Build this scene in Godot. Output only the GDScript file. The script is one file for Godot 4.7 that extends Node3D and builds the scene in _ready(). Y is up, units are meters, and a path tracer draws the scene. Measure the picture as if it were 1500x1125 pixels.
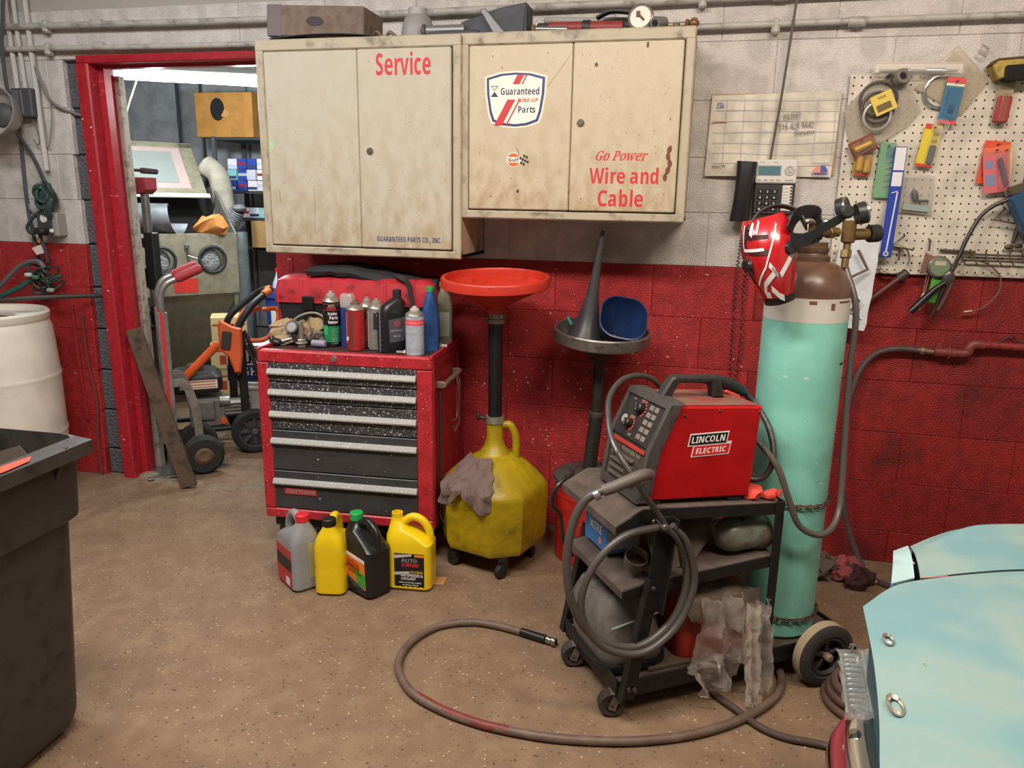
extends Node3D

# ---------- geometry: triangle soup, counter-clockwise from outside; mesh() smooths below an angle ----------
class G:
	var v := PackedVector3Array()
	func tri(a: Vector3, b: Vector3, c: Vector3) -> void:
		v.append(a); v.append(b); v.append(c)
	func quad(a: Vector3, b: Vector3, c: Vector3, d: Vector3) -> void:
		tri(a, b, c); tri(a, c, d)
	func add(o: G, x := Transform3D()) -> G:
		v.append_array(x * o.v); return self
	func face(ps: Array, o: Vector3) -> void:
		var m := Vector3.ZERO
		for p in ps: m += p
		m /= ps.size()
		if (ps[1] - ps[0]).cross(ps[2] - ps[0]).dot(m - o) < 0: ps.reverse()
		for i in range(1, ps.size() - 1): tri(ps[0], ps[i], ps[i + 1])
	func box(c: Vector3, s: Vector3, b := 0.003, B := Basis()) -> G:
		var h := s / 2
		b = minf(b, minf(h.x, minf(h.y, h.z)) * 0.95)
		var P := func(k: int, sg: Vector3) -> Vector3:
			var q := Vector3(h.x - b, h.y - b, h.z - b)
			q[k] = h[k]
			return c + B * (q * sg)
		for k in 3:
			var i := (k + 1) % 3
			var j := (k + 2) % 3
			for sk in [-1.0, 1.0]:
				var f := []
				for q in [[-1, -1], [1, -1], [1, 1], [-1, 1]]:
					var sg := Vector3.ONE
					sg[k] = sk; sg[i] = q[0]; sg[j] = q[1]
					f.append(P.call(k, sg))
				face(f, c)
				for sj in [-1.0, 1.0]:
					var a := Vector3.ONE
					a[k] = sk; a[j] = sj; a[i] = -1
					var d := a
					d[i] = 1
					face([P.call(k, a), P.call(k, d), P.call(j, d), P.call(j, a)], c)
		for x in [-1.0, 1.0]:
			for y in [-1.0, 1.0]:
				for z in [-1.0, 1.0]:
					var sg := Vector3(x, y, z)
					face([P.call(0, sg), P.call(1, sg), P.call(2, sg)], c)
		return self
	func lathe(pr: Array, n := 24, X := Transform3D()) -> G:
		for i in pr.size() - 1:
			for j in n:
				var a := TAU * j / n
				var b := TAU * (j + 1) / n
				var p0 := X * Vector3(pr[i].x * cos(a), pr[i].y, -pr[i].x * sin(a))
				var p1 := X * Vector3(pr[i].x * cos(b), pr[i].y, -pr[i].x * sin(b))
				var p2 := X * Vector3(pr[i + 1].x * cos(b), pr[i + 1].y, -pr[i + 1].x * sin(b))
				var p3 := X * Vector3(pr[i + 1].x * cos(a), pr[i + 1].y, -pr[i + 1].x * sin(a))
				if pr[i].x > 1e-6: tri(p0, p1, p2)
				if pr[i + 1].x > 1e-6: tri(p0, p2, p3)
		return self
	func cyl(a: Vector3, b: Vector3, r: float, n := 16, bev := 0.0, r2 := -1.0) -> G:
		if r2 < 0: r2 = r
		var L := a.distance_to(b)
		bev = minf(bev, minf(r, r2) * 0.6)
		var pr := [Vector2(0, 0), Vector2(r - bev, 0), Vector2(r, bev), Vector2(r2, L - bev), Vector2(r2 - bev, L), Vector2(0, L)]
		return lathe(pr, n, Transform3D(G.up(b - a), a))
	static func up(d: Vector3) -> Basis:
		d = d.normalized()
		var n := (Vector3.RIGHT if absf(d.x) < 0.9 else Vector3.BACK)
		n = (n - d * n.dot(d)).normalized()
		return Basis(n, d, n.cross(d))
	func ball(c: Vector3, r: Vector3, n := 16, B := Basis()) -> G:
		var pr := []
		var m := maxi(6, n / 2)
		for i in m + 1: pr.append(Vector2(sin(PI * i / m) if i > 0 and i < m else 0.0, -cos(PI * i / m)))
		return lathe(pr, n, Transform3D(B * Basis.from_scale(r), c))
	func loft(rings: Array, cap := true, closed := false) -> G:
		var n: int = rings[0].size()
		var m := rings.size()
		for i in (m if closed else m - 1):
			var A = rings[i]
			var C = rings[(i + 1) % m]
			for j in n: quad(A[j], A[(j + 1) % n], C[(j + 1) % n], C[j])
		if cap and not closed:
			var c0 := Vector3.ZERO
			var c1 := Vector3.ZERO
			for j in n:
				c0 += rings[0][j] / n; c1 += rings[m - 1][j] / n
			for j in n:
				tri(rings[0][(j + 1) % n], rings[0][j], c0)
				tri(rings[m - 1][j], rings[m - 1][(j + 1) % n], c1)
		return self
	func tube(p: Array, r, n := 8, closed := false) -> G:
		var rings := []
		var m := p.size()
		var N := Vector3.ZERO
		for i in m:
			var T: Vector3
			if closed: T = (p[(i + 1) % m] - p[(i + m - 1) % m]).normalized()
			else: T = (p[mini(i + 1, m - 1)] - p[maxi(i - 1, 0)]).normalized()
			if N == Vector3.ZERO: N = G.up(T).x
			N = (N - T * N.dot(T)).normalized()
			var B := T.cross(N)
			var R: float = r[i] if r is Array else r
			var ring := PackedVector3Array()
			for j in n: ring.append(p[i] + (N * cos(TAU * j / n) + B * sin(TAU * j / n)) * R)
			rings.append(ring)
		return loft(rings, true, closed)
	func strap(p: Array, w: float, t: float, side: Vector3) -> G:   # a flat band along a path
		var rings := []
		var m := p.size()
		for i in m:
			var T: Vector3 = (p[mini(i + 1, m - 1)] - p[maxi(i - 1, 0)]).normalized()
			var N := (side - T * side.dot(T)).normalized()
			var B := T.cross(N)
			rings.append(PackedVector3Array([p[i] + N * w / 2 - B * t / 2, p[i] + N * w / 2 + B * t / 2, p[i] - N * w / 2 + B * t / 2, p[i] - N * w / 2 - B * t / 2]))
		return loft(rings)
	func prism(poly: Array, d: float, bev := 0.002, X := Transform3D()) -> G:
		var n := poly.size()
		var area := 0.0
		for i in n: area += poly[i].cross(poly[(i + 1) % n])
		if area < 0:
			poly = poly.duplicate(); poly.reverse()
		var inn := []
		for i in n:
			var e0: Vector2 = (poly[i] - poly[(i + n - 1) % n]).normalized()
			var e1: Vector2 = (poly[(i + 1) % n] - poly[i]).normalized()
			var k := (e0.orthogonal() + e1.orthogonal()).normalized()   # orthogonal() turns to the right: outwards
			var c := maxf(0.4, k.dot(e1.orthogonal()))
			inn.append(poly[i] - k * (bev / c) * signf(k.dot(Vector2(e1.y, -e1.x))))
		var ix := Geometry2D.triangulate_polygon(PackedVector2Array(inn))
		var z := d / 2
		for t in range(0, ix.size(), 3):
			var a: Vector2 = inn[ix[t]]
			var b: Vector2 = inn[ix[t + 1]]
			var c: Vector2 = inn[ix[t + 2]]
			if (b - a).cross(c - a) < 0:
				var q := b
				b = c; c = q
			tri(X * Vector3(a.x, a.y, z), X * Vector3(b.x, b.y, z), X * Vector3(c.x, c.y, z))
			tri(X * Vector3(a.x, a.y, -z), X * Vector3(c.x, c.y, -z), X * Vector3(b.x, b.y, -z))
		for i in n:
			var j := (i + 1) % n
			var A := [[inn[i], inn[j], -z], [poly[i], poly[j], -z + bev], [poly[i], poly[j], z - bev], [inn[i], inn[j], z]]
			for k in 3:
				quad(X * Vector3(A[k][0].x, A[k][0].y, A[k][2]), X * Vector3(A[k][1].x, A[k][1].y, A[k][2]), X * Vector3(A[k + 1][1].x, A[k + 1][1].y, A[k + 1][2]), X * Vector3(A[k + 1][0].x, A[k + 1][0].y, A[k + 1][2]))
		return self
	func sheet(f: Callable, nu: int, nv: int, t: float) -> G:   # f(u, v) -> point; a skin of thickness t
		var P := []
		for i in nu + 1:
			var row := PackedVector3Array()
			for j in nv + 1: row.append(f.call(float(i) / nu, float(j) / nv))
			P.append(row)
		var Q := []
		for i in nu + 1:
			var row := PackedVector3Array()
			for j in nv + 1:
				var du: Vector3 = P[mini(i + 1, nu)][j] - P[maxi(i - 1, 0)][j]
				var dv: Vector3 = P[i][mini(j + 1, nv)] - P[i][maxi(j - 1, 0)]
				row.append(P[i][j] - du.cross(dv).normalized() * t)
			Q.append(row)
		for i in nu:
			for j in nv:
				quad(P[i][j], P[i + 1][j], P[i + 1][j + 1], P[i][j + 1])
				quad(Q[i][j], Q[i][j + 1], Q[i + 1][j + 1], Q[i + 1][j])
		for i in nu:
			quad(P[i + 1][0], P[i][0], Q[i][0], Q[i + 1][0])
			quad(P[i][nv], P[i + 1][nv], Q[i + 1][nv], Q[i][nv])
		for j in nv:
			quad(P[0][j], P[0][j + 1], Q[0][j + 1], Q[0][j])
			quad(P[nu][j + 1], P[nu][j], Q[nu][j], Q[nu][j + 1])
		return self
	func text(s: String, w: float, h: float, X := Transform3D(), font := "Droid Sans", bold := true, bend := 0.0, shear := 0.0) -> G:
		var tm := TextMesh.new()
		var f := SystemFont.new()
		f.font_names = PackedStringArray([font])
		f.font_weight = 700 if bold else 400
		tm.font = f; tm.text = s; tm.font_size = 24; tm.pixel_size = 0.01; tm.depth = 0.0; tm.curve_step = 2.0
		if tm.get_surface_count() == 0: return self
		var a := tm.surface_get_arrays(0)
		var p: PackedVector3Array = a[Mesh.ARRAY_VERTEX]
		var ix: PackedInt32Array = a[Mesh.ARRAY_INDEX] if a[Mesh.ARRAY_INDEX] != null else PackedInt32Array(range(p.size()))
		var bb := tm.get_aabb()
		var k := h / bb.size.y
		var kx := w / bb.size.x if w > 0 else k
		var q := PackedVector3Array()
		for e in p:
			var u := (e - bb.get_center()) * Vector3(kx, k, 0)
			u.x += u.y * shear
			if bend > 0: u = Vector3(bend * sin(u.x / bend), u.y, bend * cos(u.x / bend) - bend)
			q.append(X * u)
		for t in range(0, ix.size(), 3): tri(q[ix[t]], q[ix[t + 2]], q[ix[t + 1]])
		return self
	func mesh(ang := 40.0) -> ArrayMesh:
		var lim := cos(deg_to_rad(ang))
		var n := v.size()
		var ids := {}
		var at := PackedInt32Array()
		at.resize(n)
		var fn := PackedVector3Array()
		var fu := PackedVector3Array()
		var fs := []
		for t in range(0, n, 3):
			var c := (v[t + 1] - v[t]).cross(v[t + 2] - v[t])
			fn.append(c); fu.append(c.normalized())
			for k in 3:
				var key := Vector3i((v[t + k] * 30000.0).round())
				var id = ids.get(key)
				if id == null:
					id = fs.size(); ids[key] = id; fs.append([])
				at[t + k] = id
				fs[id].append(t / 3)
		var N := PackedVector3Array()
		var V := PackedVector3Array()
		N.resize(n); V.resize(n)
		for t in range(0, n, 3):
			var f := t / 3
			for k in 3:
				var s := Vector3.ZERO
				for o in fs[at[t + k]]:
					if fu[o].dot(fu[f]) > lim: s += fn[o]
				var slot: int = t + [0, 2, 1][k]
				N[slot] = s.normalized() if s.length_squared() > 1e-20 else fu[f]
				V[slot] = v[t + k]
		var a := []
		a.resize(Mesh.ARRAY_MAX)
		a[Mesh.ARRAY_VERTEX] = V; a[Mesh.ARRAY_NORMAL] = N
		var m := ArrayMesh.new()
		if n > 0: m.add_surface_from_arrays(Mesh.PRIMITIVE_TRIANGLES, a)
		return m

# ---------- node helpers ----------
func thing(kind: String, label: String, cat: String, pos: Vector3, yaw := 0.0, group := "") -> Node3D:
	var o := Node3D.new()
	o.name = kind; add_child(o, true)
	o.position = pos; o.rotation.y = deg_to_rad(yaw)
	return tag(o, label, cat, group)
func tag(o: Node3D, label: String, cat: String, group := "") -> Node3D:
	o.set_meta("label", label); o.set_meta("category", cat)
	if group: o.set_meta("group", group)
	return o
func part(p: Node3D, kind: String, g, m: Material, pos := Vector3.ZERO, rot := Vector3.ZERO, label := "") -> MeshInstance3D:
	var o := MeshInstance3D.new()
	o.name = kind
	o.mesh = g.mesh() if g is G else g
	o.material_override = m
	p.add_child(o, true)
	o.position = pos; o.rotation_degrees = rot
	if label: o.set_meta("label", label)
	return o
func solo(kind: String, label: String, cat: String, g, m: Material, pos := Vector3.ZERO, yaw := 0.0, group := "") -> MeshInstance3D:
	var o := part(self, kind, g, m, pos, Vector3(0, yaw, 0))
	tag(o, label, cat, group)
	return o
func struct(kind: String, g, m: Material, p: Node3D = null) -> MeshInstance3D:
	var o := part(p if p else self, kind, g, m)
	if p == null: o.set_meta("kind", "structure")
	return o
func copy(o: Node3D, pos: Vector3, yaw: float, label: String) -> Node3D:
	var c: Node3D = o.duplicate()
	add_child(c, true)
	c.position = pos; c.rotation.y = deg_to_rad(yaw); c.set_meta("label", label)
	return c
func T(x: float, y: float, z: float, rot := Vector3.ZERO) -> Transform3D:
	return Transform3D(Basis.from_euler(rot * PI / 180), Vector3(x, y, z))
func V(x: float, y: float, z := 0.0) -> Vector3:
	return Vector3(x, y, z)
func curve(p: Array, sub := 6, closed := false) -> Array:
	var r := []
	var n := p.size()
	for i in (n if closed else n - 1):
		var a: Vector3 = p[(i + n - 1) % n] if closed or i > 0 else p[0] * 2 - p[1]
		var d: Vector3 = p[(i + 2) % n] if closed or i < n - 2 else p[n - 1] * 2 - p[n - 2]
		for k in sub: r.append(p[i].cubic_interpolate(p[(i + 1) % n], a, d, float(k) / sub))
	if not closed: r.append(p[n - 1])
	return r
func ring(w: float, d: float, r: float, y: float, at := Vector2.ZERO, n := 4) -> PackedVector3Array:   # rounded rectangle, counter-clockwise from above
	var p := PackedVector3Array()
	for c in 4:
		var cx: float = (w / 2 - r) * [1, -1, -1, 1][c] + at.x
		var cz: float = -(d / 2 - r) * [1, 1, -1, -1][c] + at.y
		for k in n + 1:
			var a := PI / 2 * (c + float(k) / n)
			p.append(Vector3(cx + r * cos(a), y, cz - r * sin(a)))
	return p
func circle(r: float, y: float, n := 20, at := Vector2.ZERO) -> PackedVector3Array:
	var p := PackedVector3Array()
	for k in n: p.append(Vector3(at.x + r * cos(TAU * k / n), y, at.y - r * sin(TAU * k / n)))
	return p
func arc2(c: Vector2, r: float, a0: float, a1: float, n := 8) -> Array:
	var p := []
	for k in n + 1:
		var a := deg_to_rad(lerpf(a0, a1, float(k) / n))
		p.append(c + Vector2(cos(a), sin(a)) * r)
	return p
func rrect(w: float, h: float, r: float, at := Vector2.ZERO, n := 4) -> Array:
	var p := []
	for c in 4: p.append_array(arc2(at + Vector2((w / 2 - r) * [1, -1, -1, 1][c], (h / 2 - r) * [1, 1, -1, -1][c]), r, 90 * c, 90 * c + 90, n))
	return p
func bent(R: float, a0: float, a1: float, y0: float, y1: float, n := 10) -> G:   # a label wrapped round a cylinder, centred on +z
	var g := G.new()
	return g.sheet(func(u, w): return Vector3(R * sin(deg_to_rad(lerpf(a0, a1, u))), lerpf(y0, y1, w), R * cos(deg_to_rad(lerpf(a0, a1, u)))), n, 1, 0.0004)

# ---------- materials ----------
var tex := {}
var mats := {}
var rng := RandomNumberGenerator.new()
func noise(key: String, freq: float, oct: int, cols: Array, offs: Array, type := FastNoiseLite.TYPE_SIMPLEX_SMOOTH, size := 512, sd := 1) -> void:
	var f := FastNoiseLite.new()
	f.noise_type = type; f.frequency = freq; f.fractal_octaves = oct; f.seed = sd
	f.fractal_gain = 0.55
	var t := NoiseTexture2D.new()
	t.width = size; t.height = size; t.seamless = true; t.noise = f
	var gr := Gradient.new()
	gr.colors = PackedColorArray(cols); gr.offsets = PackedFloat32Array(offs)
	t.color_ramp = gr
	tex[key] = t
func grey(x: float, a := 1.0) -> Color:
	return Color(x, x, x, a)
func dots(key: String, size: int, n: int, col: Array, r0: float, r1: float, sd := 3) -> void:   # flecks on a clear ground
	rng.seed = sd
	var im := Image.create(size, size, false, Image.FORMAT_RGBA8)
	var base: Color = col[0]
	base.a = 0
	im.fill(base)
	for i in n:
		var c: Color = col[rng.randi() % col.size()]
		var r := r0 * pow(r1 / r0, pow(rng.randf(), 2.5))
		var x := rng.randf() * size
		var y := rng.randf() * size
		var e := rng.randf_range(0.6, 1.0)
		for yy in range(int(y - r), int(y + r) + 2):
			for xx in range(int(x - r), int(x + r) + 2):
				var d := Vector2(xx - x, (yy - y) / e).length() - r
				if d < 0.5: im.set_pixel(posmod(xx, size), posmod(yy, size), Color(c.r, c.g, c.b, clampf(0.5 - d, 0, 1) * c.a))
	tex[key] = ImageTexture.create_from_image(im)
func mat(hex: String, rough := 0.6, o := {}) -> StandardMaterial3D:
	var key := hex + str(rough) + str(o)
	if mats.has(key): return mats[key]
	var m := StandardMaterial3D.new()
	m.albedo_color = Color(hex); m.roughness = rough; m.metallic = o.get("m", 0.0)
	m.metallic_specular = o.get("sp", 0.5)
	var tri: bool = o.has("t") or o.has("b")
	if tri:
		m.uv1_triplanar = true; m.uv1_world_triplanar = o.get("w", false)
		m.uv1_scale = Vector3.ONE * o.get("s", 2.0); m.uv1_offset = o.get("off", Vector3.ZERO)
	if o.has("t"): m.albedo_texture = tex[o.t]
	if o.has("b"):
		m.heightmap_enabled = true; m.heightmap_texture = tex[o.b]; m.heightmap_scale = o.get("bs", 0.3)
	if o.has("d"):
		m.detail_enabled = true; m.detail_albedo = tex[o.d]; m.detail_uv_layer = BaseMaterial3D.DETAIL_UV_2
		m.detail_blend_mode = BaseMaterial3D.BLEND_MODE_MIX
		m.uv2_triplanar = true; m.uv2_world_triplanar = o.get("w", false); m.uv2_scale = Vector3.ONE * o.get("ds", 2.0)
	if o.has("a"):
		m.transparency = BaseMaterial3D.TRANSPARENCY_ALPHA; m.albedo_color.a = o.a
	if o.has("cc"):
		m.clearcoat_enabled = true; m.clearcoat = o.cc; m.clearcoat_roughness = 0.15
	if o.has("bl"):
		m.backlight_enabled = true; m.backlight = Color(hex) * o.bl
	if o.has("rim"):
		m.rim_enabled = true; m.rim = o.rim
	if o.has("e"):
		m.emission_enabled = true; m.emission = Color(hex); m.emission_energy_multiplier = o.e
	mats[key] = m
	return m
func textures() -> void:
	noise("mottle", 0.012, 5, [grey(0.86), grey(0.95), grey(1.0)], [0.2, 0.5, 0.75])
	noise("soft", 0.006, 4, [grey(0.92), grey(1.0)], [0.3, 0.7], FastNoiseLite.TYPE_SIMPLEX_SMOOTH, 512, 4)
	noise("grime", 0.01, 6, [grey(0.6), grey(0.85), grey(0.97), grey(1.0)], [0.1, 0.3, 0.45, 0.8], FastNoiseLite.TYPE_SIMPLEX_SMOOTH, 512, 7)
	noise("bump", 0.02, 5, [grey(0), grey(1)], [0.1, 0.9], FastNoiseLite.TYPE_SIMPLEX_SMOOTH, 512, 9)
	noise("fine", 0.12, 3, [grey(0), grey(1)], [0.1, 0.9], FastNoiseLite.TYPE_SIMPLEX_SMOOTH, 512, 11)
	noise("weave", 0.2, 2, [grey(0.8), grey(1)], [0.2, 0.8], FastNoiseLite.TYPE_VALUE, 512, 12)
	noise("concrete", 0.009, 6, [Color("917c67"), Color("967f6a"), Color("9a846d"), Color("a18b74")], [0.15, 0.45, 0.6, 0.9], FastNoiseLite.TYPE_SIMPLEX_SMOOTH, 1024, 21)
	noise("dirtclear", 0.008, 6, [Color(0.16, 0.04, 0.04, 0.6), Color(0.2, 0.04, 0.04, 0.25), Color(0.3, 0.05, 0.05, 0.08), Color(0.3, 0.05, 0.05, 0.0)], [0.12, 0.34, 0.52, 1.0], FastNoiseLite.TYPE_SIMPLEX_SMOOTH, 512, 31)
	noise("sootclear", 0.007, 6, [Color(0.3, 0.27, 0.23, 0.45), Color(0.36, 0.33, 0.28, 0.14), Color(0.4, 0.38, 0.33, 0.0), Color(0.4, 0.38, 0.33, 0.0)], [0.08, 0.25, 0.42, 1.0], FastNoiseLite.TYPE_SIMPLEX_SMOOTH, 512, 33)
	noise("oilclear", 0.006, 5, [Color(0.12, 0.09, 0.04, 0.7), Color(0.18, 0.14, 0.04, 0.25), Color(0.24, 0.2, 0.04, 0.1), Color(0.24, 0.2, 0.04, 0.0)], [0.12, 0.32, 0.52, 1.0], FastNoiseLite.TYPE_SIMPLEX_SMOOTH, 512, 35)
	noise("dustclear", 0.01, 5, [Color(0.45, 0.38, 0.32, 0.9), Color(0.45, 0.38, 0.32, 0.55), Color(0.45, 0.38, 0.32, 0.25)], [0.3, 0.55, 0.8], FastNoiseLite.TYPE_SIMPLEX_SMOOTH, 512, 37)
	noise("car", 0.004, 4, [Color("6b9095"), Color("789797"), Color("869a95"), Color("7c9996")], [0.25, 0.45, 0.6, 0.8], FastNoiseLite.TYPE_SIMPLEX_SMOOTH, 512, 41)
	dots("flecks", 512, 6200, [Color(0.95, 0.93, 0.92, 1), Color(0.8, 0.77, 0.77, 0.7)], 0.4, 2.6, 51)
	dots("wallflecks", 512, 620, [Color(0.95, 0.9, 0.9, 1), Color(0.85, 0.7, 0.7, 0.8)], 0.4, 2.6, 57)
	dots("sparse", 512, 130, [Color(1, 0.93, 0.92, 1), Color(0.9, 0.75, 0.75, 0.8), Color(0.3, 0.05, 0.05, 0.7)], 0.5, 2.6, 53)
	dots("pits", 1024, 6000, [Color(0.22, 0.17, 0.13, 0.75), Color(0.3, 0.24, 0.18, 0.6), Color(0.75, 0.66, 0.55, 0.7)], 0.7, 4.0, 55)
	for k in 4: tex["door%d" % k] = door_paint(k)
func door_paint(k: int) -> ImageTexture:   # cream enamel with grime that gathers low, rust chips, runs and scratches
	var n := 512
	var f := FastNoiseLite.new()
	f.seed = 60 + k; f.frequency = 0.012; f.fractal_octaves = 5
	var im := Image.create(n, n, false, Image.FORMAT_RGB8)
	var a := Color("b9b3a2") if k % 3 == 0 else Color("c2b59d")
	var b := Color("9c8361")
	for y in n:
		var low := float(y) / n
		for x in n:
			var q := f.get_noise_2d(x, y)
			var w := clampf((q * 0.55 + 0.06) * (0.25 + low * low * 0.9) + 0.1 * low * low + 0.2 * pow(low, 6), 0, 0.8)
			im.set_pixel(x, y, a.lerp(b, w))
	rng.seed = 70 + k
	for i in [9, 16, 22, 11][k]:   # clusters of pin rust
		var cx := rng.randf() * n
		var cy := n * (1.0 - pow(rng.randf(), 1.6) * 0.85)
		for j in 16:
			blot(im, cx + rng.randfn() * 26, cy + rng.randfn() * 22, rng.randf_range(0.5, 1.3), Color("5f4433"), rng.randf_range(0.7, 1.6), rng.randf_range(0.3, 0.8))
	for i in [30, 90, 130, 40][k]:
		var y := int(n * (1.0 - pow(rng.randf(), 1.5 if k % 3 == 0 else 1.1)))
		var x := rng.randi() % n
		var r := 0.6 + 2.6 * pow(rng.randf(), 5)
		blot(im, x, y, r, Color("55382a") if rng.randf() < 0.7 else Color("8a5f40"), rng.randf_range(0.6, 1.6), rng.randf_range(0.4, 0.9))
	if k == 0:
		for y in range(350, 480): blot(im, 250 + int(6 * sin(y * 0.02)), y, 0.9, Color("6b3f28"), 1, 0.7)
		for y in range(360, 395): blot(im, 55, y, 0.8, Color("5b4030"), 1, 0.7)
		blot(im, 16, 240, 22, Color("a9c99a"), 0.6, 0.8)
	if k == 1:
		for s in 9:
			for q in 40: blot(im, 370 + s * 14 + q, 150 - s * 12 - q, 0.7, Color("6a5a4a"), 1, 0.35)
		blot(im, 255, 452, 7, Color("4b3426"), 0.8, 0.9)
		blot(im, 118, 33, 3, Color("4b3426"), 0.8, 0.9)
	if k == 2:
		blot(im, 110, 66, 8, Color("4b3426"), 0.8, 0.9)
		for y in range(312, 408): blot(im, 476 + int(8 * sin(y * 0.09)) - (y - 312) / 9, y, 7 + 3 * sin(y * 0.3), Color("70432f"), 1, 0.9)
		blot(im, 345, 12, 6, Color("4b3426"), 1.5, 0.9)
	return ImageTexture.create_from_image(im)
func blot(im: Image, x: float, y: float, r: float, c: Color, e: float, s: float) -> void:
	for yy in range(maxi(0, int(y - r * e) - 1), mini(im.get_height(), int(y + r * e) + 2)):
		for xx in range(maxi(0, int(x - r) - 1), mini(im.get_width(), int(x + r) + 2)):
			var d := Vector2(xx - x, (yy - y) / e).length() - r
			if d < 0.5: im.set_pixel(xx, yy, im.get_pixel(xx, yy).lerp(c, clampf(0.5 - d, 0, 1) * s))
func fitted(t: String, w: float, h: float, rough := 0.5) -> StandardMaterial3D:   # a picture laid once over a panel w x h centred on its origin
	var m := StandardMaterial3D.new()
	m.albedo_texture = tex[t]; m.roughness = rough
	m.uv1_triplanar = true
	m.uv1_scale = Vector3(1 / w, 1 / h, 1); m.uv1_offset = Vector3(0.5, 0.5, 0.5)
	return m

# ---------- scene ----------
func _ready() -> void:
	var cam := Camera3D.new()
	cam.name = "camera"
	cam.position = Vector3(0, 1.45, 3.25)
	cam.rotation_degrees = Vector3(-13.4583, 13.2755, 1.008)
	cam.fov = rad_to_deg(2 * atan(562.5 / 1127.0))
	cam.near = 0.02; cam.far = 50
	add_child(cam)
	var we := WorldEnvironment.new()
	var env := Environment.new()
	env.background_mode = Environment.BG_COLOR
	env.background_color = Color(0.05, 0.05, 0.055)
	env.tonemap_mode = Environment.TONE_MAPPER_LINEAR
	env.tonemap_exposure = 0.87
	env.sdfgi_enabled = true; env.ssao_enabled = true; env.ssil_enabled = true
	we.environment = env
	add_child(we)
	textures()
	unseen_ceiling_light(Vector3(-0.9, 2.88, 2.3), 0, 0, Vector2(1.22, 0.3), Color(1.0, 0.96, 0.92), 9.5, "long ceiling light over the jugs and the tool chest")
	unseen_ceiling_light(Vector3(0.8, 2.86, 2.3), 0, 40, Vector2(1.22, 0.3), Color(1.0, 0.93, 0.86), 5.2, "unseen ceiling light behind the turquoise car, tilted to brighten the right wall")  # unseen fixture, placed and tilted to brighten the right wall
	unseen_ceiling_light(Vector3(-2.3, 2.88, 1.5), 0, 0, Vector2(1.22, 0.3), Color(0.97, 0.98, 1.0), 4.0, "unseen ceiling light added above the white drum to brighten it")  # lamp added out of view to lift the drum and left wall
	room()
	back_room()
	cabinets()
	cabinet_top()
	wall_left()
	wall_right()
	chest()
	chest_top()
	jugs()
	drains()
	cart()
	cylinder()
	floor_things()
	bin_and_drum()
	car()

func unseen_ceiling_light(p: Vector3, yaw: float, tilt: float, s: Vector2, c: Color, e: float, label: String) -> void:  # fixtures out of view; housing and tubes put in to carry the lights
	var t := thing("unseen_ceiling_light", label, "lamp", p, yaw)
	t.rotation_degrees.x = tilt
	part(t, "housing", G.new().box(V(0, 0.035, 0), V(s.x + 0.05, 0.07, s.y), 0.01), mat("d9d9d6", 0.5))
	for k in 2:
		var tb := part(t, "tube", G.new().cyl(V(-s.x / 2, -0.025, 0), V(s.x / 2, -0.025, 0), 0.018, 12), mat("fff4e4", 0.4, {"e": 2.5}))
		tb.position.z = -0.07 + 0.14 * k
	var l := AreaLight3D.new()
	l.name = "glow"; l.area_size = s; l.light_color = c; l.light_energy = e; l.shadow_enabled = true
	l.area_range = 12; l.area_attenuation = 2
	l.position = V(0, -0.05, 0); l.rotation_degrees = V(-90, 0, 0)
	t.add_child(l)

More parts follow.
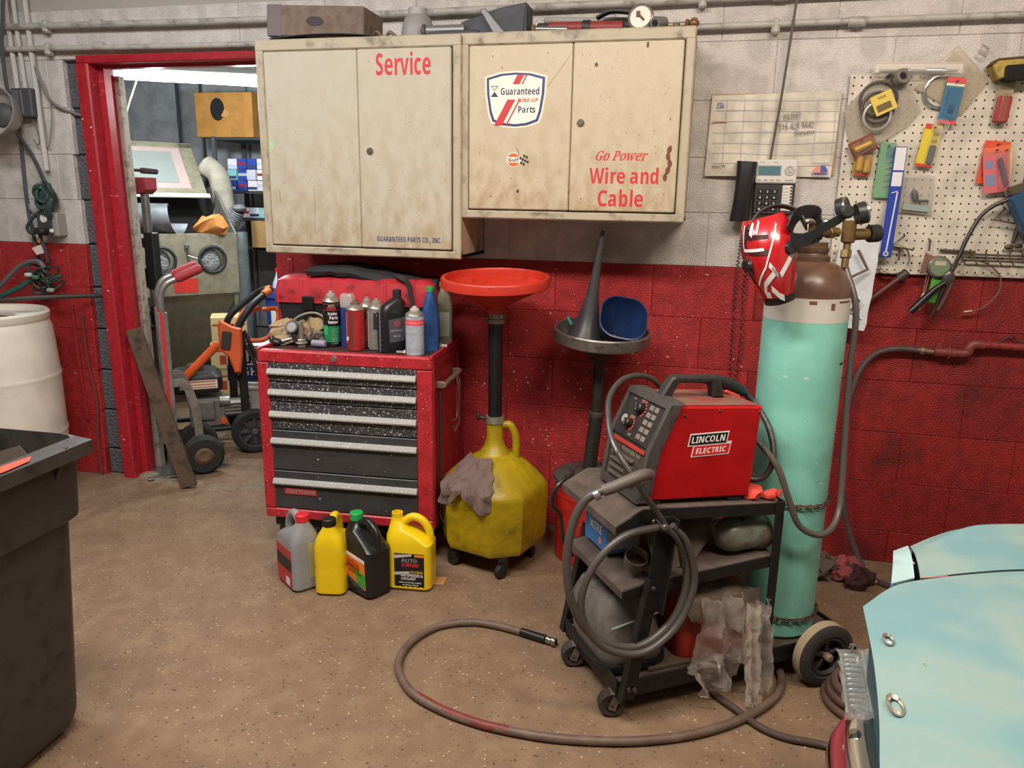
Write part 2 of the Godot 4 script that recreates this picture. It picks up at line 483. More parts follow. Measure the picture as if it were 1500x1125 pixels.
# ---------- the setting ----------
const ROW := 0.2125
func room() -> void:
	var white := ["d5cfcb", "d1cbc6", "d8d2ce"]
	var red := ["b0262a", "a92428", "b52b2d"]
	# floor: one worn concrete slab through both rooms
	var fm := mat("d6cfc8", 0.8, {"t": "concrete", "s": 0.8, "w": true, "b": "bump", "bs": 0.2, "d": "pits", "ds": 0.9, "sp": 0.35})
	struct("floor", G.new().box(V(-1.4, -0.1, 1.2), V(8.6, 0.2, 8.8), 0.0), fm)
	struct("ceiling", G.new().box(V(-1.4, 3.1, 1.2), V(8.6, 0.2, 8.8), 0.0), mat("b9b4ac", 0.9))
	var wall_w := mat("c4c0b9", 0.85)
	# wall_back: masonry core with the door opening, faced with single blocks
	var core := G.new()
	core.box(V(-4.32, 2.1, -0.102), V(2.72, 1.8, 0.196), 0)
	core.box(V(0.4, 2.1, -0.102), V(4.6, 1.8, 0.196), 0)
	core.box(V(-2.43, 2.525, -0.102), V(1.06, 0.95, 0.196), 0)
	var wb := struct("wall_back", core, mat("aaa59d", 0.85))
	part(wb, "red_masonry", G.new().box(V(-4.32, 0.6, -0.102), V(2.72, 1.2, 0.196), 0).box(V(0.4, 0.6, -0.102), V(4.6, 1.2, 0.196), 0), mat("7d1a1d", 0.7))
	rng.seed = 5
	var meshes := {}
	for r in 11:
		var y0 := 1.2 + ROW * (r - 6)
		var y1 := y0 + ROW
		y0 = maxf(y0, 0.0)
		for k in range(-13, 7):
			var x0 := 0.41 * k + (0.205 if posmod(r, 2) else 0.0) + 0.03
			var x1 := x0 + 0.41
			if y1 < 2.06:
				if x0 < -2.96 and x1 > -2.96: x1 = -2.95 + rng.randf_range(-0.012, 0.012)
				if x0 < -1.9 and x1 > -1.9: x0 = -1.9 + rng.randf_range(-0.012, 0.006)
				if x0 >= -2.97 and x1 <= -1.89: continue
				if x1 - x0 < 0.03: continue
			block(wb, meshes, x0, x1, y0, y1, 0.0, (red if y1 < 1.25 else white)[rng.randi() % 3], y1 < 1.25, x0)
	# the raw dark blocks left beside the frame
	for r in 10:
		var y0 := maxf(0.0, 1.2 + ROW * (r - 6))
		var y1: float = minf(1.2 + ROW * (r - 5), 2.06)
		var g := G.new().box(V(-2.9, (y0 + y1) / 2, -0.065), V(0.13 + rng.randf_range(-0.01, 0.01), y1 - y0 - 0.006, 0.07), 0.006)
		part(wb, "block", g, mat("63656a", 0.95, {"b": "bump", "s": 6.0, "bs": 0.6, "t": "mottle"}))
	# other walls
	struct("wall_right", G.new().box(V(2.6, 1.5, 2.6), V(0.2, 3, 5.4), 0), wall_w)
	struct("wall_left", G.new().box(V(-5.6, 1.5, 2.6), V(0.2, 3, 5.4), 0), wall_w)
	struct("wall_front", G.new().box(V(-1.5, 1.5, 5.35), V(8.4, 3, 0.2), 0), wall_w)
	# red steel door frame, leaning a little
	var d := Node3D.new()
	d.name = "door_1"; add_child(d); d.set_meta("kind", "structure")
	var redp := mat("b02330", 0.38, {"t": "mottle", "s": 3.0, "d": "sparse", "ds": 1.3})
	var jp := [Vector2(-0.06, 0.015), Vector2(-0.06, -0.15), Vector2(0.005, -0.15), Vector2(0.005, -0.105), Vector2(0.03, -0.1), Vector2(0.03, -0.055), Vector2(0.003, -0.05), Vector2(0.003, 0.008), Vector2(-0.004, 0.015)]
	var jr := []
	for y in [0.0, 2.03]:
		var rg := PackedVector3Array()
		for q in jp: rg.append(V(q.x + (-2.782 if y == 0.0 else -2.812), y, q.y))
		jr.append(rg)
	for rg in jr: rg.reverse()
	part(d, "jamb", G.new().loft(jr), redp)
	var hg := G.new().box(V(-2.37, 2.048, -0.02), V(1.0, 0.036, 0.07), 0.004)
	hg.box(V(-2.37, 2.045, -0.09), V(1.0, 0.04, 0.08), 0.004)
	part(d, "header", hg, redp)
	part(d, "stop", G.new().box(V(-2.37, 2.022, -0.075), V(0.96, 0.01, 0.045), 0.002), redp)
	part(d, "reveal", G.new().box(V(-2.795, 1.0, -0.178), V(0.05, 2.0, 0.045), 0.004, Basis(Vector3.BACK, 0.017)), mat("aaa294", 0.9, {"t": "grime", "s": 3.0}))
	# cracked concrete sill
	var sill := G.new()
	rng.seed = 17
	for k in 9:
		var x := -2.72 + 0.1 * k + rng.randf_range(-0.02, 0.02)
		sill.ball(V(x, 0.0, -0.02 + rng.randf_range(-0.03, 0.05)), V(rng.randf_range(0.04, 0.09), rng.randf_range(0.01, 0.026), rng.randf_range(0.03, 0.06)), 12)
	var sl := part(self, "trim_1", sill, mat("9d8b72", 0.95, {"b": "fine", "s": 6.0, "bs": 0.4, "t": "mottle"}))
	sl.set_meta("kind", "structure")
	# pipes along the wall, high up, and their clips
	var pw := mat("b5b2ac", 0.5, {"t": "grime", "s": 2.0})
	for k in 2:
		var y: float = [2.195, 2.098][k]
		var pts := curve([V(-4.6, y + 0.005, 0.03), V(-3.3, y, 0.03), V(-2.0, y - 0.012, 0.03), V(-0.6, y - 0.006, 0.03), V(0.6, y + 0.004, 0.03), V(2.4, y + 0.01, 0.03)], 5)
		var t := thing("wall_pipe", ["grey-white conduit running along the wall, the upper of two", "grey-white conduit running along the wall, the lower of two just above the cabinets"][k], "pipe", V(0, 0, 0), 0)
		part(t, "pipe", G.new().tube(pts, [0.015, 0.0125][k], 10), pw)
		for x in [-3.0, -0.05 + 0.27 * k, 1.15]:
			part(t, "clip", G.new().box(V(x, y - 0.006, 0.022), V(0.03, 0.055, 0.042), 0.008), pw)
			part(t, "coupling", G.new().cyl(V(x + 0.25, y, 0.03), V(x + 0.31, y, 0.03), 0.0185, 12, 0.003), pw)
func block(wb: Node3D, meshes: Dictionary, x0: float, x1: float, y0: float, y1: float, z: float, hex: String, is_red: bool, x: float) -> void:
	var w := snappedf(x1 - x0 - 0.002, 0.001)
	var h := snappedf(y1 - y0 - 0.002, 0.001)
	var key := Vector2(w, h)
	if not meshes.has(key): meshes[key] = G.new().box(Vector3.ZERO, V(w, h, 0.03), 0.0022).mesh()
	var o := {"b": "fine", "bs": 0.3, "s": 2.5, "t": "mottle" if is_red else "soft", "w": true}
	if is_red:
		if x > -0.1: hex = {"b0262a": "9a1b1b", "a92428": "901819", "b52b2d": "a01e1d"}[hex]
		o.d = "sparse" if x < 0.1 else "dirtclear"
		o.ds = 1.6 if x < 0.1 else 0.55
		if x > -1.1 and x < -0.2 and y0 < 0.8 and y0 > 0.1: o.d = "wallflecks"; o.ds = 0.9
	else:
		if y0 < 1.7 or x < -2.5: o.d = "sootclear"; o.ds = 0.5
	part(wb, "block", meshes[key], mat(hex, 0.55 if is_red else 0.6, o), V((x0 + x1) / 2, (y0 + y1) / 2, z - 0.015))

func back_room() -> void:
	var gw := mat("aeb1b3", 0.7, {"t": "mottle", "s": 0.7})
	# its shell
	var bw := struct("wall_rear", G.new().box(V(-3.4, 1.5, -2.8), V(5.0, 3, 0.2), 0), mat("8f9295", 0.8))
	for k in 5:   # sheet panels with open seams
		part(bw, "panel", G.new().box(V(-5.2 + 0.62 * k, 1.4, -2.685), V(0.6, 2.1, 0.03), 0.004), gw)
	struct("wall_side", G.new().box(V(-0.9, 1.5, -1.5), V(0.2, 3, 2.6), 0), gw)
	struct("wall_end", G.new().box(V(-5.6, 1.5, -1.5), V(0.2, 3, 2.6), 0), gw)
	for k in 2:
		solo("conduit", ["dark thin conduit on the rear room wall, left of the pair", "dark thin conduit on the rear room wall, right of the pair"][k], "conduit", G.new().cyl(V(0, 0, 0), V(0, 1.5, 0), 0.013, 8), mat("33383d", 0.5), V(-4.28 + 0.22 * k, 0.85, -2.655))
	# fluorescent fitting
	var lamp := thing("fluorescent_lamp", "glowing white fluorescent lamp hanging in the rear room doorway", "lamp", V(-2.84, 2.092, -0.9), 0)
	lamp.rotation_degrees.z = -3.4
	part(lamp, "housing", G.new().prism([Vector2(-0.04, 0.03), Vector2(0.04, 0.03), Vector2(0.09, 0.0), Vector2(0.09, -0.006), Vector2(-0.09, -0.006), Vector2(-0.09, 0.0)], 1.3, 0.003, T(0, 0.035, 0, V(0, 90, 0))), mat("e4e6e6", 0.5))
	for k in 2: part(lamp, "tube", G.new().cyl(V(-0.62, 0, -0.045 + 0.09 * k), V(0.62, 0, -0.045 + 0.09 * k), 0.019, 12, 0.004), mat("fbffff", 0.3, {"e": 3.0}))
	for k in 2:
		var l := OmniLight3D.new()
		l.name = "glow"; l.light_color = Color(0.94, 0.98, 1.0); l.light_energy = 1.2; l.light_size = 0.05; l.shadow_enabled = true
		l.omni_range = 9; l.omni_attenuation = 2
		l.position = V(-0.3 + 0.6 * k, -0.09, 0)
		lamp.add_child(l, true)
	solo("lamp_string", "thin pale cord slanting below the fluorescent lamp", "cord", G.new().tube([V(-3.25, 2.14, -0.9), V(-3.05, 1.94, -0.55), V(-2.835, 1.73, -0.19)], 0.006, 6), mat("c9c2a4", 0.7))
	# sandblasting cabinet: faces right, seen aslant
	var tan := mat("8d8670", 0.5, {"t": "mottle", "s": 2.0})
	var b := thing("blast_cabinet", "tan sandblasting cabinet with open window lid, round arm holes and a hopper", "cabinet", V(-3.25, 0, -1.2), 52)
	# local: x along the front, z out of the front face
	var g := G.new()
	var hole := 0.085
	var fw := 0.33   # half width of the front
	for s in [-1, 1]:   # front plate built round the two arm holes
		var poly := []
		poly.append_array(arc2(Vector2(s * 0.16, 1.03), hole, 90, 270, 12) if s > 0 else arc2(Vector2(s * 0.16, 1.03), hole, 90, -90, 12))
		poly.append_array([Vector2(s * 0.16, 0.8), Vector2(0, 0.8), Vector2(0, 1.2), Vector2(s * 0.16, 1.2)])
		g.prism(poly, 0.02, 0.002)
		poly = arc2(Vector2(s * 0.16, 1.03), hole, 90, -90, 12) if s > 0 else arc2(Vector2(s * 0.16, 1.03), hole, 90, 270, 12)
		poly.append_array([Vector2(s * 0.16, 0.8), Vector2(s * fw, 0.8), Vector2(s * fw, 1.2), Vector2(s * 0.16, 1.2)])
		g.prism(poly, 0.02, 0.002)
	g.box(V(0, 1.0, -0.58), V(2 * fw, 0.4, 0.02), 0.002)
	for s in [-1, 1]: g.box(V(s * (fw - 0.01), 1.0, -0.29), V(0.02, 0.4, 0.58), 0.002)
	g.box(V(0, 0.8, -0.29), V(2 * fw, 0.02, 0.58), 0.002)
	part(b, "body", g, tan)
	for s in [-1, 1]:
		var rim := []
		for k in 20: rim.append(V(s * 0.16 + hole * cos(TAU * k / 20), 1.03 + hole * sin(TAU * k / 20), 0.012))
		part(b, "port_ring", G.new().tube(rim, 0.011, 8, true), mat("26272a", 0.6))
		part(b, "glove", G.new().ball(V(s * 0.16, 1.02, -0.05), V(0.07, 0.082, 0.05), 14), mat("c9cbca", 0.7, {"b": "bump", "s": 5.0, "bs": 3.0}))
	part(b, "latch", G.new().box(V(0, 1.12, 0.02), V(0.03, 0.03, 0.025), 0.004).box(V(0.004, 1.05, 0.02), V(0.01, 0.13, 0.015), 0.003).cyl(V(0, 1.06, 0.02), V(0.05, 1.04, 0.06), 0.006, 8), mat("8c8c88", 0.4, {"m": 0.8}))
	part(b, "warning_sticker", G.new().box(V(-0.02, 0.865, 0.011), V(0.15, 0.09, 0.002), 0), mat("d0322c", 0.5))
	# hopper: a pyramid under the body
	var h0 := PackedVector3Array([V(-0.07, 0.25, -0.2), V(0.05, 0.25, -0.2), V(0.05, 0.25, -0.35), V(-0.07, 0.25, -0.35)])
	var h1 := PackedVector3Array([V(-fw, 0.81, 0), V(fw, 0.81, 0), V(fw, 0.81, -0.58), V(-fw, 0.81, -0.58)])
	part(b, "hopper", G.new().loft([h0, h1]), mat("7d7763", 0.5, {"t": "mottle", "s": 2.0}))
	for q in [[-1, 0], [1, 0], [-1, 1], [1, 1]]:
		part(b, "leg", G.new().box(V(q[0] * (fw - 0.02), 0.4, -0.02 - 0.54 * q[1]), V(0.03, 0.8, 0.03), 0.003), tan)
	# sloping upper part with dark inside, and the lid with its window
	var sd := [Vector2(0, 1.2), Vector2(-0.58, 1.2), Vector2(-0.58, 1.62), Vector2(-0.5, 1.62)]
	for s in [-1, 1]:
		part(b, "side_panel", G.new().prism([Vector2(0.0, 1.2), Vector2(0.58, 1.2), Vector2(0.58, 1.5), Vector2(0.38, 1.5)], 0.015, 0.002, T(s * fw, 0, 0, V(0, 90, 0))), mat("6d6c62", 0.7, {"t": "grime", "s": 3.0}))
	part(b, "lining", G.new().box(V(0, 1.33, -0.57), V(2 * fw, 0.3, 0.015), 0), mat("2f2f2e", 0.8))
	var lid := part(b, "lid", G.new(), tan)
	lid.position = V(-0.05, 1.47, -0.36); lid.rotation_degrees = V(-42, 0, 0)
	var lf := G.new()
	for s in [-1, 1]:
		lf.box(V(s * 0.27, 0.2, 0), V(0.09, 0.46, 0.03), 0.004)
	lf.box(V(0, -0.01, 0), V(0.63, 0.05, 0.035), 0.004).box(V(0, 0.41, 0), V(0.63, 0.05, 0.03), 0.004)
	lid.mesh = lf.mesh()
	part(lid, "window_border", G.new().box(V(0, 0.2, 0.003), V(0.5, 0.4, 0.012), 0.002), mat("b69d97", 0.6))
	part(lid, "window_pane", G.new().box(V(-0.02, 0.205, 0.011), V(0.36, 0.28, 0.006), 0.001), mat("8e948e", 0.35))
	part(lid, "hinge_strip", G.new().box(V(0, -0.05, 0.012), V(0.66, 0.035, 0.012), 0.002), mat("cfcabb", 0.5))
	# things lying on and behind the blaster
	var pt := thing("sheet_duct", "bent grey sheet metal tube lying on the blasting cabinet", "duct", V(-3.5, 1.27, -1.13), 20)
	var sg := G.new()
	sg.sheet(func(u, w): return V(0.1 * cos(TAU * (0.08 + 0.8 * u)) , 0.1 * sin(TAU * (0.08 + 0.8 * u)) , lerpf(-0.16, 0.2, w) + 0.1 * (u - 0.5) * w), 20, 4, 0.003)
	part(pt, "tube", sg, mat("82858a", 0.45, {"m": 0.5, "t": "mottle"}), V(0, 0.02, 0), V(0, 90, 25))
	var pb := G.new()
	pb.ball(V(0, 0.06, 0), V(0.1, 0.075, 0.07), 12)
	solo("paper_bag", "crumpled orange-brown paper bag on the blasting cabinet", "bag", crumple(pb, 0.045, 9), mat("c07b3c", 0.8), V(-3.16, 1.19, -1.35), 20)
	var fl := G.new()
	fl.tube(curve([V(0, 0, 0), V(0.03, 0.3, 0), V(0.0, 0.5, 0), V(-0.1, 0.58, 0)], 5), 0.075, 14)
	solo("exhaust_duct", "wrinkled grey-tan cloth duct bent behind the blasting cabinet", "duct", crumple(fl, 0.012, 4), mat("a49c8b", 0.8, {"t": "mottle"}), V(-3.34, 1.07, -1.75), 0)
	var rib := G.new()
	for k in 12: rib.lathe([Vector2(0.045, 0), Vector2(0.052, 0.007), Vector2(0.045, 0.014)], 14, T(0.008 * k * 0.9, 0.013 * k, 0, V(0, 0, -35)))
	rib.ball(V(0.1, 0.17, 0), V(0.05, 0.03, 0.05), 12)
	solo("ribbed_hose", "short ribbed grey hose end beside the blasting cabinet", "hose", rib, mat("66676a", 0.6), V(-3.2, 1.19, -1.6))
	var gd := thing("galvanized_pipe", "galvanized sheet pipe standing beside the blasting cabinet", "pipe", V(-3.13, 0, -1.62))
	part(gd, "pipe", G.new().lathe([Vector2(0, 0), Vector2(0.055, 0), Vector2(0.065, 0.55), Vector2(0.07, 0.62), Vector2(0.065, 0.64), Vector2(0.06, 1.2), Vector2(0, 1.2)], 14), mat("8f9896", 0.4, {"m": 0.4, "t": "mottle"}))
	part(gd, "seam", G.new().box(V(0.02, 0.9, 0.065), V(0.012, 0.55, 0.01), 0.003), mat("8f9896", 0.4, {"m": 0.4, "t": "mottle"}))
	var rk := thing("red_valve", "small red tap handle on the rear room wall", "valve", V(-3.9, 1.62, -2.64))
	part(rk, "stem", G.new().cyl(V(-0.1, 0, 0), V(0, 0, 0), 0.02, 10), mat("44403c", 0.5))
	part(rk, "handle", G.new().box(V(0.02, 0, 0), V(0.03, 0.1, 0.03), 0.006), mat("c22a2a", 0.5))
	# shelving at the right with boxes
	var sh := thing("storage_shelf", "dark steel storage shelf with small parts boxes in the rear room", "shelf", V(-3.3, 0, -2.35))
	for y in [1.05, 1.27, 1.47, 1.86]:
		part(sh, "shelf_board", G.new().box(V(0.22, y, 0), V(1.1, 0.02, 0.42), 0.002), mat("3a3d3f", 0.6))
	for q in [[-0.33, -0.2], [-0.33, 0.2], [0.76, -0.2], [0.76, 0.2]]:
		part(sh, "post", G.new().box(V(q[0], 0.94, q[1]), V(0.03, 1.88, 0.03), 0.002), mat("55585a", 0.5))
	var ob := thing("orange_box", "large orange cardboard box with an oval hand hole on the top shelf", "box", V(-3.63, 1.872, -2.3), 0)
	part(ob, "body", G.new().box(V(0.1, 0.16, 0), V(0.48, 0.32, 0.3), 0.004), mat("c48a42", 0.75, {"t": "soft"}))
	var ov := []
	for k in 16: ov.append(Vector2(0.06 * cos(TAU * k / 16), 0.082 * sin(TAU * k / 16)))
	part(ob, "hand_hole", G.new().prism(ov, 0.004, 0.001, T(0.05, 0.2, 0.151)), mat("1d1d20", 0.9))
	part(ob, "torn_flap", G.new().prism([Vector2(-0.02, 0), Vector2(0.04, -0.01), Vector2(0.06, 0.03), Vector2(0.02, 0.05)], 0.003, 0.001, T(0.1, 0.15, 0.156, V(15, 0, 0))), mat("d09a5a", 0.8))
	rng.seed = 23
	var cols := ["2b49a8", "f0f0f2", "e8e8ec", "dedfe4", "2b49a8", "f3eff0", "d9dbe2", "8fd0d0", "e9e4e6"]
	var n := 0
	for row in 4:
		for k in 6:
			var w := 0.075
			var y: float = [1.482, 1.562, 1.642, 1.282][row]
			if row == 2 and k > 3: continue
			var hx: String = "2b49a8" if k == 1 and row < 3 else cols[(n * 4 + row) % cols.size()]
			var bx := thing("parts_box", ("blue" if hx == "2b49a8" else "teal" if hx == "8fd0d0" else "white") + " small parts carton " + ["on the bottom layer of the middle shelf", "in the second layer of the middle shelf", "in the top layer of the middle shelf", "on the lower shelf"][row] + ", " + ["first", "second", "third", "fourth", "fifth", "sixth"][k] + " from the left", "box", V(-3.5 + 0.085 * k, y, -2.2 + rng.randf_range(-0.01, 0.01)), rng.randf_range(-6, 6), "parts cartons on the rear shelves")
			part(bx, "carton", G.new().box(V(0, 0.038, 0), V(w, 0.075, 0.08), 0.002), mat(hx, 0.5))
			part(bx, "printed_band", G.new().box(V(0, 0.02 + 0.02 * (n % 2), 0.0405), V(w * 0.96, 0.02, 0.001), 0), mat(["cfd4ee", "a03540", "33405c", "c7c9cf"][n % 4], 0.5))
			n += 1
	solo("brown_carton", "tan cardboard carton on the lowest rear shelf", "box", G.new().box(V(0, 0.1, 0), V(0.22, 0.2, 0.2), 0.003), mat("b58f58", 0.8), V(-3.22, 1.061, -2.2), 5)
	solo("dark_rag", "dark rag heaped on the lower rear shelf", "rag", crumple(G.new().ball(V(0, 0.03, 0), V(0.1, 0.04, 0.08), 14), 0.03, 5), mat("2f3033", 0.9), V(-2.95, 1.282, -2.15))
	# stand of a bumper jack near the jamb
	var bj := thing("jack_stand", "tall black and grey pipe stand with clamps behind the red door frame", "stand", V(-2.83, 0, -0.34))
	var iron := mat("2c2d2f", 0.45, {"m": 0.4})
	var pipe := mat("87867f", 0.4, {"m": 0.6, "t": "mottle"})
	part(bj, "base", G.new().box(V(-0.08, 0.03, 0.0), V(0.24, 0.05, 0.09), 0.008), iron)
	part(bj, "pole", G.new().cyl(V(0, 0.05, 0), V(-0.015, 1.5, 0), 0.022, 14, 0.003), pipe)
	part(bj, "sleeve", G.new().box(V(0.002, 1.1, 0), V(0.06, 0.3, 0.055), 0.006), iron)
	part(bj, "collar", G.new().cyl(V(0, 0.76, 0), V(0, 0.86, 0), 0.036, 14, 0.006).cyl(V(0, 0.73, 0), V(0, 0.75, 0), 0.044, 14, 0.004), iron)
	part(bj, "clamp_arm", G.new().box(V(-0.14, 1.22, 0.0), V(0.26, 0.05, 0.03), 0.004, Basis(Vector3.BACK, -0.25)), iron)
	part(bj, "clamp_arm", G.new().box(V(-0.14, 1.05, 0.0), V(0.26, 0.06, 0.03), 0.004, Basis(Vector3.BACK, -0.2)), iron)
	part(bj, "cross_pipe", G.new().cyl(V(-0.28, 0.82, 0), V(-0.02, 0.82, 0), 0.02, 12, 0.003), pipe)
	part(bj, "knuckle", G.new().ball(V(-0.12, 0.97, 0.03), V(0.06, 0.045, 0.05), 12).ball(V(-0.07, 0.98, 0.03), V(0.05, 0.035, 0.04), 12), iron)
	part(bj, "red_bracket", G.new().prism([Vector2(-0.17, 0.03), Vector2(0.05, 0.03), Vector2(0.05, -0.03), Vector2(0.02, -0.055), Vector2(-0.17, -0.055)], 0.1, 0.006, T(-0.02, 1.5, 0)), mat("8e2b33", 0.45))
	part(bj, "threaded_rod", G.new().cyl(V(-0.16, 0.3, 0.01), V(-0.165, 1.77, 0.01), 0.012, 10), mat("4a4a4a", 0.4, {"m": 0.6}))
	part(bj, "nut", G.new().cyl(V(-0.163, 1.5, 0.01), V(-0.163, 1.6, 0.01), 0.035, 6, 0.004), mat("8b8b88", 0.4, {"m": 0.7}))
	part(bj, "handle", G.new().cyl(V(-0.17, 1.57, 0.02), V(0.02, 1.565, 0.03), 0.008, 8).cyl(V(0.0, 1.565, 0.03), V(0.1, 1.56, 0.035), 0.016, 10, 0.005), mat("3c3134", 0.5))
	# hand truck
	var ht := thing("hand_truck", "silver hand truck with red striped rails and red grips in the doorway", "hand truck", V(-2.6, 0, -0.08), -49)
	var al := mat("a9aaa8", 0.35, {"m": 0.7, "t": "mottle"})
	for s in [0, 1]:   # local x points back out at us, so the second rail stands behind the first
		var x: float = -0.22 * s
		part(ht, "rail", G.new().box(V(x, 0.46, 0), V(0.03, 0.82, 0.05), 0.004), al)
		part(ht, "rail_stripe", G.new().box(V(x + 0.0155, 0.5, 0.004), V(0.002, 0.74, 0.018), 0), mat("c8303a", 0.5))
		part(ht, "handle_tube", G.new().tube(curve([V(x, 0.86, 0), V(x, 0.95, 0.0), V(x, 1.01, -0.03), V(x, 1.04, -0.09)], 5), 0.016, 10), al)
		part(ht, "grip", G.new().tube([V(x, 1.033, -0.075), V(x, 1.04, -0.09), V(x, 1.083, -0.19), V(x, 1.088, -0.202)], [0.019, 0.024, 0.024, 0.017], 10), mat("a8323a", 0.6))
		part(ht, "rail_foot", G.new().box(V(x, 0.1, 0.0), V(0.05, 0.2, 0.055), 0.004), mat("7d7f7e", 0.4, {"m": 0.6}))
		part(ht, "brace", G.new().strap(curve([V(x, 0.5, -0.02), V(x, 0.49, -0.08), V(x, 0.35, -0.12), V(x, 0.14, -0.13)], 5), 0.012, 0.04, V(1, 0, 0)), al)
		var wh := part(ht, "wheel", G.new().lathe([Vector2(0.05, -0.03), Vector2(0.09, -0.03), Vector2(0.105, -0.012), Vector2(0.105, 0.012), Vector2(0.09, 0.03), Vector2(0.05, 0.03)], 24, T(0, 0, 0, V(0, 0, 90))), mat("2e2c2a", 0.85), V(x + [0.02, -0.02][s], 0.105, -0.14))
		part(wh, "hub", G.new().lathe([Vector2(0.0, -0.02), Vector2(0.03, -0.03), Vector2(0.052, -0.02), Vector2(0.052, 0.02), Vector2(0.03, 0.03), Vector2(0, 0.02)], 18, T(0, 0, 0, V(0, 0, 90))), mat("6f5a45", 0.7))
	for y in [0.22, 0.46, 0.72]: part(ht, "cross_bar", G.new().box(V(-0.11, y, -0.005), V(0.19, 0.03, 0.02), 0.003), al)
	part(ht, "toe_plate", G.new().box(V(-0.11, 0.008, 0.07), V(0.28, 0.008, 0.14), 0.002), mat("7d7f7e", 0.4, {"m": 0.6}))
	# plank leaning across the doorway
	solo("plank", "dark brown wooden plank leaning against the red door frame", "plank", G.new().box(V(0, 0.42, 0), V(0.075, 0.84, 0.035), 0.004), mat("5a4838", 0.8, {"t": "grime", "s": 2.0}), V(-2.425, 0.008, 0.055))
	get_node("plank").basis = G.up(V(-0.35, 0.87, -0.1)) * Basis(Vector3.UP, 0.3)
	# pressure washer
	pressure_washer()
	# blue bucket, carton, white pails
	var bu := thing("blue_bucket", "blue plastic bucket behind the pressure washer", "bucket", V(-2.86, 0.45, -1.75))
	part(bu, "body", G.new().lathe([Vector2(0, 0), Vector2(0.13, 0), Vector2(0.145, 0.3), Vector2(0.155, 0.3), Vector2(0.155, 0.34), Vector2(0.148, 0.37), Vector2(0.14, 0.37), Vector2(0.13, 0.1), Vector2(0, 0.08)], 24), mat("24479a", 0.45))
	part(bu, "label", bent(0.142, -20, 50, 0.08, 0.22), mat("e6e4dc", 0.6))
	solo("stand_crate", "grey crate under the blue bucket", "crate", G.new().box(V(0, 0.222, 0), V(0.34, 0.444, 0.36), 0.01), mat("6b675f", 0.8), V(-2.84, 0, -1.75), 10)
	for k in 2:
		var bt := thing("detergent_bottle", ["clear bottle with a red cap in the blue bucket", "white and pink bottle in the blue bucket"][k], "bottle", V(-2.9 + 0.07 * k, 0.54, -1.72 + 0.03 * k))
		part(bt, "body", G.new().lathe([Vector2(0, 0), Vector2(0.04, 0), Vector2(0.04, 0.3), Vector2(0.015, 0.36), Vector2(0.015, 0.38), Vector2(0, 0.38)], 14), mat(["c9d4e4", "e3c9cb"][k], 0.3))
		part(bt, "cap", G.new().cyl(V(0, 0.38, 0), V(0, 0.41, 0), 0.018, 12, 0.003), mat(["cf2e33", "e8e4da"][k], 0.5))
		part(bt, "label", bent(0.0405, -60, 60, 0.15, 0.26), mat(["3457a8", "d86a78"][k], 0.5))
	var bb := thing("drink_carton", "white and navy drink carton standing on a white pail", "carton", V(-2.65, 0.332, -0.98), 14)
	part(bb, "body", G.new().box(V(0, 0.115, 0), V(0.3, 0.23, 0.2), 0.003), mat("dfe3ea", 0.55))
	part(bb, "printed_band", G.new().box(V(0, 0.052, 0.1004), V(0.298, 0.1, 0.001), 0), mat("1f2a5c", 0.55))
	part(bb, "flap", G.new().box(V(0, 0.235, 0.06), V(0.28, 0.006, 0.1), 0.001, Basis(Vector3.RIGHT, 0.25)), mat("e7e9ee", 0.6))
	part(bb, "lettering", G.new().text("Blu", 0.12, 0.068, T(-0.06, 0.145, 0.1012)), mat("16181f", 0.5))
	part(bb, "lettering", G.new().text("LIGHT", 0.2, 0.052, T(-0.022, 0.062, 0.1014)), mat("f2f2f2", 0.5))
	for k in 2:
		solo("white_pail", ["white plastic pail under the drink carton, the upper of two", "white plastic pail on the floor under another pail"][k], "pail", G.new().lathe([Vector2(0, 0), Vector2(0.12, 0), Vector2(0.13, 0.12), Vector2(0.142, 0.125), Vector2(0.142, 0.14), Vector2(0.134, 0.145), Vector2(0.138, 0.164), Vector2(0, 0.164)], 24), mat("d9d7d0", 0.5), V(-2.63, 0.165 - 0.165 * k, -0.98), 0, "white pails")
	# bits behind
	for k in 4:
		var yb := thing("parts_carton", "cream carton with red print behind the washer, " + ["lowest", "second from the floor", "third from the floor", "topmost"][k] + " of the pile", "carton", V(-3.0 + 0.01 * k, 0.171 * k, -1.2), 20 + 4 * k)
		part(yb, "body", G.new().box(V(0, 0.085, 0), V(0.22, 0.17, 0.2), 0.003), mat("d8c48e", 0.7))
		part(yb, "printed_band", G.new().box(V(0, 0.12, 0.1004), V(0.2, 0.012, 0.001), 0).box(V(-0.03, 0.06, 0.1004), V(0.05, 0.06, 0.001), 0), mat("b8442f", 0.6))
	var wch := thing("white_chair", "pale plastic chair frame behind the hand truck", "chair", V(-3.2, 0, -0.45), 20)
	part(wch, "frame", G.new().tube(curve([V(0, 0, 0), V(-0.02, 0.4, 0), V(0.0, 0.6, 0), V(0.1, 0.62, 0), V(0.16, 0.4, 0), V(0.18, 0.2, 0.02), V(0.14, 0.05, 0)], 5), 0.016, 10), mat("9c9d92", 0.5))
	part(wch, "seat", G.new().box(V(0.08, 0.22, 0), V(0.22, 0.02, 0.2), 0.005), mat("8b8c82", 0.5))
	var jar := thing("grey_canister", "grey canister with a dark blue lid behind the plank", "canister", V(-2.93, 0, -0.22))
	part(jar, "body", G.new().lathe([Vector2(0, 0), Vector2(0.075, 0), Vector2(0.08, 0.2), Vector2(0.06, 0.24), Vector2(0, 0.24)], 18), mat("8d948f", 0.5))
	part(jar, "lid", G.new().lathe([Vector2(0, 0.21), Vector2(0.084, 0.21), Vector2(0.084, 0.27), Vector2(0.05, 0.3), Vector2(0, 0.3)], 18), mat("2d3340", 0.5))
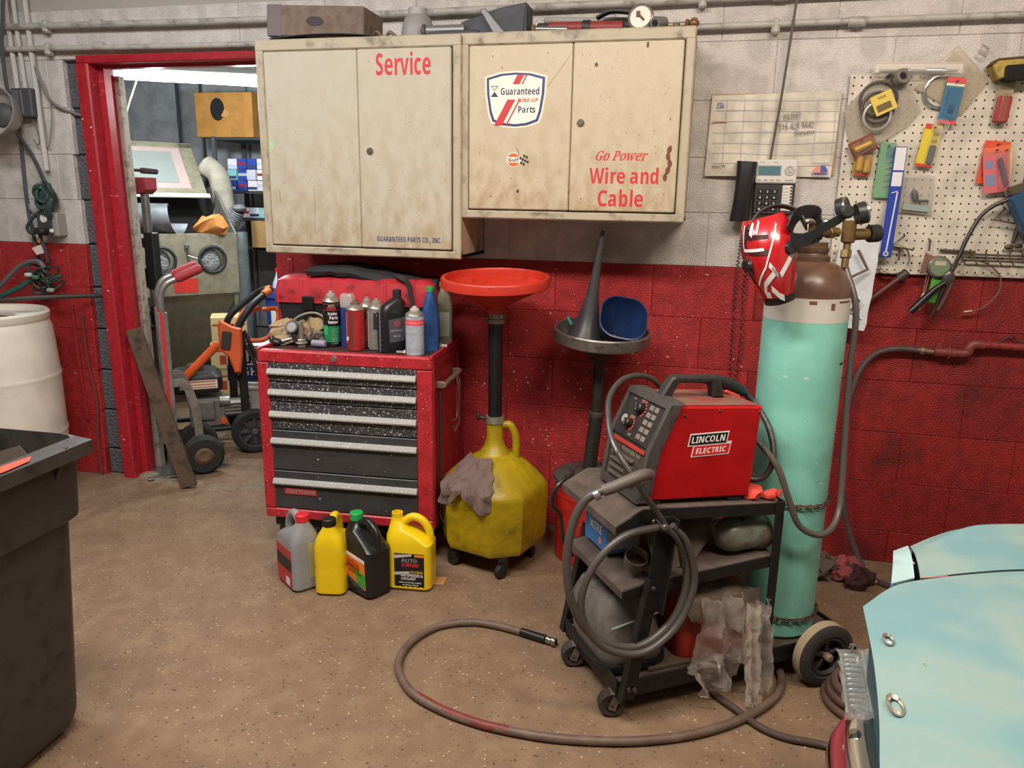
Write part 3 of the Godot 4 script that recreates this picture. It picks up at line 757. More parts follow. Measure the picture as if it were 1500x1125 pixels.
func crumple(g: G, amp: float, freq: float, sd := 1) -> G:   # pushes every vertex about with smooth noise: rags, bags, foil
	var f := FastNoiseLite.new()
	f.seed = sd; f.frequency = freq; f.fractal_octaves = 3
	var o := G.new()
	for p in g.v: o.v.append(p + Vector3(f.get_noise_3dv(p), f.get_noise_3dv(p + V(9, 3, 5)), f.get_noise_3dv(p + V(-7, 8, 2))) * amp)
	return o
func pressure_washer() -> void:
	var w := thing("pressure_washer", "black and orange petrol pressure washer on wheels in the rear room", "pressure washer", V(-2.715, 0, -0.58), 37)
	var blk := mat("1f2022", 0.5)
	var org := mat("dd5f22", 0.5)
	var alu := mat("9a9a94", 0.4, {"m": 0.5, "t": "mottle"})
	var fr := G.new()
	for s in [-1, 1]: fr.cyl(V(-0.28, 0.14, 0.13 * s), V(0.26, 0.14, 0.13 * s), 0.016, 10, 0.003)
	fr.cyl(V(-0.26, 0.14, -0.13), V(-0.26, 0.14, 0.13), 0.016, 10).cyl(V(0.2, 0.12, -0.2), V(0.2, 0.12, 0.2), 0.012, 10)
	fr.cyl(V(-0.24, 0.14, 0.12), V(-0.24, 0.0, 0.12), 0.02, 10).cyl(V(-0.24, 0.14, -0.12), V(-0.24, 0.0, -0.12), 0.02, 10)
	part(w, "frame", fr, blk)
	for s in [-1, 1]:
		part(w, "post", G.new().box(V(0.16 + 0.02 * s, 0.42, 0.14 * s), V(0.045, 0.56, 0.03), 0.006), blk)
		var wl := part(w, "wheel", G.new().lathe([Vector2(0.09, -0.03), Vector2(0.115, -0.032), Vector2(0.128, -0.02), Vector2(0.128, 0.02), Vector2(0.115, 0.032), Vector2(0.09, 0.03)], 32, T(0, 0, 0, V(90, 0, 0))), mat("232426", 0.75), V(0.22, 0.128, 0.2 * s))
		var rim := G.new().lathe([Vector2(0, -0.012), Vector2(0.03, -0.014), Vector2(0.09, -0.004), Vector2(0.092, 0.004), Vector2(0.03, 0.014), Vector2(0, 0.016)], 24, T(0, 0, 0, V(90, 0, 0)))
		rim.lathe([Vector2(0.082, -0.026), Vector2(0.097, -0.03), Vector2(0.097, 0.03), Vector2(0.082, 0.026)], 32, T(0, 0, 0, V(90, 0, 0)))
		for k in 8: rim.box(Basis(Vector3.BACK, TAU * k / 8) * V(0.056, 0, 0.008), V(0.06, 0.022, 0.03), 0.005, Basis(Vector3.BACK, TAU * k / 8))
		part(wl, "rim", rim, mat("3f4043", 0.55))
		part(wl, "hub", G.new().cyl(V(0, 0, -0.035), V(0, 0, 0.035), 0.018, 14, 0.004), mat("55565a", 0.5))
	# engine
	part(w, "engine_block", G.new().box(V(-0.02, 0.23, 0.02), V(0.2, 0.17, 0.2), 0.015).box(V(-0.04, 0.25, 0.12), V(0.12, 0.12, 0.03), 0.01), alu)
	part(w, "fuel_tank", G.new().loft([ring(0.24, 0.22, 0.04, 0.35, Vector2(-0.07, 0)), ring(0.28, 0.25, 0.04, 0.37, Vector2(-0.07, 0)), ring(0.28, 0.25, 0.04, 0.44, Vector2(-0.07, 0)), ring(0.22, 0.2, 0.04, 0.47, Vector2(-0.07, 0))]), mat("2b2a28", 0.5, {"t": "grime"}))
	part(w, "fuel_cap", G.new().lathe([Vector2(0, 0.465), Vector2(0.045, 0.465), Vector2(0.05, 0.49), Vector2(0.042, 0.505), Vector2(0, 0.505)], 16, T(-0.07, 0, 0.02)), mat("b9b4aa", 0.25, {"m": 0.9}))
	part(w, "warning_label", G.new().box(V(-0.06, 0.405, 0.1262), V(0.2, 0.05, 0.001), 0), mat("e6e0d4", 0.5))
	part(w, "label_print", G.new().box(V(-0.05, 0.422, 0.1272), V(0.16, 0.007, 0.001), 0).box(V(-0.05, 0.405, 0.1272), V(0.16, 0.005, 0.001), 0).box(V(-0.05, 0.39, 0.1272), V(0.16, 0.005, 0.001), 0), mat("cf6a30", 0.5))
	part(w, "pump", G.new().box(V(0.14, 0.25, 0.08), V(0.15, 0.09, 0.08), 0.01).cyl(V(0.06, 0.22, 0.1), V(0.06, 0.33, 0.1), 0.025, 12, 0.004).cyl(V(0.04, 0.3, 0.12), V(0.1, 0.3, 0.12), 0.03, 12, 0.004), alu)
	for k in 4: part(w, "cooling_fin", G.new().box(V(0.14, 0.222 + 0.02 * k, 0.122), V(0.14, 0.008, 0.012), 0.002), alu)
	part(w, "fuel_switch", G.new().box(V(-0.1, 0.3, 0.135), V(0.04, 0.03, 0.03), 0.005), mat("d8382c", 0.5))
	part(w, "yellow_knob", G.new().box(V(-0.08, 0.27, 0.137), V(0.03, 0.025, 0.02), 0.004), mat("e2b832", 0.5))
	part(w, "oil_plug", G.new().cyl(V(0.06, 0.185, 0.12), V(0.06, 0.185, 0.145), 0.02, 12, 0.004), org)
	# handle loop, panel and gun holder
	part(w, "handle", G.new().tube(curve([V(0.16, 0.6, 0.14), V(0.16, 0.7, 0.14), V(0.24, 0.83, 0.13), V(0.35, 0.91, 0.06), V(0.36, 0.915, -0.02), V(0.3, 0.88, -0.12), V(0.14, 0.74, -0.14), V(0.13, 0.6, -0.14)], 6), 0.02, 12), blk)
	part(w, "handle_grip", G.new().tube([V(0.322, 0.895, 0.085), V(0.352, 0.911, 0.055), V(0.364, 0.917, 0.02), V(0.362, 0.915, -0.02)], 0.024, 12), mat("d9712e", 0.6))
	part(w, "control_panel", G.new().prism([Vector2(-0.06, 0.1), Vector2(-0.05, 0.14), Vector2(0.02, 0.1), Vector2(0.065, 0.09), Vector2(0.065, -0.06), Vector2(0.05, -0.16), Vector2(0.02, -0.16), Vector2(-0.01, -0.07), Vector2(-0.055, -0.03)], 0.05, 0.01, T(0.12, 0.635, 0.175, V(-10, -10, 0))), org)
	part(w, "panel_label", G.new().prism(rrect(0.05, 0.1, 0.01), 0.004, 0.001, T(0.098, 0.665, 0.204, V(-10, -10, -8))), mat("2c2421", 0.5))
	part(w, "lance_tube", G.new().cyl(V(-0.16, 0.42, 0.13), V(0.06, 0.64, 0.15), 0.024, 12, 0.005), org)
	part(w, "spray_gun", G.new().tube(curve([V(0.16, 0.66, 0.0), V(0.22, 0.78, 0.0), V(0.3, 0.82, 0.0)], 5), 0.024, 10).tube(curve([V(0.2, 0.62, 0.0), V(0.33, 0.63, 0.02), V(0.4, 0.73, 0.02), V(0.4, 0.8, 0.0), V(0.32, 0.8, 0)], 5), 0.014, 8), org)
	part(w, "hose", G.new().tube(curve([V(0.2, 0.7, 0.12), V(0.28, 0.5, 0.15), V(0.34, 0.32, 0.17), V(0.3, 0.25, 0.12), V(0.27, 0.4, 0.1), V(0.22, 0.66, 0.1)], 6), 0.011, 8).tube(curve([V(0.18, 0.68, 0.14), V(0.25, 0.5, 0.17), V(0.31, 0.28, 0.19), V(0.34, 0.22, 0.18)], 6), 0.01, 8), mat("2b2523", 0.6))

# ---------- wall cabinets ----------
func cabinets() -> void:
	var cream := mat("b3a992", 0.45, {"t": "grime", "s": 1.4, "b": "bump", "bs": 0.05})
	var dark := mat("2b211b", 0.9)
	var red := mat("c9303c", 0.5)
	var navy := mat("2b3560", 0.5)
	var L := [[-1.322, 1.221, 0.842, 0.817, 0.345, -0.413, 0.432], [-0.484, 1.38, 0.848, 0.662, 0.33, -0.42, 0.415]]
	for c in 2:
		var x: float = L[c][0]
		var y: float = L[c][1]
		var w: float = L[c][2]
		var h: float = L[c][3]
		var d: float = L[c][4]
		var t := thing("wall_cabinet", ["tall cream metal wall cabinet with red Service lettering, the left of the pair", "shorter cream metal wall cabinet with a shield sticker and Wire and Cable lettering"][c], "cabinet", V(x, y, 0))
		var g := G.new()
		g.box(V(0, h - 0.01, d / 2), V(w, 0.02, d), 0.004).box(V(0, 0.01, d / 2), V(w, 0.02, d), 0.004)
		for s in [-1, 1]: g.box(V(s * (w / 2 - 0.008), h / 2, d / 2), V(0.016, h, d), 0.004)
		g.box(V(0, h / 2, 0.008), V(w, h, 0.016), 0.002)
		# front rim
		g.box(V(0, h - 0.02, d - 0.01), V(w + 0.003, 0.043, 0.024), 0.005).box(V(0, 0.014, d - 0.01), V(w + 0.003, 0.031, 0.024), 0.005)
		g.box(V(-w / 2 + 0.0155, h / 2, d - 0.0115), V(0.034, h - 0.004, 0.024), 0.005).box(V(w / 2 - 0.0155, h / 2, d - 0.0115), V(0.034, h - 0.004, 0.024), 0.005)
		part(t, "body", g, cream)
		part(t, "lining", G.new().box(V(0, h / 2, d - 0.05), V(w - 0.04, h - 0.04, 0.02), 0), dark)
		var x0 := -w / 2 + 0.036
		var xm := [0.01, 0.0][c] as float
		var x1 := w / 2 - 0.036
		var dh := h - 0.078
		var yc := (0.033 + h - 0.043) / 2
		for k in 2:
			var a: float = [x0, xm + 0.0015][k]
			var b: float = [xm - 0.0015, x1][k]
			var tx: String = ["door0", "door1"][c] if k == 0 else ["door3", "door2"][c]
			var dr := part(t, "door", G.new().box(Vector3.ZERO, V(b - a, dh, 0.02), 0.004), fitted(tx, b - a, dh, 0.42), V((a + b) / 2, yc, d - 0.006 + 0.004 * k))
			if k == 1:
				var lk := part(dr, "lock", G.new().lathe([Vector2(0, 0), Vector2(0.014, 0), Vector2(0.0125, 0.006), Vector2(0.009, 0.009), Vector2(0, 0.009)], 18, T(0, 0, 0.01, V(90, 0, 0))).box(V(0, 0, 0.019), V(0.003, 0.011, 0.003), 0.0005), mat("8d877c", 0.3, {"m": 0.8}), V(-(b - a) / 2 + [0.045, 0.034][c], [0.0, 0.02][c], 0))
		var z := d + 0.0085
		if c == 0:
			part(t, "lettering", G.new().text("Service", 0.218, 0.082, T(0.198, h - 0.098, z)), red)
			part(t, "lettering", G.new().text("GUARANTEED PARTS CO., INC.", 0.27, 0.023, T(0.212, 0.068, z), "Droid Sans", true), navy)
		else:
			part(t, "lettering", G.new().text("Wire and", 0.25, 0.058, T(0.2, 0.163, z)), red)
			part(t, "lettering", G.new().text("Cable", 0.165, 0.062, T(0.192, 0.083, z)), red)
			part(t, "lettering", G.new().text("Go Power", 0.185, 0.034, T(0.19, 0.232, z), "Droid Serif", true, 0.0, 0.35), red)
			# the shield sticker
			var sh := []
			sh.append_array([Vector2(-0.118, 0.078), Vector2(-0.06, 0.093), Vector2(0, 0.097), Vector2(0.06, 0.093), Vector2(0.118, 0.078), Vector2(0.116, 0.02), Vector2(0.105, -0.05), Vector2(0.093, -0.085), Vector2(0.05, -0.1), Vector2(0, -0.105), Vector2(-0.05, -0.1), Vector2(-0.093, -0.085), Vector2(-0.105, -0.05), Vector2(-0.116, 0.02)])
			var st := part(t, "shield_sticker", G.new().prism(sh, 0.0008, 0.0002), mat("e3dcc6", 0.4), V(-0.21, 0.432, z - 0.004))
			var sc := func(k: float) -> Array: return sh.map(func(p): return p * k)
			part(st, "border", G.new().prism(sc.call(0.93), 0.0008, 0.0002, T(0, 0, 0.0008)), mat("2d4178", 0.45))
			part(st, "field", G.new().prism(sc.call(0.85), 0.0008, 0.0002, T(0, 0, 0.0016)), mat("efe9da", 0.45))
			for q in [[-0.047, -0.015, -0.093, -0.003, 0.03], [-0.007, -0.003, -0.093, -0.003, 0.006], [0.029, 0.052, 0.05, 0.083, 0.026], [0.062, 0.066, 0.05, 0.083, 0.006]]:
				var yb: float = q[2]
				var yt: float = q[3]
				var sx := (yt - yb) * 0.55
				var xb: float = q[0] - 0.02 if q[2] < 0 else q[0] - 0.04
				if q[2] < 0 and q[4] < 0.01: xb = -0.024
				part(st, "stripe", G.new().prism([Vector2(xb, yb), Vector2(xb + q[4], yb), Vector2(xb + q[4] + sx, yt), Vector2(xb + sx, yt)], 0.0006, 0.0001, T(-0.012 if q[2] < 0 else 0.0, 0, 0.0024)), red)
			pass
			part(st, "lettering", G.new().text("Guaranteed", 0.145, 0.026, T(0.017, 0.026, 0.0026), "Droid Sans", true).text("Parts", 0.064, 0.023, T(0.044, -0.038, 0.0026)), navy)
			part(st, "lettering", G.new().text("TUNE-UP", 0.078, 0.013, T(0.046, -0.006, 0.0026), "Droid Sans", true, 0.0, 0.3), red)
			part(st, "emblem", G.new().prism([Vector2(-0.014, -0.018), Vector2(0.014, -0.018), Vector2(0, 0)], 0.0006, 0.0001, T(-0.079, 0.025, 0.0026)).prism([Vector2(-0.014, 0.018), Vector2(-0.011, 0.018), Vector2(0.001, 0.001), Vector2(-0.001, 0.001)], 0.0006, 0.0001, T(-0.079, 0.027, 0.0026)).prism([Vector2(0.014, 0.018), Vector2(0.011, 0.018), Vector2(-0.001, 0.001), Vector2(0.001, 0.001)], 0.0006, 0.0001, T(-0.079, 0.027, 0.0026)).prism([Vector2(-0.014, 0.018), Vector2(0.014, 0.018), Vector2(0.012, 0.016), Vector2(-0.012, 0.016)], 0.0006, 0.0001, T(-0.079, 0.027, 0.0026)), navy)
			# small round oil sticker with a chequered flag
			var gs := part(t, "round_sticker", G.new().prism(arc2(Vector2.ZERO, 0.027, 0, 345, 23), 0.0006, 0.0001), mat("efe6d6", 0.45), V(-0.213, 0.216, z - 0.004))
			var band := G.new()
			band.prism(arc2(Vector2.ZERO, 0.024, 25, 155, 10), 0.0005, 0.0001, T(0, 0, 0.0006)).prism(arc2(Vector2.ZERO, 0.024, 205, 335, 10), 0.0005, 0.0001, T(0, 0, 0.0006))
			part(gs, "orange_bands", band, mat("d8663a", 0.5))
			part(gs, "lettering", G.new().text("Gulf", 0.04, 0.013, T(0, 0, 0.001)), mat("22243c", 0.5))
			var fg := G.new()
			for i in 4:
				for j in 4:
					if (i + j) % 2 == 0: fg.box(V(0.026 + 0.0075 * i + 0.002 * j, 0.006 - 0.0085 * j + 0.004 * i, 0.0006), V(0.0075, 0.0085, 0.0006), 0)
			fg.box(V(0.017, 0.028, 0.0006), V(0.0015, 0.03, 0.0006), 0, Basis(Vector3.BACK, 0.4))
			part(gs, "flag", fg, mat("2b2724", 0.5))
func cabinet_top() -> void:
	var y1 := 2.038
	# cardboard boxes
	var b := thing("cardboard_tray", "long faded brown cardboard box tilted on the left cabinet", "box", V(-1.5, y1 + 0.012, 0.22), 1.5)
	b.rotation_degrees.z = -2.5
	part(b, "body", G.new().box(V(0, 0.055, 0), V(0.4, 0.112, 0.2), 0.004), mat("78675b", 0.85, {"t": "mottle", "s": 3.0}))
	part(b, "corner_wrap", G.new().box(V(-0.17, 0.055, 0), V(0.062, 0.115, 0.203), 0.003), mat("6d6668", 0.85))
	var ov := []
	for k in 14: ov.append(Vector2(0.036 * cos(TAU * k / 14), 0.017 * sin(TAU * k / 14)))
	part(b, "hand_hole", G.new().prism(ov, 0.003, 0.0005, T(-0.0, 0.055, 0.1005)), mat("443f42", 0.9))
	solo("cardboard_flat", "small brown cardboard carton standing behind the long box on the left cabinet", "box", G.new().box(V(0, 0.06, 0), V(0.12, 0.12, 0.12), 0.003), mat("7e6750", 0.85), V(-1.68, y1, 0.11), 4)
	solo("black_sheet", "black curled sheet under the long cardboard box", "sheet", G.new().sheet(func(u, w): return V(lerpf(-0.22, 0.22, u), 0.006 + 0.012 * sin(u * PI), lerpf(0.12, -0.1, w)), 12, 2, 0.003), mat("2c2c30", 0.7), V(-1.46, y1, 0.225))
	# grey plastic funnel jug
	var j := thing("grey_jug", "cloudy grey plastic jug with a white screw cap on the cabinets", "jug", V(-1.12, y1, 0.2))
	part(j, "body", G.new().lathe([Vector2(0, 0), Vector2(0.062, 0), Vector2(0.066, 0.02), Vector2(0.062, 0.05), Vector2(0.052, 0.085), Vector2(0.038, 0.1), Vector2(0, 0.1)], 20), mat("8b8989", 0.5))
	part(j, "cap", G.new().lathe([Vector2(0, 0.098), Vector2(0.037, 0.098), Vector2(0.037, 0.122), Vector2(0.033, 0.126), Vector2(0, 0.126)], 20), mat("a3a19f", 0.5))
	solo("metal_bits", "rusty loops and scraps of metal between the box and the grey jug", "scrap", G.new().tube(curve([V(-0.08, 0.015, 0), V(-0.05, 0.04, 0.01), V(-0.02, 0.01, 0), V(0.01, 0.035, 0.02), V(0.04, 0.012, 0), V(0.07, 0.03, 0.01)], 5), 0.007, 7), mat("7d6a63", 0.6, {"m": 0.3}), V(-1.23, y1, 0.22))
	var ft := thing("flash_tube", "dull grey metal tube with a dark end lying before the grey jug", "tube", V(-1.03, y1 + 0.026, 0.27), 6)
	part(ft, "tube", G.new().cyl(V(-0.03, 0, 0), V(0.12, 0.005, 0), 0.02, 16, 0.003), mat("88868a", 0.4, {"m": 0.5}))
	part(ft, "end_cap", G.new().cyl(V(-0.045, 0, 0), V(-0.03, 0, 0), 0.026, 16, 0.004), mat("4a4a54", 0.5))
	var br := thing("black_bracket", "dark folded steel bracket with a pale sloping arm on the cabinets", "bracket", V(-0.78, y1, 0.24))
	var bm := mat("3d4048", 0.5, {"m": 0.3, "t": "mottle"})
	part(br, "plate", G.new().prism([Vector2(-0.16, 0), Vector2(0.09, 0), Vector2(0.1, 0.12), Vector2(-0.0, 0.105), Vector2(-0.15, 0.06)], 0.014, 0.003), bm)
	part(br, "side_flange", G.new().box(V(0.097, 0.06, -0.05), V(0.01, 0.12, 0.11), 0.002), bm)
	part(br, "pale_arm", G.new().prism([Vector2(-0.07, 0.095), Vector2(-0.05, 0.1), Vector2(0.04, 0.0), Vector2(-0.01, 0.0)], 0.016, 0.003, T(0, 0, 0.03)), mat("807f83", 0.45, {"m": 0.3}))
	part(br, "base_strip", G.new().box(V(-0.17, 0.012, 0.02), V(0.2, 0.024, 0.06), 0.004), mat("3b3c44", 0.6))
	solo("grey_wedge", "long dark grey wedge of bent sheet metal beside the steel bracket", "sheet metal", G.new().prism([Vector2(-0.17, 0), Vector2(0.1, 0), Vector2(0.1, 0.085), Vector2(-0.17, 0.04)], 0.05, 0.003), mat("55585d", 0.5, {"m": 0.2, "t": "grime"}), V(-0.89, y1, 0.16))
	var jk := thing("red_tube_tool", "red and black tool with a silver rod lying on the right cabinet", "tool", V(-0.47, y1, 0.21))
	part(jk, "red_body", G.new().cyl(V(-0.13, 0.035, 0), V(0.15, 0.03, 0.01), 0.022, 14, 0.004), mat("8a3633", 0.5, {"t": "grime", "s": 5.0}))
	part(jk, "collar", G.new().cyl(V(-0.005, 0.033, 0.002), V(0.03, 0.033, 0.004), 0.026, 14, 0.004), mat("2b2a2c", 0.5))
	part(jk, "collar", G.new().cyl(V(0.15, 0.03, 0.01), V(0.2, 0.035, 0.01), 0.027, 14, 0.005), mat("2b2a2c", 0.5))
	part(jk, "silver_rod", G.new().cyl(V(-0.17, 0.024, 0.05), V(-0.05, 0.02, 0.055), 0.009, 12, 0.002), mat("9d9f9f", 0.3, {"m": 0.8}))
	part(jk, "rod_end", G.new().cyl(V(-0.185, 0.025, 0.05), V(-0.17, 0.024, 0.05), 0.015, 12, 0.003), mat("6b5136", 0.6))
	solo("white_tube", "long off-white tube lying behind the red tool", "tube", G.new().cyl(V(-0.15, 0.085, 0), V(0.17, 0.075, 0), 0.014, 12, 0.003), mat("9c9a99", 0.5), V(-0.49, y1, 0.1))
	solo("scrap_block", "dark scrap metal block under the white tube", "scrap", crumple(G.new().box(V(-0.02, 0.035, 0), V(0.3, 0.07, 0.06), 0.01), 0.012, 9), mat("3f3b3b", 0.7), V(-0.49, y1, 0.12))
	solo("black_arch", "black curved rubber strip behind the pressure gauge", "strip", G.new().strap(curve([V(-0.1, 0.075, 0), V(-0.05, 0.095, 0), V(0.02, 0.09, 0), V(0.07, 0.07, 0), V(0.1, 0.01, 0)], 5), 0.05, 0.006, V(0, 0, 1)), mat("26262a", 0.5), V(-0.33, y1, 0.16))
	var ga := thing("pressure_gauge", "round chrome rimmed gauge standing on the right cabinet", "gauge", V(-0.256, y1 + 0.047, 0.27), -8)
	part(ga, "case", G.new().lathe([Vector2(0, -0.03), Vector2(0.04, -0.03), Vector2(0.046, 0.0), Vector2(0.046, 0.012), Vector2(0.04, 0.016), Vector2(0.037, 0.01), Vector2(0, 0.01)], 28, T(0, 0, 0, V(80, 0, 0))), mat("a6a4a2", 0.3, {"m": 0.8}))
	part(ga, "dial", G.new().lathe([Vector2(0.0, 0.0108), Vector2(0.037, 0.0108), Vector2(0.036, 0.0112), Vector2(0, 0.0112)], 28, T(0, 0, 0, V(80, 0, 0))), mat("e6ded2", 0.5))
	part(ga, "needle_hub", G.new().box(V(0.004, 0.0, 0.014), V(0.03, 0.008, 0.004), 0.002, Basis(Vector3.BACK, -0.8)).box(V(-0.008, 0.012, 0.013), V(0.014, 0.02, 0.002), 0.001), mat("6a4331", 0.5))
	var so := thing("socket", "grey cylindrical socket lying beside the pressure gauge", "socket", V(-0.19, y1 + 0.02, 0.29), -25)
	part(so, "barrel", G.new().lathe([Vector2(0.009, 0.0), Vector2(0.019, 0.0), Vector2(0.021, 0.003), Vector2(0.021, 0.06), Vector2(0.0, 0.06)], 20, T(0, 0.0, 0.03, V(-80, 0, 0))), mat("8e8c89", 0.35, {"m": 0.6}))
	part(so, "bore", G.new().lathe([Vector2(0, -0.005), Vector2(0.011, -0.005), Vector2(0.011, 0.0), Vector2(0.0, 0.0)], 16, T(0, 0, 0.028, V(-80, 0, 0))), mat("17171a", 0.8))
	var va := thing("brass_valve", "small brass valve with rusty screws at the right end of the cabinets", "valve", V(-0.1, y1, 0.28))
	part(va, "stem", G.new().cyl(V(-0.06, 0.018, 0), V(0.0, 0.02, 0), 0.009, 10, 0.002), mat("99937f", 0.4, {"m": 0.6}))
	part(va, "body", G.new().cyl(V(0.0, 0.02, 0), V(0.012, 0.02, 0), 0.017, 8, 0.002).ball(V(0.028, 0.022, 0), V(0.02, 0.016, 0.016), 12).cyl(V(0.03, 0.0, 0.0), V(0.03, 0.04, 0), 0.011, 8, 0.002), mat("7a5d3d", 0.45, {"m": 0.5, "t": "grime"}))
	part(va, "nut", G.new().cyl(V(-0.03, 0.008, 0.02), V(-0.03, 0.02, 0.02), 0.012, 6, 0.001), mat("6d5446", 0.6))

# ---------- left end of the wall ----------
func wall_left() -> void:
	var cord := mat("33383a", 0.55)
	var lp := thing("work_lamp", "round dull metal lamp bowl hung on the wall at the left", "lamp", V(-3.235, 1.79, 0.05))
	part(lp, "bowl", G.new().lathe([Vector2(0.02, 0.0), Vector2(0.07, 0.0), Vector2(0.105, 0.06), Vector2(0.118, 0.1), Vector2(0.112, 0.1), Vector2(0.09, 0.05), Vector2(0.02, 0.02)], 30, T(0, 0, 0, V(78, 0, 0))), mat("b3aea8", 0.4, {"m": 0.4}))
	part(lp, "hub", G.new().lathe([Vector2(0, 0.01), Vector2(0.05, 0.01), Vector2(0.055, 0.05), Vector2(0.03, 0.07), Vector2(0, 0.07)], 20, T(0, 0, 0, V(78, 0, 0))), mat("4c4a48", 0.6))
	var jb := thing("junction_box", "dark grey electrical box under the white painted wall wires", "electrical box", V(-3.155, 1.857, 0.032))
	part(jb, "box", G.new().box(V(0, 0, 0), V(0.115, 0.13, 0.06), 0.006), mat("46484b", 0.6))
	part(jb, "cover_slot", G.new().box(V(0.005, 0, 0.031), V(0.014, 0.11, 0.004), 0.002).box(V(-0.03, 0, 0.031), V(0.035, 0.11, 0.003), 0.001), mat("5b5e62", 0.6))
	# painted wires and pipes down the wall
	var pw := mat("bfbcb8", 0.5)
	for k in 3:
		var x: float = [-3.215, -3.17, -3.105][k]
		solo("painted_conduit", ["white painted conduit above the junction box, left of three", "white painted conduit above the junction box, middle of three", "white painted conduit running past the junction box, right of three"][k], "conduit", G.new().tube([V(0, 0.56, 0.02), V(0, 0.3, 0.018), V(0.01, 0.07 if k < 2 else -0.3, 0.02)], [0.012, 0.01, 0.012][k], 8), pw, V(x, 1.85, 0))
	var W := func(kind: String, label: String, pts: Array, r: float, m: Material) -> void:
		solo(kind, label, "wire", G.new().tube(curve(pts, 5), r, 7), m)
	W.call("long_cable", "long dark cable hanging down the wall at the far left", [V(-3.18, 2.34, 0.06), V(-3.185, 2.25, 0.07), V(-3.22, 2.1, 0.065), V(-3.235, 1.92, 0.05), V(-3.225, 1.8, 0.02), V(-3.24, 1.4, 0.015), V(-3.22, 1.2, 0.015), V(-3.2, 0.95, 0.02)], 0.0085, mat("4a4c50", 0.55))
	W.call("lamp_cable", "dark lamp cable running from the bowl to the green cord bundle", [V(-3.2, 1.72, 0.06), V(-3.16, 1.62, 0.03), V(-3.11, 1.5, 0.03), V(-3.09, 1.43, 0.04)], 0.0085, cord)
	W.call("door_wire", "grey wire looping from the wall into the gap beside the door frame", [V(-3.11, 2.06, 0.02), V(-3.07, 1.95, 0.02), V(-3.03, 1.88, 0.025), V(-2.97, 1.835, 0.02), V(-2.9, 1.805, -0.02)], 0.006, mat("77746f", 0.6))
	W.call("thin_wire", "thin grey wire bent to a hook near the junction box", [V(-3.09, 2.1, 0.015), V(-3.08, 2.0, 0.02), V(-3.04, 1.9, 0.02), V(-3.03, 1.8, 0.02), V(-3.06, 1.68, 0.02), V(-3.075, 1.66, 0.02), V(-3.08, 1.7, 0.02), V(-3.09, 1.95, 0.015)], 0.0035, mat("85827c", 0.6))
	W.call("hook_wire", "short wire hook under the junction box", [V(-3.13, 1.79, 0.03), V(-3.11, 1.72, 0.03), V(-3.11, 1.675, 0.03), V(-3.125, 1.67, 0.03), V(-3.14, 1.69, 0.03)], 0.0035, mat("6d6a66", 0.6))
	# outlet with power strip and tangled green cord
	var st := thing("outlet_box", "grey wall outlet box with plugs under the dark green cord", "outlet", V(-3.09, 1.295, 0.03))
	part(st, "box", G.new().box(V(0, 0, 0), V(0.115, 0.115, 0.06), 0.006), mat("8e8b86", 0.5))
	part(st, "face_plate", G.new().box(V(-0.012, 0, 0.032), V(0.085, 0.105, 0.006), 0.002), mat("3c3e40", 0.5))
	part(st, "plug", G.new().box(V(-0.02, -0.03, 0.055), V(0.06, 0.03, 0.045), 0.008), mat("232528", 0.5))
	part(st, "socket_face", G.new().prism(arc2(Vector2.ZERO, 0.02, 0, 340, 17), 0.006, 0.001, T(-0.012, 0.028, 0.037)), mat("cfccc4", 0.5))
	part(st, "cable_clip", G.new().box(V(0.03, -0.03, 0.04), V(0.02, 0.02, 0.015), 0.005), mat("d4d1c8", 0.5))
	solo("plaster_patch", "pale round lump of plaster on the wall beside the outlet box", "plaster", G.new().ball(V(0, 0, 0), V(0.055, 0.045, 0.03), 14), mat("b1aeaa", 0.8), V(-3.18, 1.375, 0.005))
	var gc := mat("2f4440", 0.5)
	var knot := G.new()
	rng.seed = 12
	for k in 7:
		var c := V(-3.08 + rng.randf_range(-0.02, 0.025), 1.44 + rng.randf_range(-0.03, 0.03), 0.05 + 0.004 * k)
		var lp2 := []
		for q in 9: lp2.append(c + V(0.035 * cos(TAU * q / 9 + k) * (0.7 + 0.08 * k), 0.05 * sin(TAU * q / 9 + k), 0.015 * sin(2 * TAU * q / 9)))
		knot.tube(curve(lp2, 3, true), 0.0075, 7, true)
	for k in 6: knot.tube(curve([V(-3.085 + 0.006 * k, 1.46, 0.05), V(-3.1 + 0.012 * k, 1.38, 0.065 + 0.004 * k), V(-3.125 + 0.012 * k, 1.32, 0.06)], 4), 0.0075, 7)
	knot.tube(curve([V(-3.1, 1.36, 0.06), V(-3.16, 1.34, 0.05), V(-3.22, 1.28, 0.05), V(-3.2, 1.25, 0.05), V(-3.13, 1.262, 0.065)], 5), 0.0085, 7)
	solo("extension_cord", "dark green extension cord knotted above the outlet box", "cord", knot, gc)
	var tg := thing("cord_tag", "cream paper tag on the cord below the outlet box", "tag", V(-3.155, 1.17, 0.06))
	part(tg, "tag", G.new().prism([Vector2(-0.045, 0.008), Vector2(0.02, 0.03), Vector2(0.035, -0.012), Vector2(-0.02, -0.024)], 0.002, 0.0005), mat("d8c6bd", 0.7))
	part(tg, "ferrule", G.new().cyl(V(0.005, 0.06, 0), V(0.01, 0.035, 0), 0.012, 10, 0.002), mat("a5763a", 0.5))
	part(tg, "cord", G.new().tube(curve([V(0.0, 0.09, -0.01), V(0.02, 0.04, 0), V(0.035, 0.0, 0.0), V(0.04, -0.06, 0)], 4), 0.009, 7), cord)
	var bun := G.new()
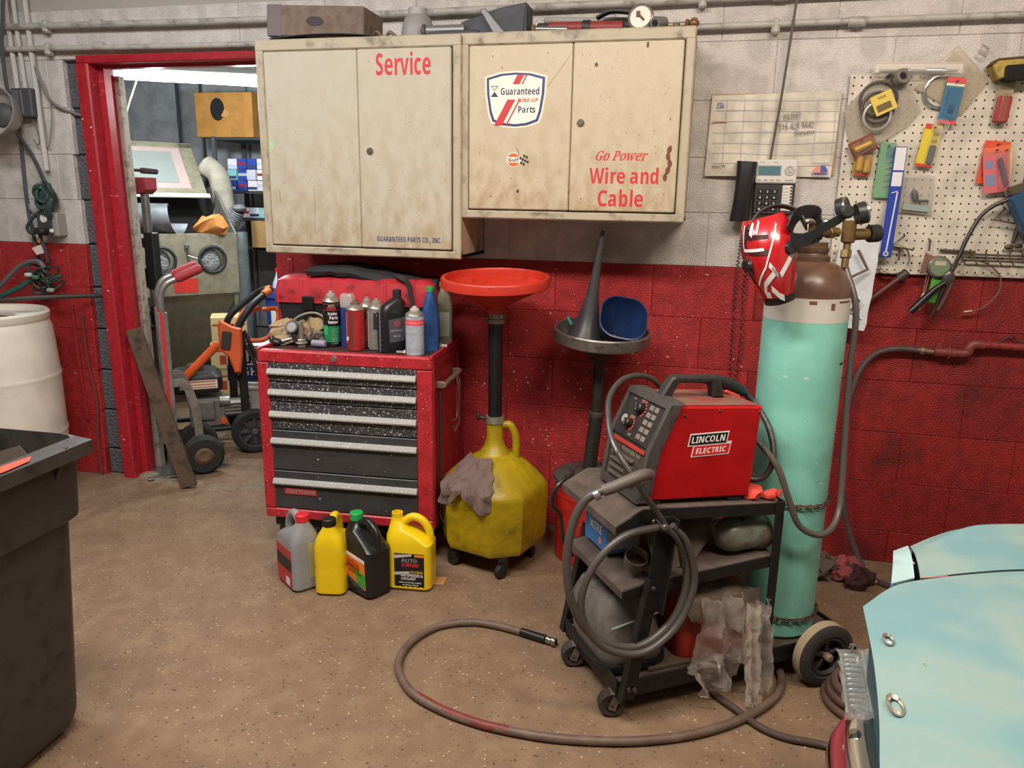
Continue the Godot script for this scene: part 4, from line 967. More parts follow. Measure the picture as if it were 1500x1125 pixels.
	for k in 9:
		var c := V(-3.135 + rng.randf_range(-0.05, 0.05), 1.03 + rng.randf_range(-0.04, 0.04), 0.07)
		var lp2 := []
		for q in 8: lp2.append(c + V(0.05 * cos(TAU * q / 8 + k), 0.035 * sin(TAU * q / 8 + k * 2), 0.02 * sin(2 * TAU * q / 8 + k)))
		bun.tube(curve(lp2, 3, true), 0.006, 6, true)
	var ub := thing("cord_bundle", "dark green tangle of trailing cord on the red wall over the drum", "cord", Vector3.ZERO)
	part(ub, "cords", bun, mat("2b3a31", 0.5))
	for k in 4: part(ub, "plug", G.new().box(V(-3.2 + 0.04 * k, 1.05 - 0.03 * k + 0.02 * (k % 2), 0.1), V(0.035, 0.02, 0.025), 0.006), mat(["b9bdb8", "4d6a52", "232826", "8f9a92"][k], 0.4))
	W.call("grey_hose", "grey hose coming in from the left to the cord bundle", [V(-3.5, 0.9, 0.08), V(-3.38, 1.0, 0.08), V(-3.27, 1.09, 0.07), V(-3.16, 1.115, 0.07), V(-3.12, 1.06, 0.07)], 0.0115, mat("5d5f60", 0.6))
	W.call("green_hose", "green air hose coming in from the left below the grey hose", [V(-3.55, 0.86, 0.1), V(-3.38, 0.94, 0.09), V(-3.28, 0.985, 0.08), V(-3.2, 1.03, 0.08)], 0.0125, mat("1f5a50", 0.5))
	W.call("black_hose", "thin black hose passing over the white drum to the door frame", [V(-3.8, 0.94, 0.2), V(-3.4, 0.93, 0.3), V(-3.2, 0.945, 0.31), V(-3.05, 0.96, 0.24), V(-2.9, 0.955, 0.06), V(-2.86, 0.95, -0.02)], 0.011, mat("37332f", 0.6))
	W.call("red_wire", "thin red painted wire running down the wall behind the drum", [V(-3.05, 0.9, 0.012), V(-3.045, 0.6, 0.012), V(-3.03, 0.3, 0.012)], 0.008, mat("8d2426", 0.5))

# ---------- right side of the wall ----------
func wall_right() -> void:
	# calendar
	var ca := thing("wall_calendar", "large yellowed wall calendar sheet with blue grid lines and handwriting", "calendar", V(0.242, 1.705, 0.017))
	part(ca, "sheet", G.new().sheet(func(u, w): return V(lerpf(-0.232, 0.236, u) - 0.008 * (1 - w), lerpf(-0.15, 0.148 + 0.012 * u, w), 0.006 * sin(u * 7) * (1 - w) + 0.004 * sin(w * 9 + u * 4)), 14, 10, 0.002), mat("dcd6c6", 0.7, {"t": "mottle", "s": 1.3}))
	var gl := G.new()
	for k in 7: gl.box(V(-0.175 + 0.066 * k, 0.018, 0.009), V(0.0012, 0.235, 0.0008), 0)
	for k in 7: gl.box(V(0.008, 0.132 - 0.039 * k, 0.009), V(0.45, 0.0012, 0.0008), 0)
	part(ca, "grid_lines", gl, mat("a9a9b8", 0.7))
	part(ca, "handwriting", G.new().text("ASLEEP?", 0.062, 0.02, T(0.065, 0.072, 0.0105, V(0, 0, 6)), "Droid Sans", false).text("516 428 9442", 0.125, 0.022, T(0.085, 0.036, 0.0105, V(0, 0, 5)), "Droid Sans", false).text("Steven", 0.07, 0.018, T(0.115, 0.012, 0.0105, V(0, 0, 4)), "Droid Sans", false, 0, 0.3).box(V(0.06, 0.057, 0.0105), V(0.06, 0.0014, 0.0006), 0, Basis(Vector3.BACK, 0.1)).text("WSA CTY", 0.05, 0.012, T(-0.188, -0.115, 0.0105), "Droid Sans", false), mat("4c4c58", 0.7))
	var lg := G.new().prism(arc2(Vector2.ZERO, 0.026, 0, 180, 10), 0.0008, 0.0001, T(0.185, -0.135, 0.0105))
	part(ca, "red_emblem", lg, mat("d8907c", 0.6))
	part(ca, "blue_emblem", G.new().prism([Vector2(0, 0), Vector2(0.026, 0), Vector2(0.024, 0.012), Vector2(0.016, 0.022), Vector2(0.0, 0.026)], 0.0008, 0.0001, T(0.187, -0.133, 0.0112)).text("CARQUEST", 0.058, 0.011, T(0.185, -0.141, 0.0115), "Droid Sans", true, 0, 0.2).text("AUTO PARTS", 0.055, 0.006, T(0.185, -0.1, 0.0108)).text("WORLD", 0.022, 0.008, T(-0.2, 0.12, 0.0108)).text("CAR", 0.028, 0.012, T(-0.198, 0.108, 0.0108)), mat("4a5aa8", 0.6))
	part(ca, "pink_line", G.new().box(V(-0.2, 0.052, 0.0105), V(0.058, 0.003, 0.0006), 0), mat("c9708c", 0.6))
	part(ca, "back_board", G.new().box(V(0.003, 0.006, -0.0118), V(0.472, 0.3, 0.004), 0.001), mat("b89a70", 0.8))
	# telephone
	var ph := thing("desk_phone", "black and white office telephone hung on the wall under the calendar", "telephone", V(0.268, 1.51, 0.0))
	part(ph, "base", G.new().box(V(0, 0.0, 0.03), V(0.15, 0.2, 0.04), 0.008), mat("242527", 0.4))
	part(ph, "top_panel", G.new().box(V(0.0, 0.062, 0.052), V(0.15, 0.088, 0.02), 0.005), mat("d5d3ce", 0.4))
	part(ph, "display", G.new().box(V(-0.026, 0.065, 0.0625), V(0.078, 0.032, 0.002), 0.0005), mat("577e86", 0.2))
	part(ph, "display_frame", G.new().box(V(-0.026, 0.065, 0.0617), V(0.088, 0.04, 0.0012), 0.0005), mat("9ba3a5", 0.3))
	part(ph, "dial_ring", G.new().lathe([Vector2(0.012, 0), Vector2(0.02, 0), Vector2(0.018, 0.004), Vector2(0.012, 0.004)], 20, T(0.048, 0.066, 0.062, V(90, 0, 0))).lathe([Vector2(0, 0), Vector2(0.008, 0), Vector2(0.007, 0.005), Vector2(0, 0.005)], 14, T(0.048, 0.066, 0.062, V(90, 0, 0))), mat("b9bab8", 0.35))
	for k in 4: part(ph, "soft_key", G.new().box(V(-0.06 + 0.023 * k, 0.031, 0.063), V(0.015, 0.006, 0.003), 0.001), mat("b7b5b0", 0.4))
	part(ph, "soft_key", G.new().box(V(0.048, 0.031, 0.063), V(0.03, 0.006, 0.003), 0.001), mat("b7b5b0", 0.4))
	part(ph, "key_panel", G.new().box(V(0.0, -0.04, 0.051), V(0.146, 0.112, 0.006), 0.002), mat("2e2f31", 0.45))
	for r in 4:
		for c in 3:
			part(ph, "key", G.new().box(V(-0.052 + 0.026 * c, -0.012 - 0.022 * r, 0.0555), V(0.02, 0.015, 0.005), 0.002), mat("1b1c1e", 0.45))
			part(ph, "key_digit", G.new().text("123456789*0#"[r * 3 + c], 0, 0.0085, T(-0.052 + 0.026 * c, -0.012 - 0.022 * r, 0.0585)), mat("d9d9d6", 0.5))
	part(ph, "line_label", G.new().box(V(0.046, -0.036, 0.0548), V(0.036, 0.096, 0.003), 0.001), mat("d6d4ce", 0.5))
	for k in 8: part(ph, "line_key", G.new().cyl(V(0.06, 0.004 - 0.0115 * k, 0.056), V(0.06, 0.004 - 0.0115 * k, 0.059), 0.0035, 10, 0.0008).box(V(0.04, -0.0015 - 0.0115 * k, 0.0565), V(0.022, 0.001, 0.0005), 0), mat("2a2b2d", 0.5))
	part(ph, "lettering", G.new().text("Avaya", 0.018, 0.005, T(-0.055, 0.096, 0.0625)).text("5410", 0.015, 0.005, T(-0.005, 0.096, 0.0625)), mat("7e8288", 0.5))
	var hs := thing("phone_handset", "black telephone handset resting beside the white phone display", "handset", V(0.152, 1.5, 0.064))
	var rr := []
	for k in 11:
		var f := k / 10.0
		var y := lerpf(-0.118, 0.108, f)
		var e := pow(absf(f - 0.5) * 2, 2)
		rr.append(ring(0.066 + 0.01 * e, 0.055 + 0.012 * e, 0.024, y, Vector2(0, -0.012 * e + 0.006), 4))
	part(hs, "grip", G.new().loft(rr), mat("1f2023", 0.3), Vector3.ZERO, V(0, 0, -3))
	var coil := func(pts: Array, turns: int) -> G:
		var c := curve(pts, 40)
		var q := []
		for i in c.size():
			var a := TAU * turns * i / c.size()
			q.append(c[i] + V(cos(a), 0, sin(a)) * 0.006)
		return G.new().tube(q, 0.0022, 5)
	solo("coiled_cord", "dark coiled telephone cord hanging down the red wall, left strand", "cord", coil.call([V(0.165, 1.38, 0.05), V(0.16, 1.28, 0.03), V(0.155, 1.12, 0.02), V(0.16, 0.92, 0.02), V(0.165, 0.72, 0.02)], 40), mat("2a2426", 0.5))
	solo("coiled_cord", "dark coiled telephone cord hanging down the red wall, right strand", "cord", coil.call([V(0.2, 1.4, 0.03), V(0.195, 1.25, 0.02), V(0.19, 1.1, 0.02), V(0.195, 0.9, 0.02), V(0.185, 0.72, 0.02), V(0.17, 0.71, 0.02)], 40), mat("2a2426", 0.5))
	solo("hanging_wire", "dark wire hanging from the conduit across the calendar to the phone", "wire", G.new().tube(curve([V(0.285, 2.2, 0.05), V(0.275, 2.05, 0.055), V(0.262, 1.85, 0.05), V(0.25, 1.7, 0.04), V(0.238, 1.56, 0.04)], 6), 0.005, 7), mat("5c5752", 0.6))
	# pegboard with its holes
	var pg := thing("pegboard", "cream pegboard full of holes covering the wall at the right", "pegboard", Vector3.ZERO)
	var g := G.new()
	var st := 0.0278
	var nx := 41
	var ny := 26
	var X0 := 0.5
	var Y0 := 1.2
	var hr := 0.0036
	for i in nx:
		for j in ny:
			var c := V(X0 + st * (i + 0.5), Y0 + st * (j + 0.5), 0.022)
			for k in 8:
				var a := TAU * k / 8
				var b := TAU * (k + 1) / 8
				var pa := c + V(cos(a), sin(a)) * hr
				var pb := c + V(cos(b), sin(b)) * hr
				var ea := c + V(cos(a), sin(a)) / maxf(absf(cos(a)), absf(sin(a))) * st / 2
				var eb := c + V(cos(b), sin(b)) / maxf(absf(cos(b)), absf(sin(b))) * st / 2
				g.quad(pa, ea, eb, pb)
				g.quad(pb, pb - V(0, 0, 0.006), pa - V(0, 0, 0.006), pa)
	var X1 := X0 + st * nx
	var Y1 := Y0 + st * ny
	for z in [0.0]:
		g.quad(V(X0, Y0, 0.016), V(X0, Y1, 0.016), V(X0, Y1, 0.022), V(X0, Y0, 0.022))
		g.quad(V(X0, Y0, 0.022), V(X1, Y0, 0.022), V(X1, Y0, 0.016), V(X0, Y0, 0.016))
		g.quad(V(X0, Y1, 0.016), V(X1, Y1, 0.016), V(X1, Y1, 0.022), V(X0, Y1, 0.022))
		g.quad(V(X1, Y0, 0.022), V(X1, Y1, 0.022), V(X1, Y1, 0.016), V(X1, Y0, 0.016))
	part(pg, "board", g, mat("d9d1c2", 0.5, {"t": "mottle", "s": 0.9}))
	part(pg, "shade_backing", G.new().box(V((X0 + X1) / 2, (Y0 + Y1) / 2, 0.005), V(X1 - X0 - 0.004, Y1 - Y0 - 0.004, 0.008), 0), mat("35312c", 0.95))  # dark sheet standing for the shade behind the holes
	# hook rack and single hooks
	var hm := mat("5a4c40", 0.5, {"m": 0.4})
	var hk := thing("hook_rack", "rusty wire hook rack low on the pegboard", "rack", V(0, 0, 0))
	part(hk, "rail", G.new().cyl(V(0.88, 1.295, 0.035), V(1.0, 1.29, 0.035), 0.005, 8).cyl(V(0.945, 1.283, 0.04), V(1.5, 1.278, 0.04), 0.004, 8).cyl(V(0.95, 1.262, 0.05), V(1.5, 1.256, 0.05), 0.004, 8), hm)
	for k in 9: part(hk, "hook", G.new().tube(curve([V(0.955 + 0.04 * k, 1.295, 0.035), V(0.955 + 0.04 * k, 1.265, 0.055), V(0.965 + 0.04 * k, 1.245, 0.075), V(0.985 + 0.04 * k, 1.245, 0.08)], 3), 0.003, 6), hm)
	var hooks := [[0.752, 1.305, 0.03], [0.84, 1.3, 0.0], [1.075, 1.41, 0.02], [0.74, 1.262, 0.0]]
	for k in hooks.size():
		var h: Array = hooks[k]
		solo("peg_hook", ["bent rusty peg hook above the strap wrench", "short upright peg hook above the round tester", "bent wire peg hook right of the curved black cable", "black peg hook inside the strap wrench loop"][k], "hook", G.new().tube([V(0, 0.045, -0.01), V(0.0, 0.04, 0.01), V(-0.02 - h[2], 0.0, 0.03), V(0.03, -0.012, 0.035)] if h[2] > 0 else [V(0, 0.035, -0.012), V(0, 0.03, 0.012), V(0.0, -0.01, 0.016)], 0.0032, 6), mat("574536", 0.55, {"m": 0.4}), V(h[0], h[1], 0.03))
	packages()
	wall_tools()
	# rusty pipe with fitting, low on the red wall
	var wp := thing("air_pipe", "rusty red air pipe with a regulator fitting on the red wall at right", "pipe", Vector3.ZERO)
	var rm := mat("7a3430", 0.5, {"t": "grime", "s": 6.0})
	part(wp, "pipe", G.new().cyl(V(1.06, 0.945, 0.035), V(2.2, 0.93, 0.035), 0.0145, 12), mat("8d2d2c", 0.5, {"t": "grime", "s": 5.0}))
	part(wp, "elbow", G.new().tube(curve([V(1.08, 0.945, 0.035), V(1.045, 0.945, 0.035), V(1.03, 0.93, 0.035), V(1.025, 0.912, 0.035), V(0.99, 0.905, 0.035)], 4), 0.019, 12), rm)
	part(wp, "regulator", G.new().cyl(V(0.91, 0.908, 0.035), V(0.99, 0.908, 0.035), 0.02, 12, 0.004).cyl(V(0.925, 0.908, 0.035), V(0.925, 0.945, 0.035), 0.014, 10, 0.003).cyl(V(0.955, 0.908, 0.035), V(0.965, 0.908, 0.035), 0.027, 8, 0.003), rm)
	part(wp, "coupling", G.new().cyl(V(0.84, 0.912, 0.035), V(0.91, 0.908, 0.035), 0.011, 10, 0.002).cyl(V(0.86, 0.911, 0.035), V(0.875, 0.91, 0.035), 0.016, 8, 0.002), mat("7c6a58", 0.4, {"m": 0.5}))
	solo("air_hose", "dark air hose curving from the wall pipe down to the floor behind the car", "hose", G.new().tube(curve([V(0.85, 0.912, 0.035), V(0.77, 0.912, 0.035), V(0.7, 0.885, 0.035), V(0.655, 0.82, 0.04), V(0.632, 0.73, 0.05), V(0.62, 0.6, 0.06), V(0.625, 0.4, 0.08), V(0.65, 0.25, 0.1), V(0.7, 0.1, 0.14), V(0.76, 0.014, 0.2), V(0.9, 0.014, 0.3)], 7), 0.0125, 9), mat("4a3b38", 0.6))
	solo("spare_wire", "thin dark twisted wire on the red wall above the air pipe", "wire", G.new().tube(curve([V(1.06, 0.95, 0.02), V(1.13, 0.955, 0.02), V(1.17, 0.985, 0.02), V(1.2, 0.96, 0.02), V(1.24, 0.98, 0.02)], 5), 0.003, 6), mat("3a2526", 0.6))

func pack(kind: String, label: String, cat: String, x: float, y: float, w: float, h: float, tilt: float, card: String, z := 0.04) -> Node3D:
	var t := thing(kind, label, cat, V(x, y, z))
	t.rotation_degrees.z = tilt
	part(t, "card", G.new().prism(rrect(w, h, 0.004, Vector2.ZERO, 2), 0.002, 0.0005), mat(card, 0.5))
	part(t, "peg", G.new().cyl(V(0, h / 2 - 0.012, -z + 0.015), V(0, h / 2 - 0.012, 0.025), 0.0025, 6), mat("3a3532", 0.4, {"m": 0.4}))
	return t
func packages() -> void:
	var clear := mat("f0ece4", 0.12, {"a": 0.1})
	var film := mat("c2b8a6", 0.25, {"a": 0.34})
	var chrome := mat("c4c6c8", 0.2, {"m": 0.9})
	# long clear tube
	var a := thing("blister_tube", "long clear plastic tube holding a silver tool at the top of the pegboard", "package", V(0.722, 1.93, 0.05))
	a.rotation_degrees.z = -1.5
	part(a, "tube", G.new().box(Vector3.ZERO, V(0.31, 0.05, 0.034), 0.012), mat("f2efe9", 0.12, {"a": 0.22}))
	part(a, "tool_handle", G.new().cyl(V(-0.13, 0.0, 0), V(0.13, 0.004, 0), 0.008, 12, 0.002), mat("d9d2c4", 0.4))
	part(a, "silver_sleeve", G.new().cyl(V(-0.06, -0.006, 0), V(-0.03, -0.006, 0), 0.012, 12, 0.002).cyl(V(0.02, -0.005, 0), V(0.09, -0.004, 0), 0.0115, 12, 0.002), chrome)
	part(a, "card", G.new().box(V(0, 0.006, -0.012), V(0.29, 0.034, 0.002), 0), mat("e0d6ca", 0.5))
	# clear bag with cables and a yellow tag
	var b := thing("cable_bag", "clear plastic bag with coiled cables and a yellow tag on the pegboard", "package", V(0.61, 1.79, 0.034))
	part(b, "bag", crumple(G.new().prism([Vector2(-0.12, 0.01), Vector2(-0.01, 0.135), Vector2(0.06, 0.14), Vector2(0.14, 0.0), Vector2(0.11, -0.05), Vector2(0.02, -0.11), Vector2(-0.09, -0.11), Vector2(-0.11, -0.06)], 0.012, 0.003), 0.006, 14), film)
	var dk := mat("4a4440", 0.5)
	for k in 3:
		var lp := []
		for q in 14: lp.append(V(-0.01 + (0.062 - 0.008 * k) * cos(TAU * q / 14), 0.04 - 0.03 * k + (0.06 - 0.006 * k) * sin(TAU * q / 14), 0.015 + 0.006 * k))
		part(b, "cable_loop", G.new().tube(curve(lp, 2, true), 0.0055, 7, true), dk if k < 2 else mat("a9a7a2", 0.4, {"m": 0.4}))
	part(b, "yellow_tag", G.new().prism(rrect(0.075, 0.072, 0.004), 0.003, 0.001, T(0.005, 0.025, 0.036, V(0, 0, 26))), mat("d9bf52", 0.5))
	part(b, "tag_print", G.new().text("USA", 0.026, 0.01, T(-0.003, 0.045, 0.0385, V(0, 0, 26))).box(V(0.008, 0.012, 0.0385), V(0.05, 0.024, 0.0006), 0, Basis(Vector3.BACK, 0.45)), mat("6a5a2c", 0.6))
	part(b, "peg", G.new().cyl(V(0.015, 0.12, -0.02), V(0.015, 0.118, 0.05), 0.007, 8, 0.003), mat("26231f", 0.5))
	var kn := thing("rubber_knob", "dull round rubber bushing on a peg beside the yellow tag", "bushing", V(0.662, 1.898, 0.05))
	part(kn, "body", G.new().lathe([Vector2(0.012, 0.025), Vector2(0.015, 0.03), Vector2(0.026, 0.03), Vector2(0.03, 0.02), Vector2(0.03, 0.005), Vector2(0.016, -0.005), Vector2(0.014, -0.03), Vector2(0, -0.03)], 24, T(0, 0, 0, V(75, 15, 0))), mat("77716a", 0.6))
	part(kn, "bore", G.new().lathe([Vector2(0, 0.018), Vector2(0.013, 0.018), Vector2(0.013, 0.022), Vector2(0, 0.022)], 16, T(0, 0, 0, V(75, 15, 0))), mat("1f1d1b", 0.8))
	# diamond shaped bag with a ring
	var c := thing("diamond_bag", "large cloudy plastic bag hung by its corner with a metal ring inside", "package", V(0.858, 1.885, 0.03))
	part(c, "bag", crumple(G.new().prism([Vector2(-0.015, 0.125), Vector2(0.05, 0.06), Vector2(0.1, 0.0), Vector2(0.03, -0.11), Vector2(-0.1, -0.04), Vector2(-0.14, -0.02), Vector2(-0.085, 0.05)], 0.01, 0.003), 0.005, 12), mat("c4b79c", 0.25, {"a": 0.38}))
	var rg := []
	for q in 20: rg.append(V(-0.05 + 0.055 * cos(TAU * q / 20), -0.03 + 0.055 * sin(TAU * q / 20), 0.008))
	part(c, "metal_ring", G.new().tube(rg, 0.005, 7, true), chrome)
	part(c, "grommet", G.new().tube([V(0.055, 0.1, 0.004), V(0.08, 0.085, 0.004), V(0.085, 0.11, 0.004), V(0.065, 0.125, 0.004)], 0.004, 6, true), mat("a39a8b", 0.4))
	# blue blister pack
	var d := pack("blue_blister", "blue blister pack with red ends hanging in front of the diamond bag", "package", 0.842, 1.82, 0.06, 0.155, -6, "2f7194", 0.055)
	part(d, "red_end", G.new().box(V(0, 0.07, 0.0015), V(0.061, 0.018, 0.003), 0.001).box(V(0, -0.072, 0.0015), V(0.061, 0.014, 0.003), 0.001), mat("d8414a", 0.5))
	part(d, "white_band", G.new().box(V(0, 0.055, 0.0018), V(0.06, 0.01, 0.002), 0), mat("d6d2b4", 0.5))
	part(d, "blister", G.new().box(V(0.0, -0.008, 0.012), V(0.042, 0.11, 0.02), 0.008), mat("5f92b4", 0.15, {"a": 0.18}))
	part(d, "print", G.new().box(V(0.004, -0.028, 0.0015), V(0.02, 0.03, 0.001), 0).box(V(-0.016, 0.01, 0.0015), V(0.004, 0.06, 0.001), 0), mat("23486e", 0.5))
	# yellow and clear pack with a cutter
	var e := pack("yellow_blister", "yellow card with a clear blister of a black handled tool below the blue pack", "package", 0.79, 1.668, 0.058, 0.15, -8, "d8c22c", 0.045)
	part(e, "red_corner", G.new().box(V(-0.018, 0.066, 0.0015), V(0.022, 0.018, 0.001), 0).box(V(0, -0.07, 0.0015), V(0.058, 0.01, 0.001), 0), mat("cc3530", 0.5))
	part(e, "blister", G.new().box(V(0.014, 0.0, 0.012), V(0.036, 0.14, 0.022), 0.008), clear)
	part(e, "tool", G.new().box(V(0.013, -0.03, 0.01), V(0.022, 0.065, 0.012), 0.004), mat("3e4044", 0.5))
	part(e, "clear_ring", G.new().lathe([Vector2(0.01, 0), Vector2(0.026, 0), Vector2(0.026, 0.012), Vector2(0.01, 0.012)], 20, T(0.02, 0.072, 0.008, V(90, 0, 0))), mat("d4d8da", 0.15, {"a": 0.2}))
	# red tube at the right, with the brush above
	var f := pack("red_blister", "dark red and brown blister pack hanging at the right under the brush", "package", 1.012, 1.82, 0.05, 0.15, -4, "9a8a6c", 0.045)
	part(f, "red_insert", G.new().box(V(0, -0.03, 0.01), V(0.046, 0.09, 0.018), 0.005), mat("9c3434", 0.35))
	part(f, "blister", G.new().box(V(0.0, -0.025, 0.014), V(0.026, 0.1, 0.02), 0.006), mat("c39d8f", 0.15, {"a": 0.16}))
	var br := thing("hand_brush", "yellowed wooden box brush with dark bristles at the right edge", "brush", V(1.06, 1.918, 0.06))
	part(br, "handle", G.new().prism([Vector2(-0.115, 0.012), Vector2(-0.1, 0.034), Vector2(0.2, 0.052), Vector2(0.2, 0.01), Vector2(-0.09, -0.03)], 0.07, 0.004), mat("b09546", 0.6, {"t": "grime", "s": 5.0}))
	part(br, "top_board", G.new().prism([Vector2(-0.12, 0.014), Vector2(-0.1, 0.036), Vector2(0.2, 0.056), Vector2(0.2, 0.05), Vector2(-0.098, 0.03)], 0.08, 0.001), mat("5a4632", 0.7))
	part(br, "bristles", G.new().box(V(0.06, -0.005, 0.02), V(0.27, 0.05, 0.055), 0.006, Basis(Vector3.BACK, 0.06)), mat("33302d", 0.8, {"b": "fine", "s": 12.0, "bs": 0.6}))
	# pink packs
	for k in 3:
		var p := pack("pink_blister", ["orange and red card at the back of the pink packs near the right edge", "pink card with a blue and red tool, front of the packs near the right edge", "cream card with black tool tucked behind the pink card"][k], "package", [1.012, 1.02, 1.045][k], [1.61, 1.585, 1.6][k], [0.085, 0.085, 0.05][k], [0.15, 0.16, 0.13][k], [-4, 9, 4][k], ["d8522e", "cf6a70", "d9c08a"][k], [0.04, 0.056, 0.048][k])
		if k == 1:
			part(p, "blue_patch", G.new().box(V(-0.02, -0.035, 0.0015), V(0.03, 0.038, 0.001), 0).box(V(-0.022, 0.02, 0.0015), V(0.026, 0.026, 0.001), 0), mat("7b86a8", 0.5))
			part(p, "tool", G.new().box(V(0.018, -0.01, 0.012), V(0.016, 0.1, 0.016), 0.005, Basis(Vector3.BACK, 0.2)), mat("4c4a5c", 0.4))
			part(p, "blister", G.new().box(V(0.018, -0.01, 0.014), V(0.036, 0.12, 0.022), 0.008), mat("d7a4a4", 0.15, {"a": 0.14}))
			part(p, "orange_header", G.new().box(V(0.004, 0.07, 0.0015), V(0.084, 0.018, 0.001), 0), mat("e0724a", 0.5))
		else:
			part(p, "printed_block", G.new().box(V(0, -0.02, 0.0015), V([0.06, 0.03, 0.03][k], 0.06, 0.001), 0), mat(["8f3a3a", "2d2d30", "2d2d30"][k], 0.5))
	# gold packs
	for k in 2:
		var p := pack("gold_blister", ["dark red and gold tool pack tilted on the pegboard, the upper one", "small gold bottle pack below the tilted red and gold pack"][k], "package", [0.565, 0.573][k], [1.665, 1.6][k], [0.09, 0.065][k], [0.062, 0.075][k], [28, -3][k], ["7a3226", "a07f24"][k], [0.055, 0.042][k])
		part(p, "gold_tool", G.new().cyl(V(-0.035, 0, 0.012), V(0.03, 0, 0.012), 0.011, 12, 0.004) if k == 0 else G.new().cyl(V(-0.012, -0.025, 0.01), V(-0.012, 0.03, 0.01), 0.012, 12, 0.005).cyl(V(0.014, -0.03, 0.01), V(0.014, 0.02, 0.01), 0.012, 12, 0.005), mat("c99a2e", 0.35, {"m": 0.3}))
		part(p, "blister", G.new().box(V(0, 0, 0.014), V([0.08, 0.056][k], [0.044, 0.066][k], 0.026), 0.008), mat("d9c8a0", 0.15, {"a": 0.14}))
		if k == 1: part(p, "red_foot", G.new().box(V(0, -0.036, 0.0015), V(0.045, 0.01, 0.002), 0), mat("c9423a", 0.5))
	# green card, blue wiper, small baggie
	var h := pack("green_card", "green card holding small silver drills behind the blue wiper blade", "package", 0.652, 1.58, 0.055, 0.2, -2, "2f9a55", 0.035)
	part(h, "teal_corner", G.new().box(V(0.012, 0.06, 0.0015), V(0.03, 0.05, 0.001), 0), mat("3c9cae", 0.5))
	for k in 5: part(h, "drill_bit", G.new().cyl(V(0.004, -0.06 + 0.022 * k, 0.004), V(0.024, -0.052 + 0.022 * k, 0.006), 0.003, 6), chrome)
	part(h, "clear_cover", G.new().box(V(0, 0.0, 0.008), V(0.055, 0.2, 0.012), 0.004), mat("c6e0c8", 0.15, {"a": 0.2}))
	var w := thing("wiper_pack", "long narrow blue pack with a white top and a white line, hung from the pegboard", "package", V(0.69, 1.463, 0.068))
	w.rotation_degrees.z = -0.6
	part(w, "sleeve", G.new().prism([Vector2(-0.021, -0.2), Vector2(0.019, -0.2), Vector2(0.022, 0.2), Vector2(-0.02, 0.2)], 0.012, 0.003), mat("2c44a8", 0.35))
	part(w, "white_label", G.new().box(V(0.001, 0.157, 0.0062), V(0.036, 0.08, 0.001), 0).box(V(0.0, 0.085, 0.0062), V(0.034, 0.05, 0.001), 0), mat("dcdde2", 0.5))
	part(w, "blade_line", G.new().cyl(V(0.008, 0.04, 0.008), V(-0.003, -0.18, 0.008), 0.003, 7, 0.001).cyl(V(-0.012, 0.035, 0.008), V(0.008, 0.042, 0.008), 0.002, 6), mat("d3d9e6", 0.4))
	part(w, "ring_end", G.new().lathe([Vector2(0.004, 0), Vector2(0.01, 0), Vector2(0.01, 0.004), Vector2(0.004, 0.004)], 16, T(-0.003, -0.186, 0.006, V(90, 0, 0))), mat("aeb7c4", 0.4))
	var bg := thing("small_bag", "small clear zip bag with a black clip on the pegboard right of the blue pack", "package", V(0.775, 1.49, 0.036))
	part(bg, "bag", crumple(G.new().prism([Vector2(-0.055, 0.07), Vector2(0.05, 0.075), Vector2(0.06, -0.07), Vector2(-0.06, -0.06)], 0.01, 0.003), 0.006, 16), mat("cfcac0", 0.2, {"a": 0.26}))
	part(bg, "clip", G.new().ball(V(-0.01, 0.0, 0.014), V(0.012, 0.026, 0.008), 10, Basis(Vector3.BACK, 0.3)).box(V(0.02, -0.018, 0.014), V(0.04, 0.01, 0.01), 0.004), mat("565c5e", 0.5))
	part(bg, "card_strip", G.new().box(V(0.0, -0.043, 0.012), V(0.09, 0.022, 0.002), 0, Basis(Vector3.BACK, -0.08)), mat("93a09a", 0.5))
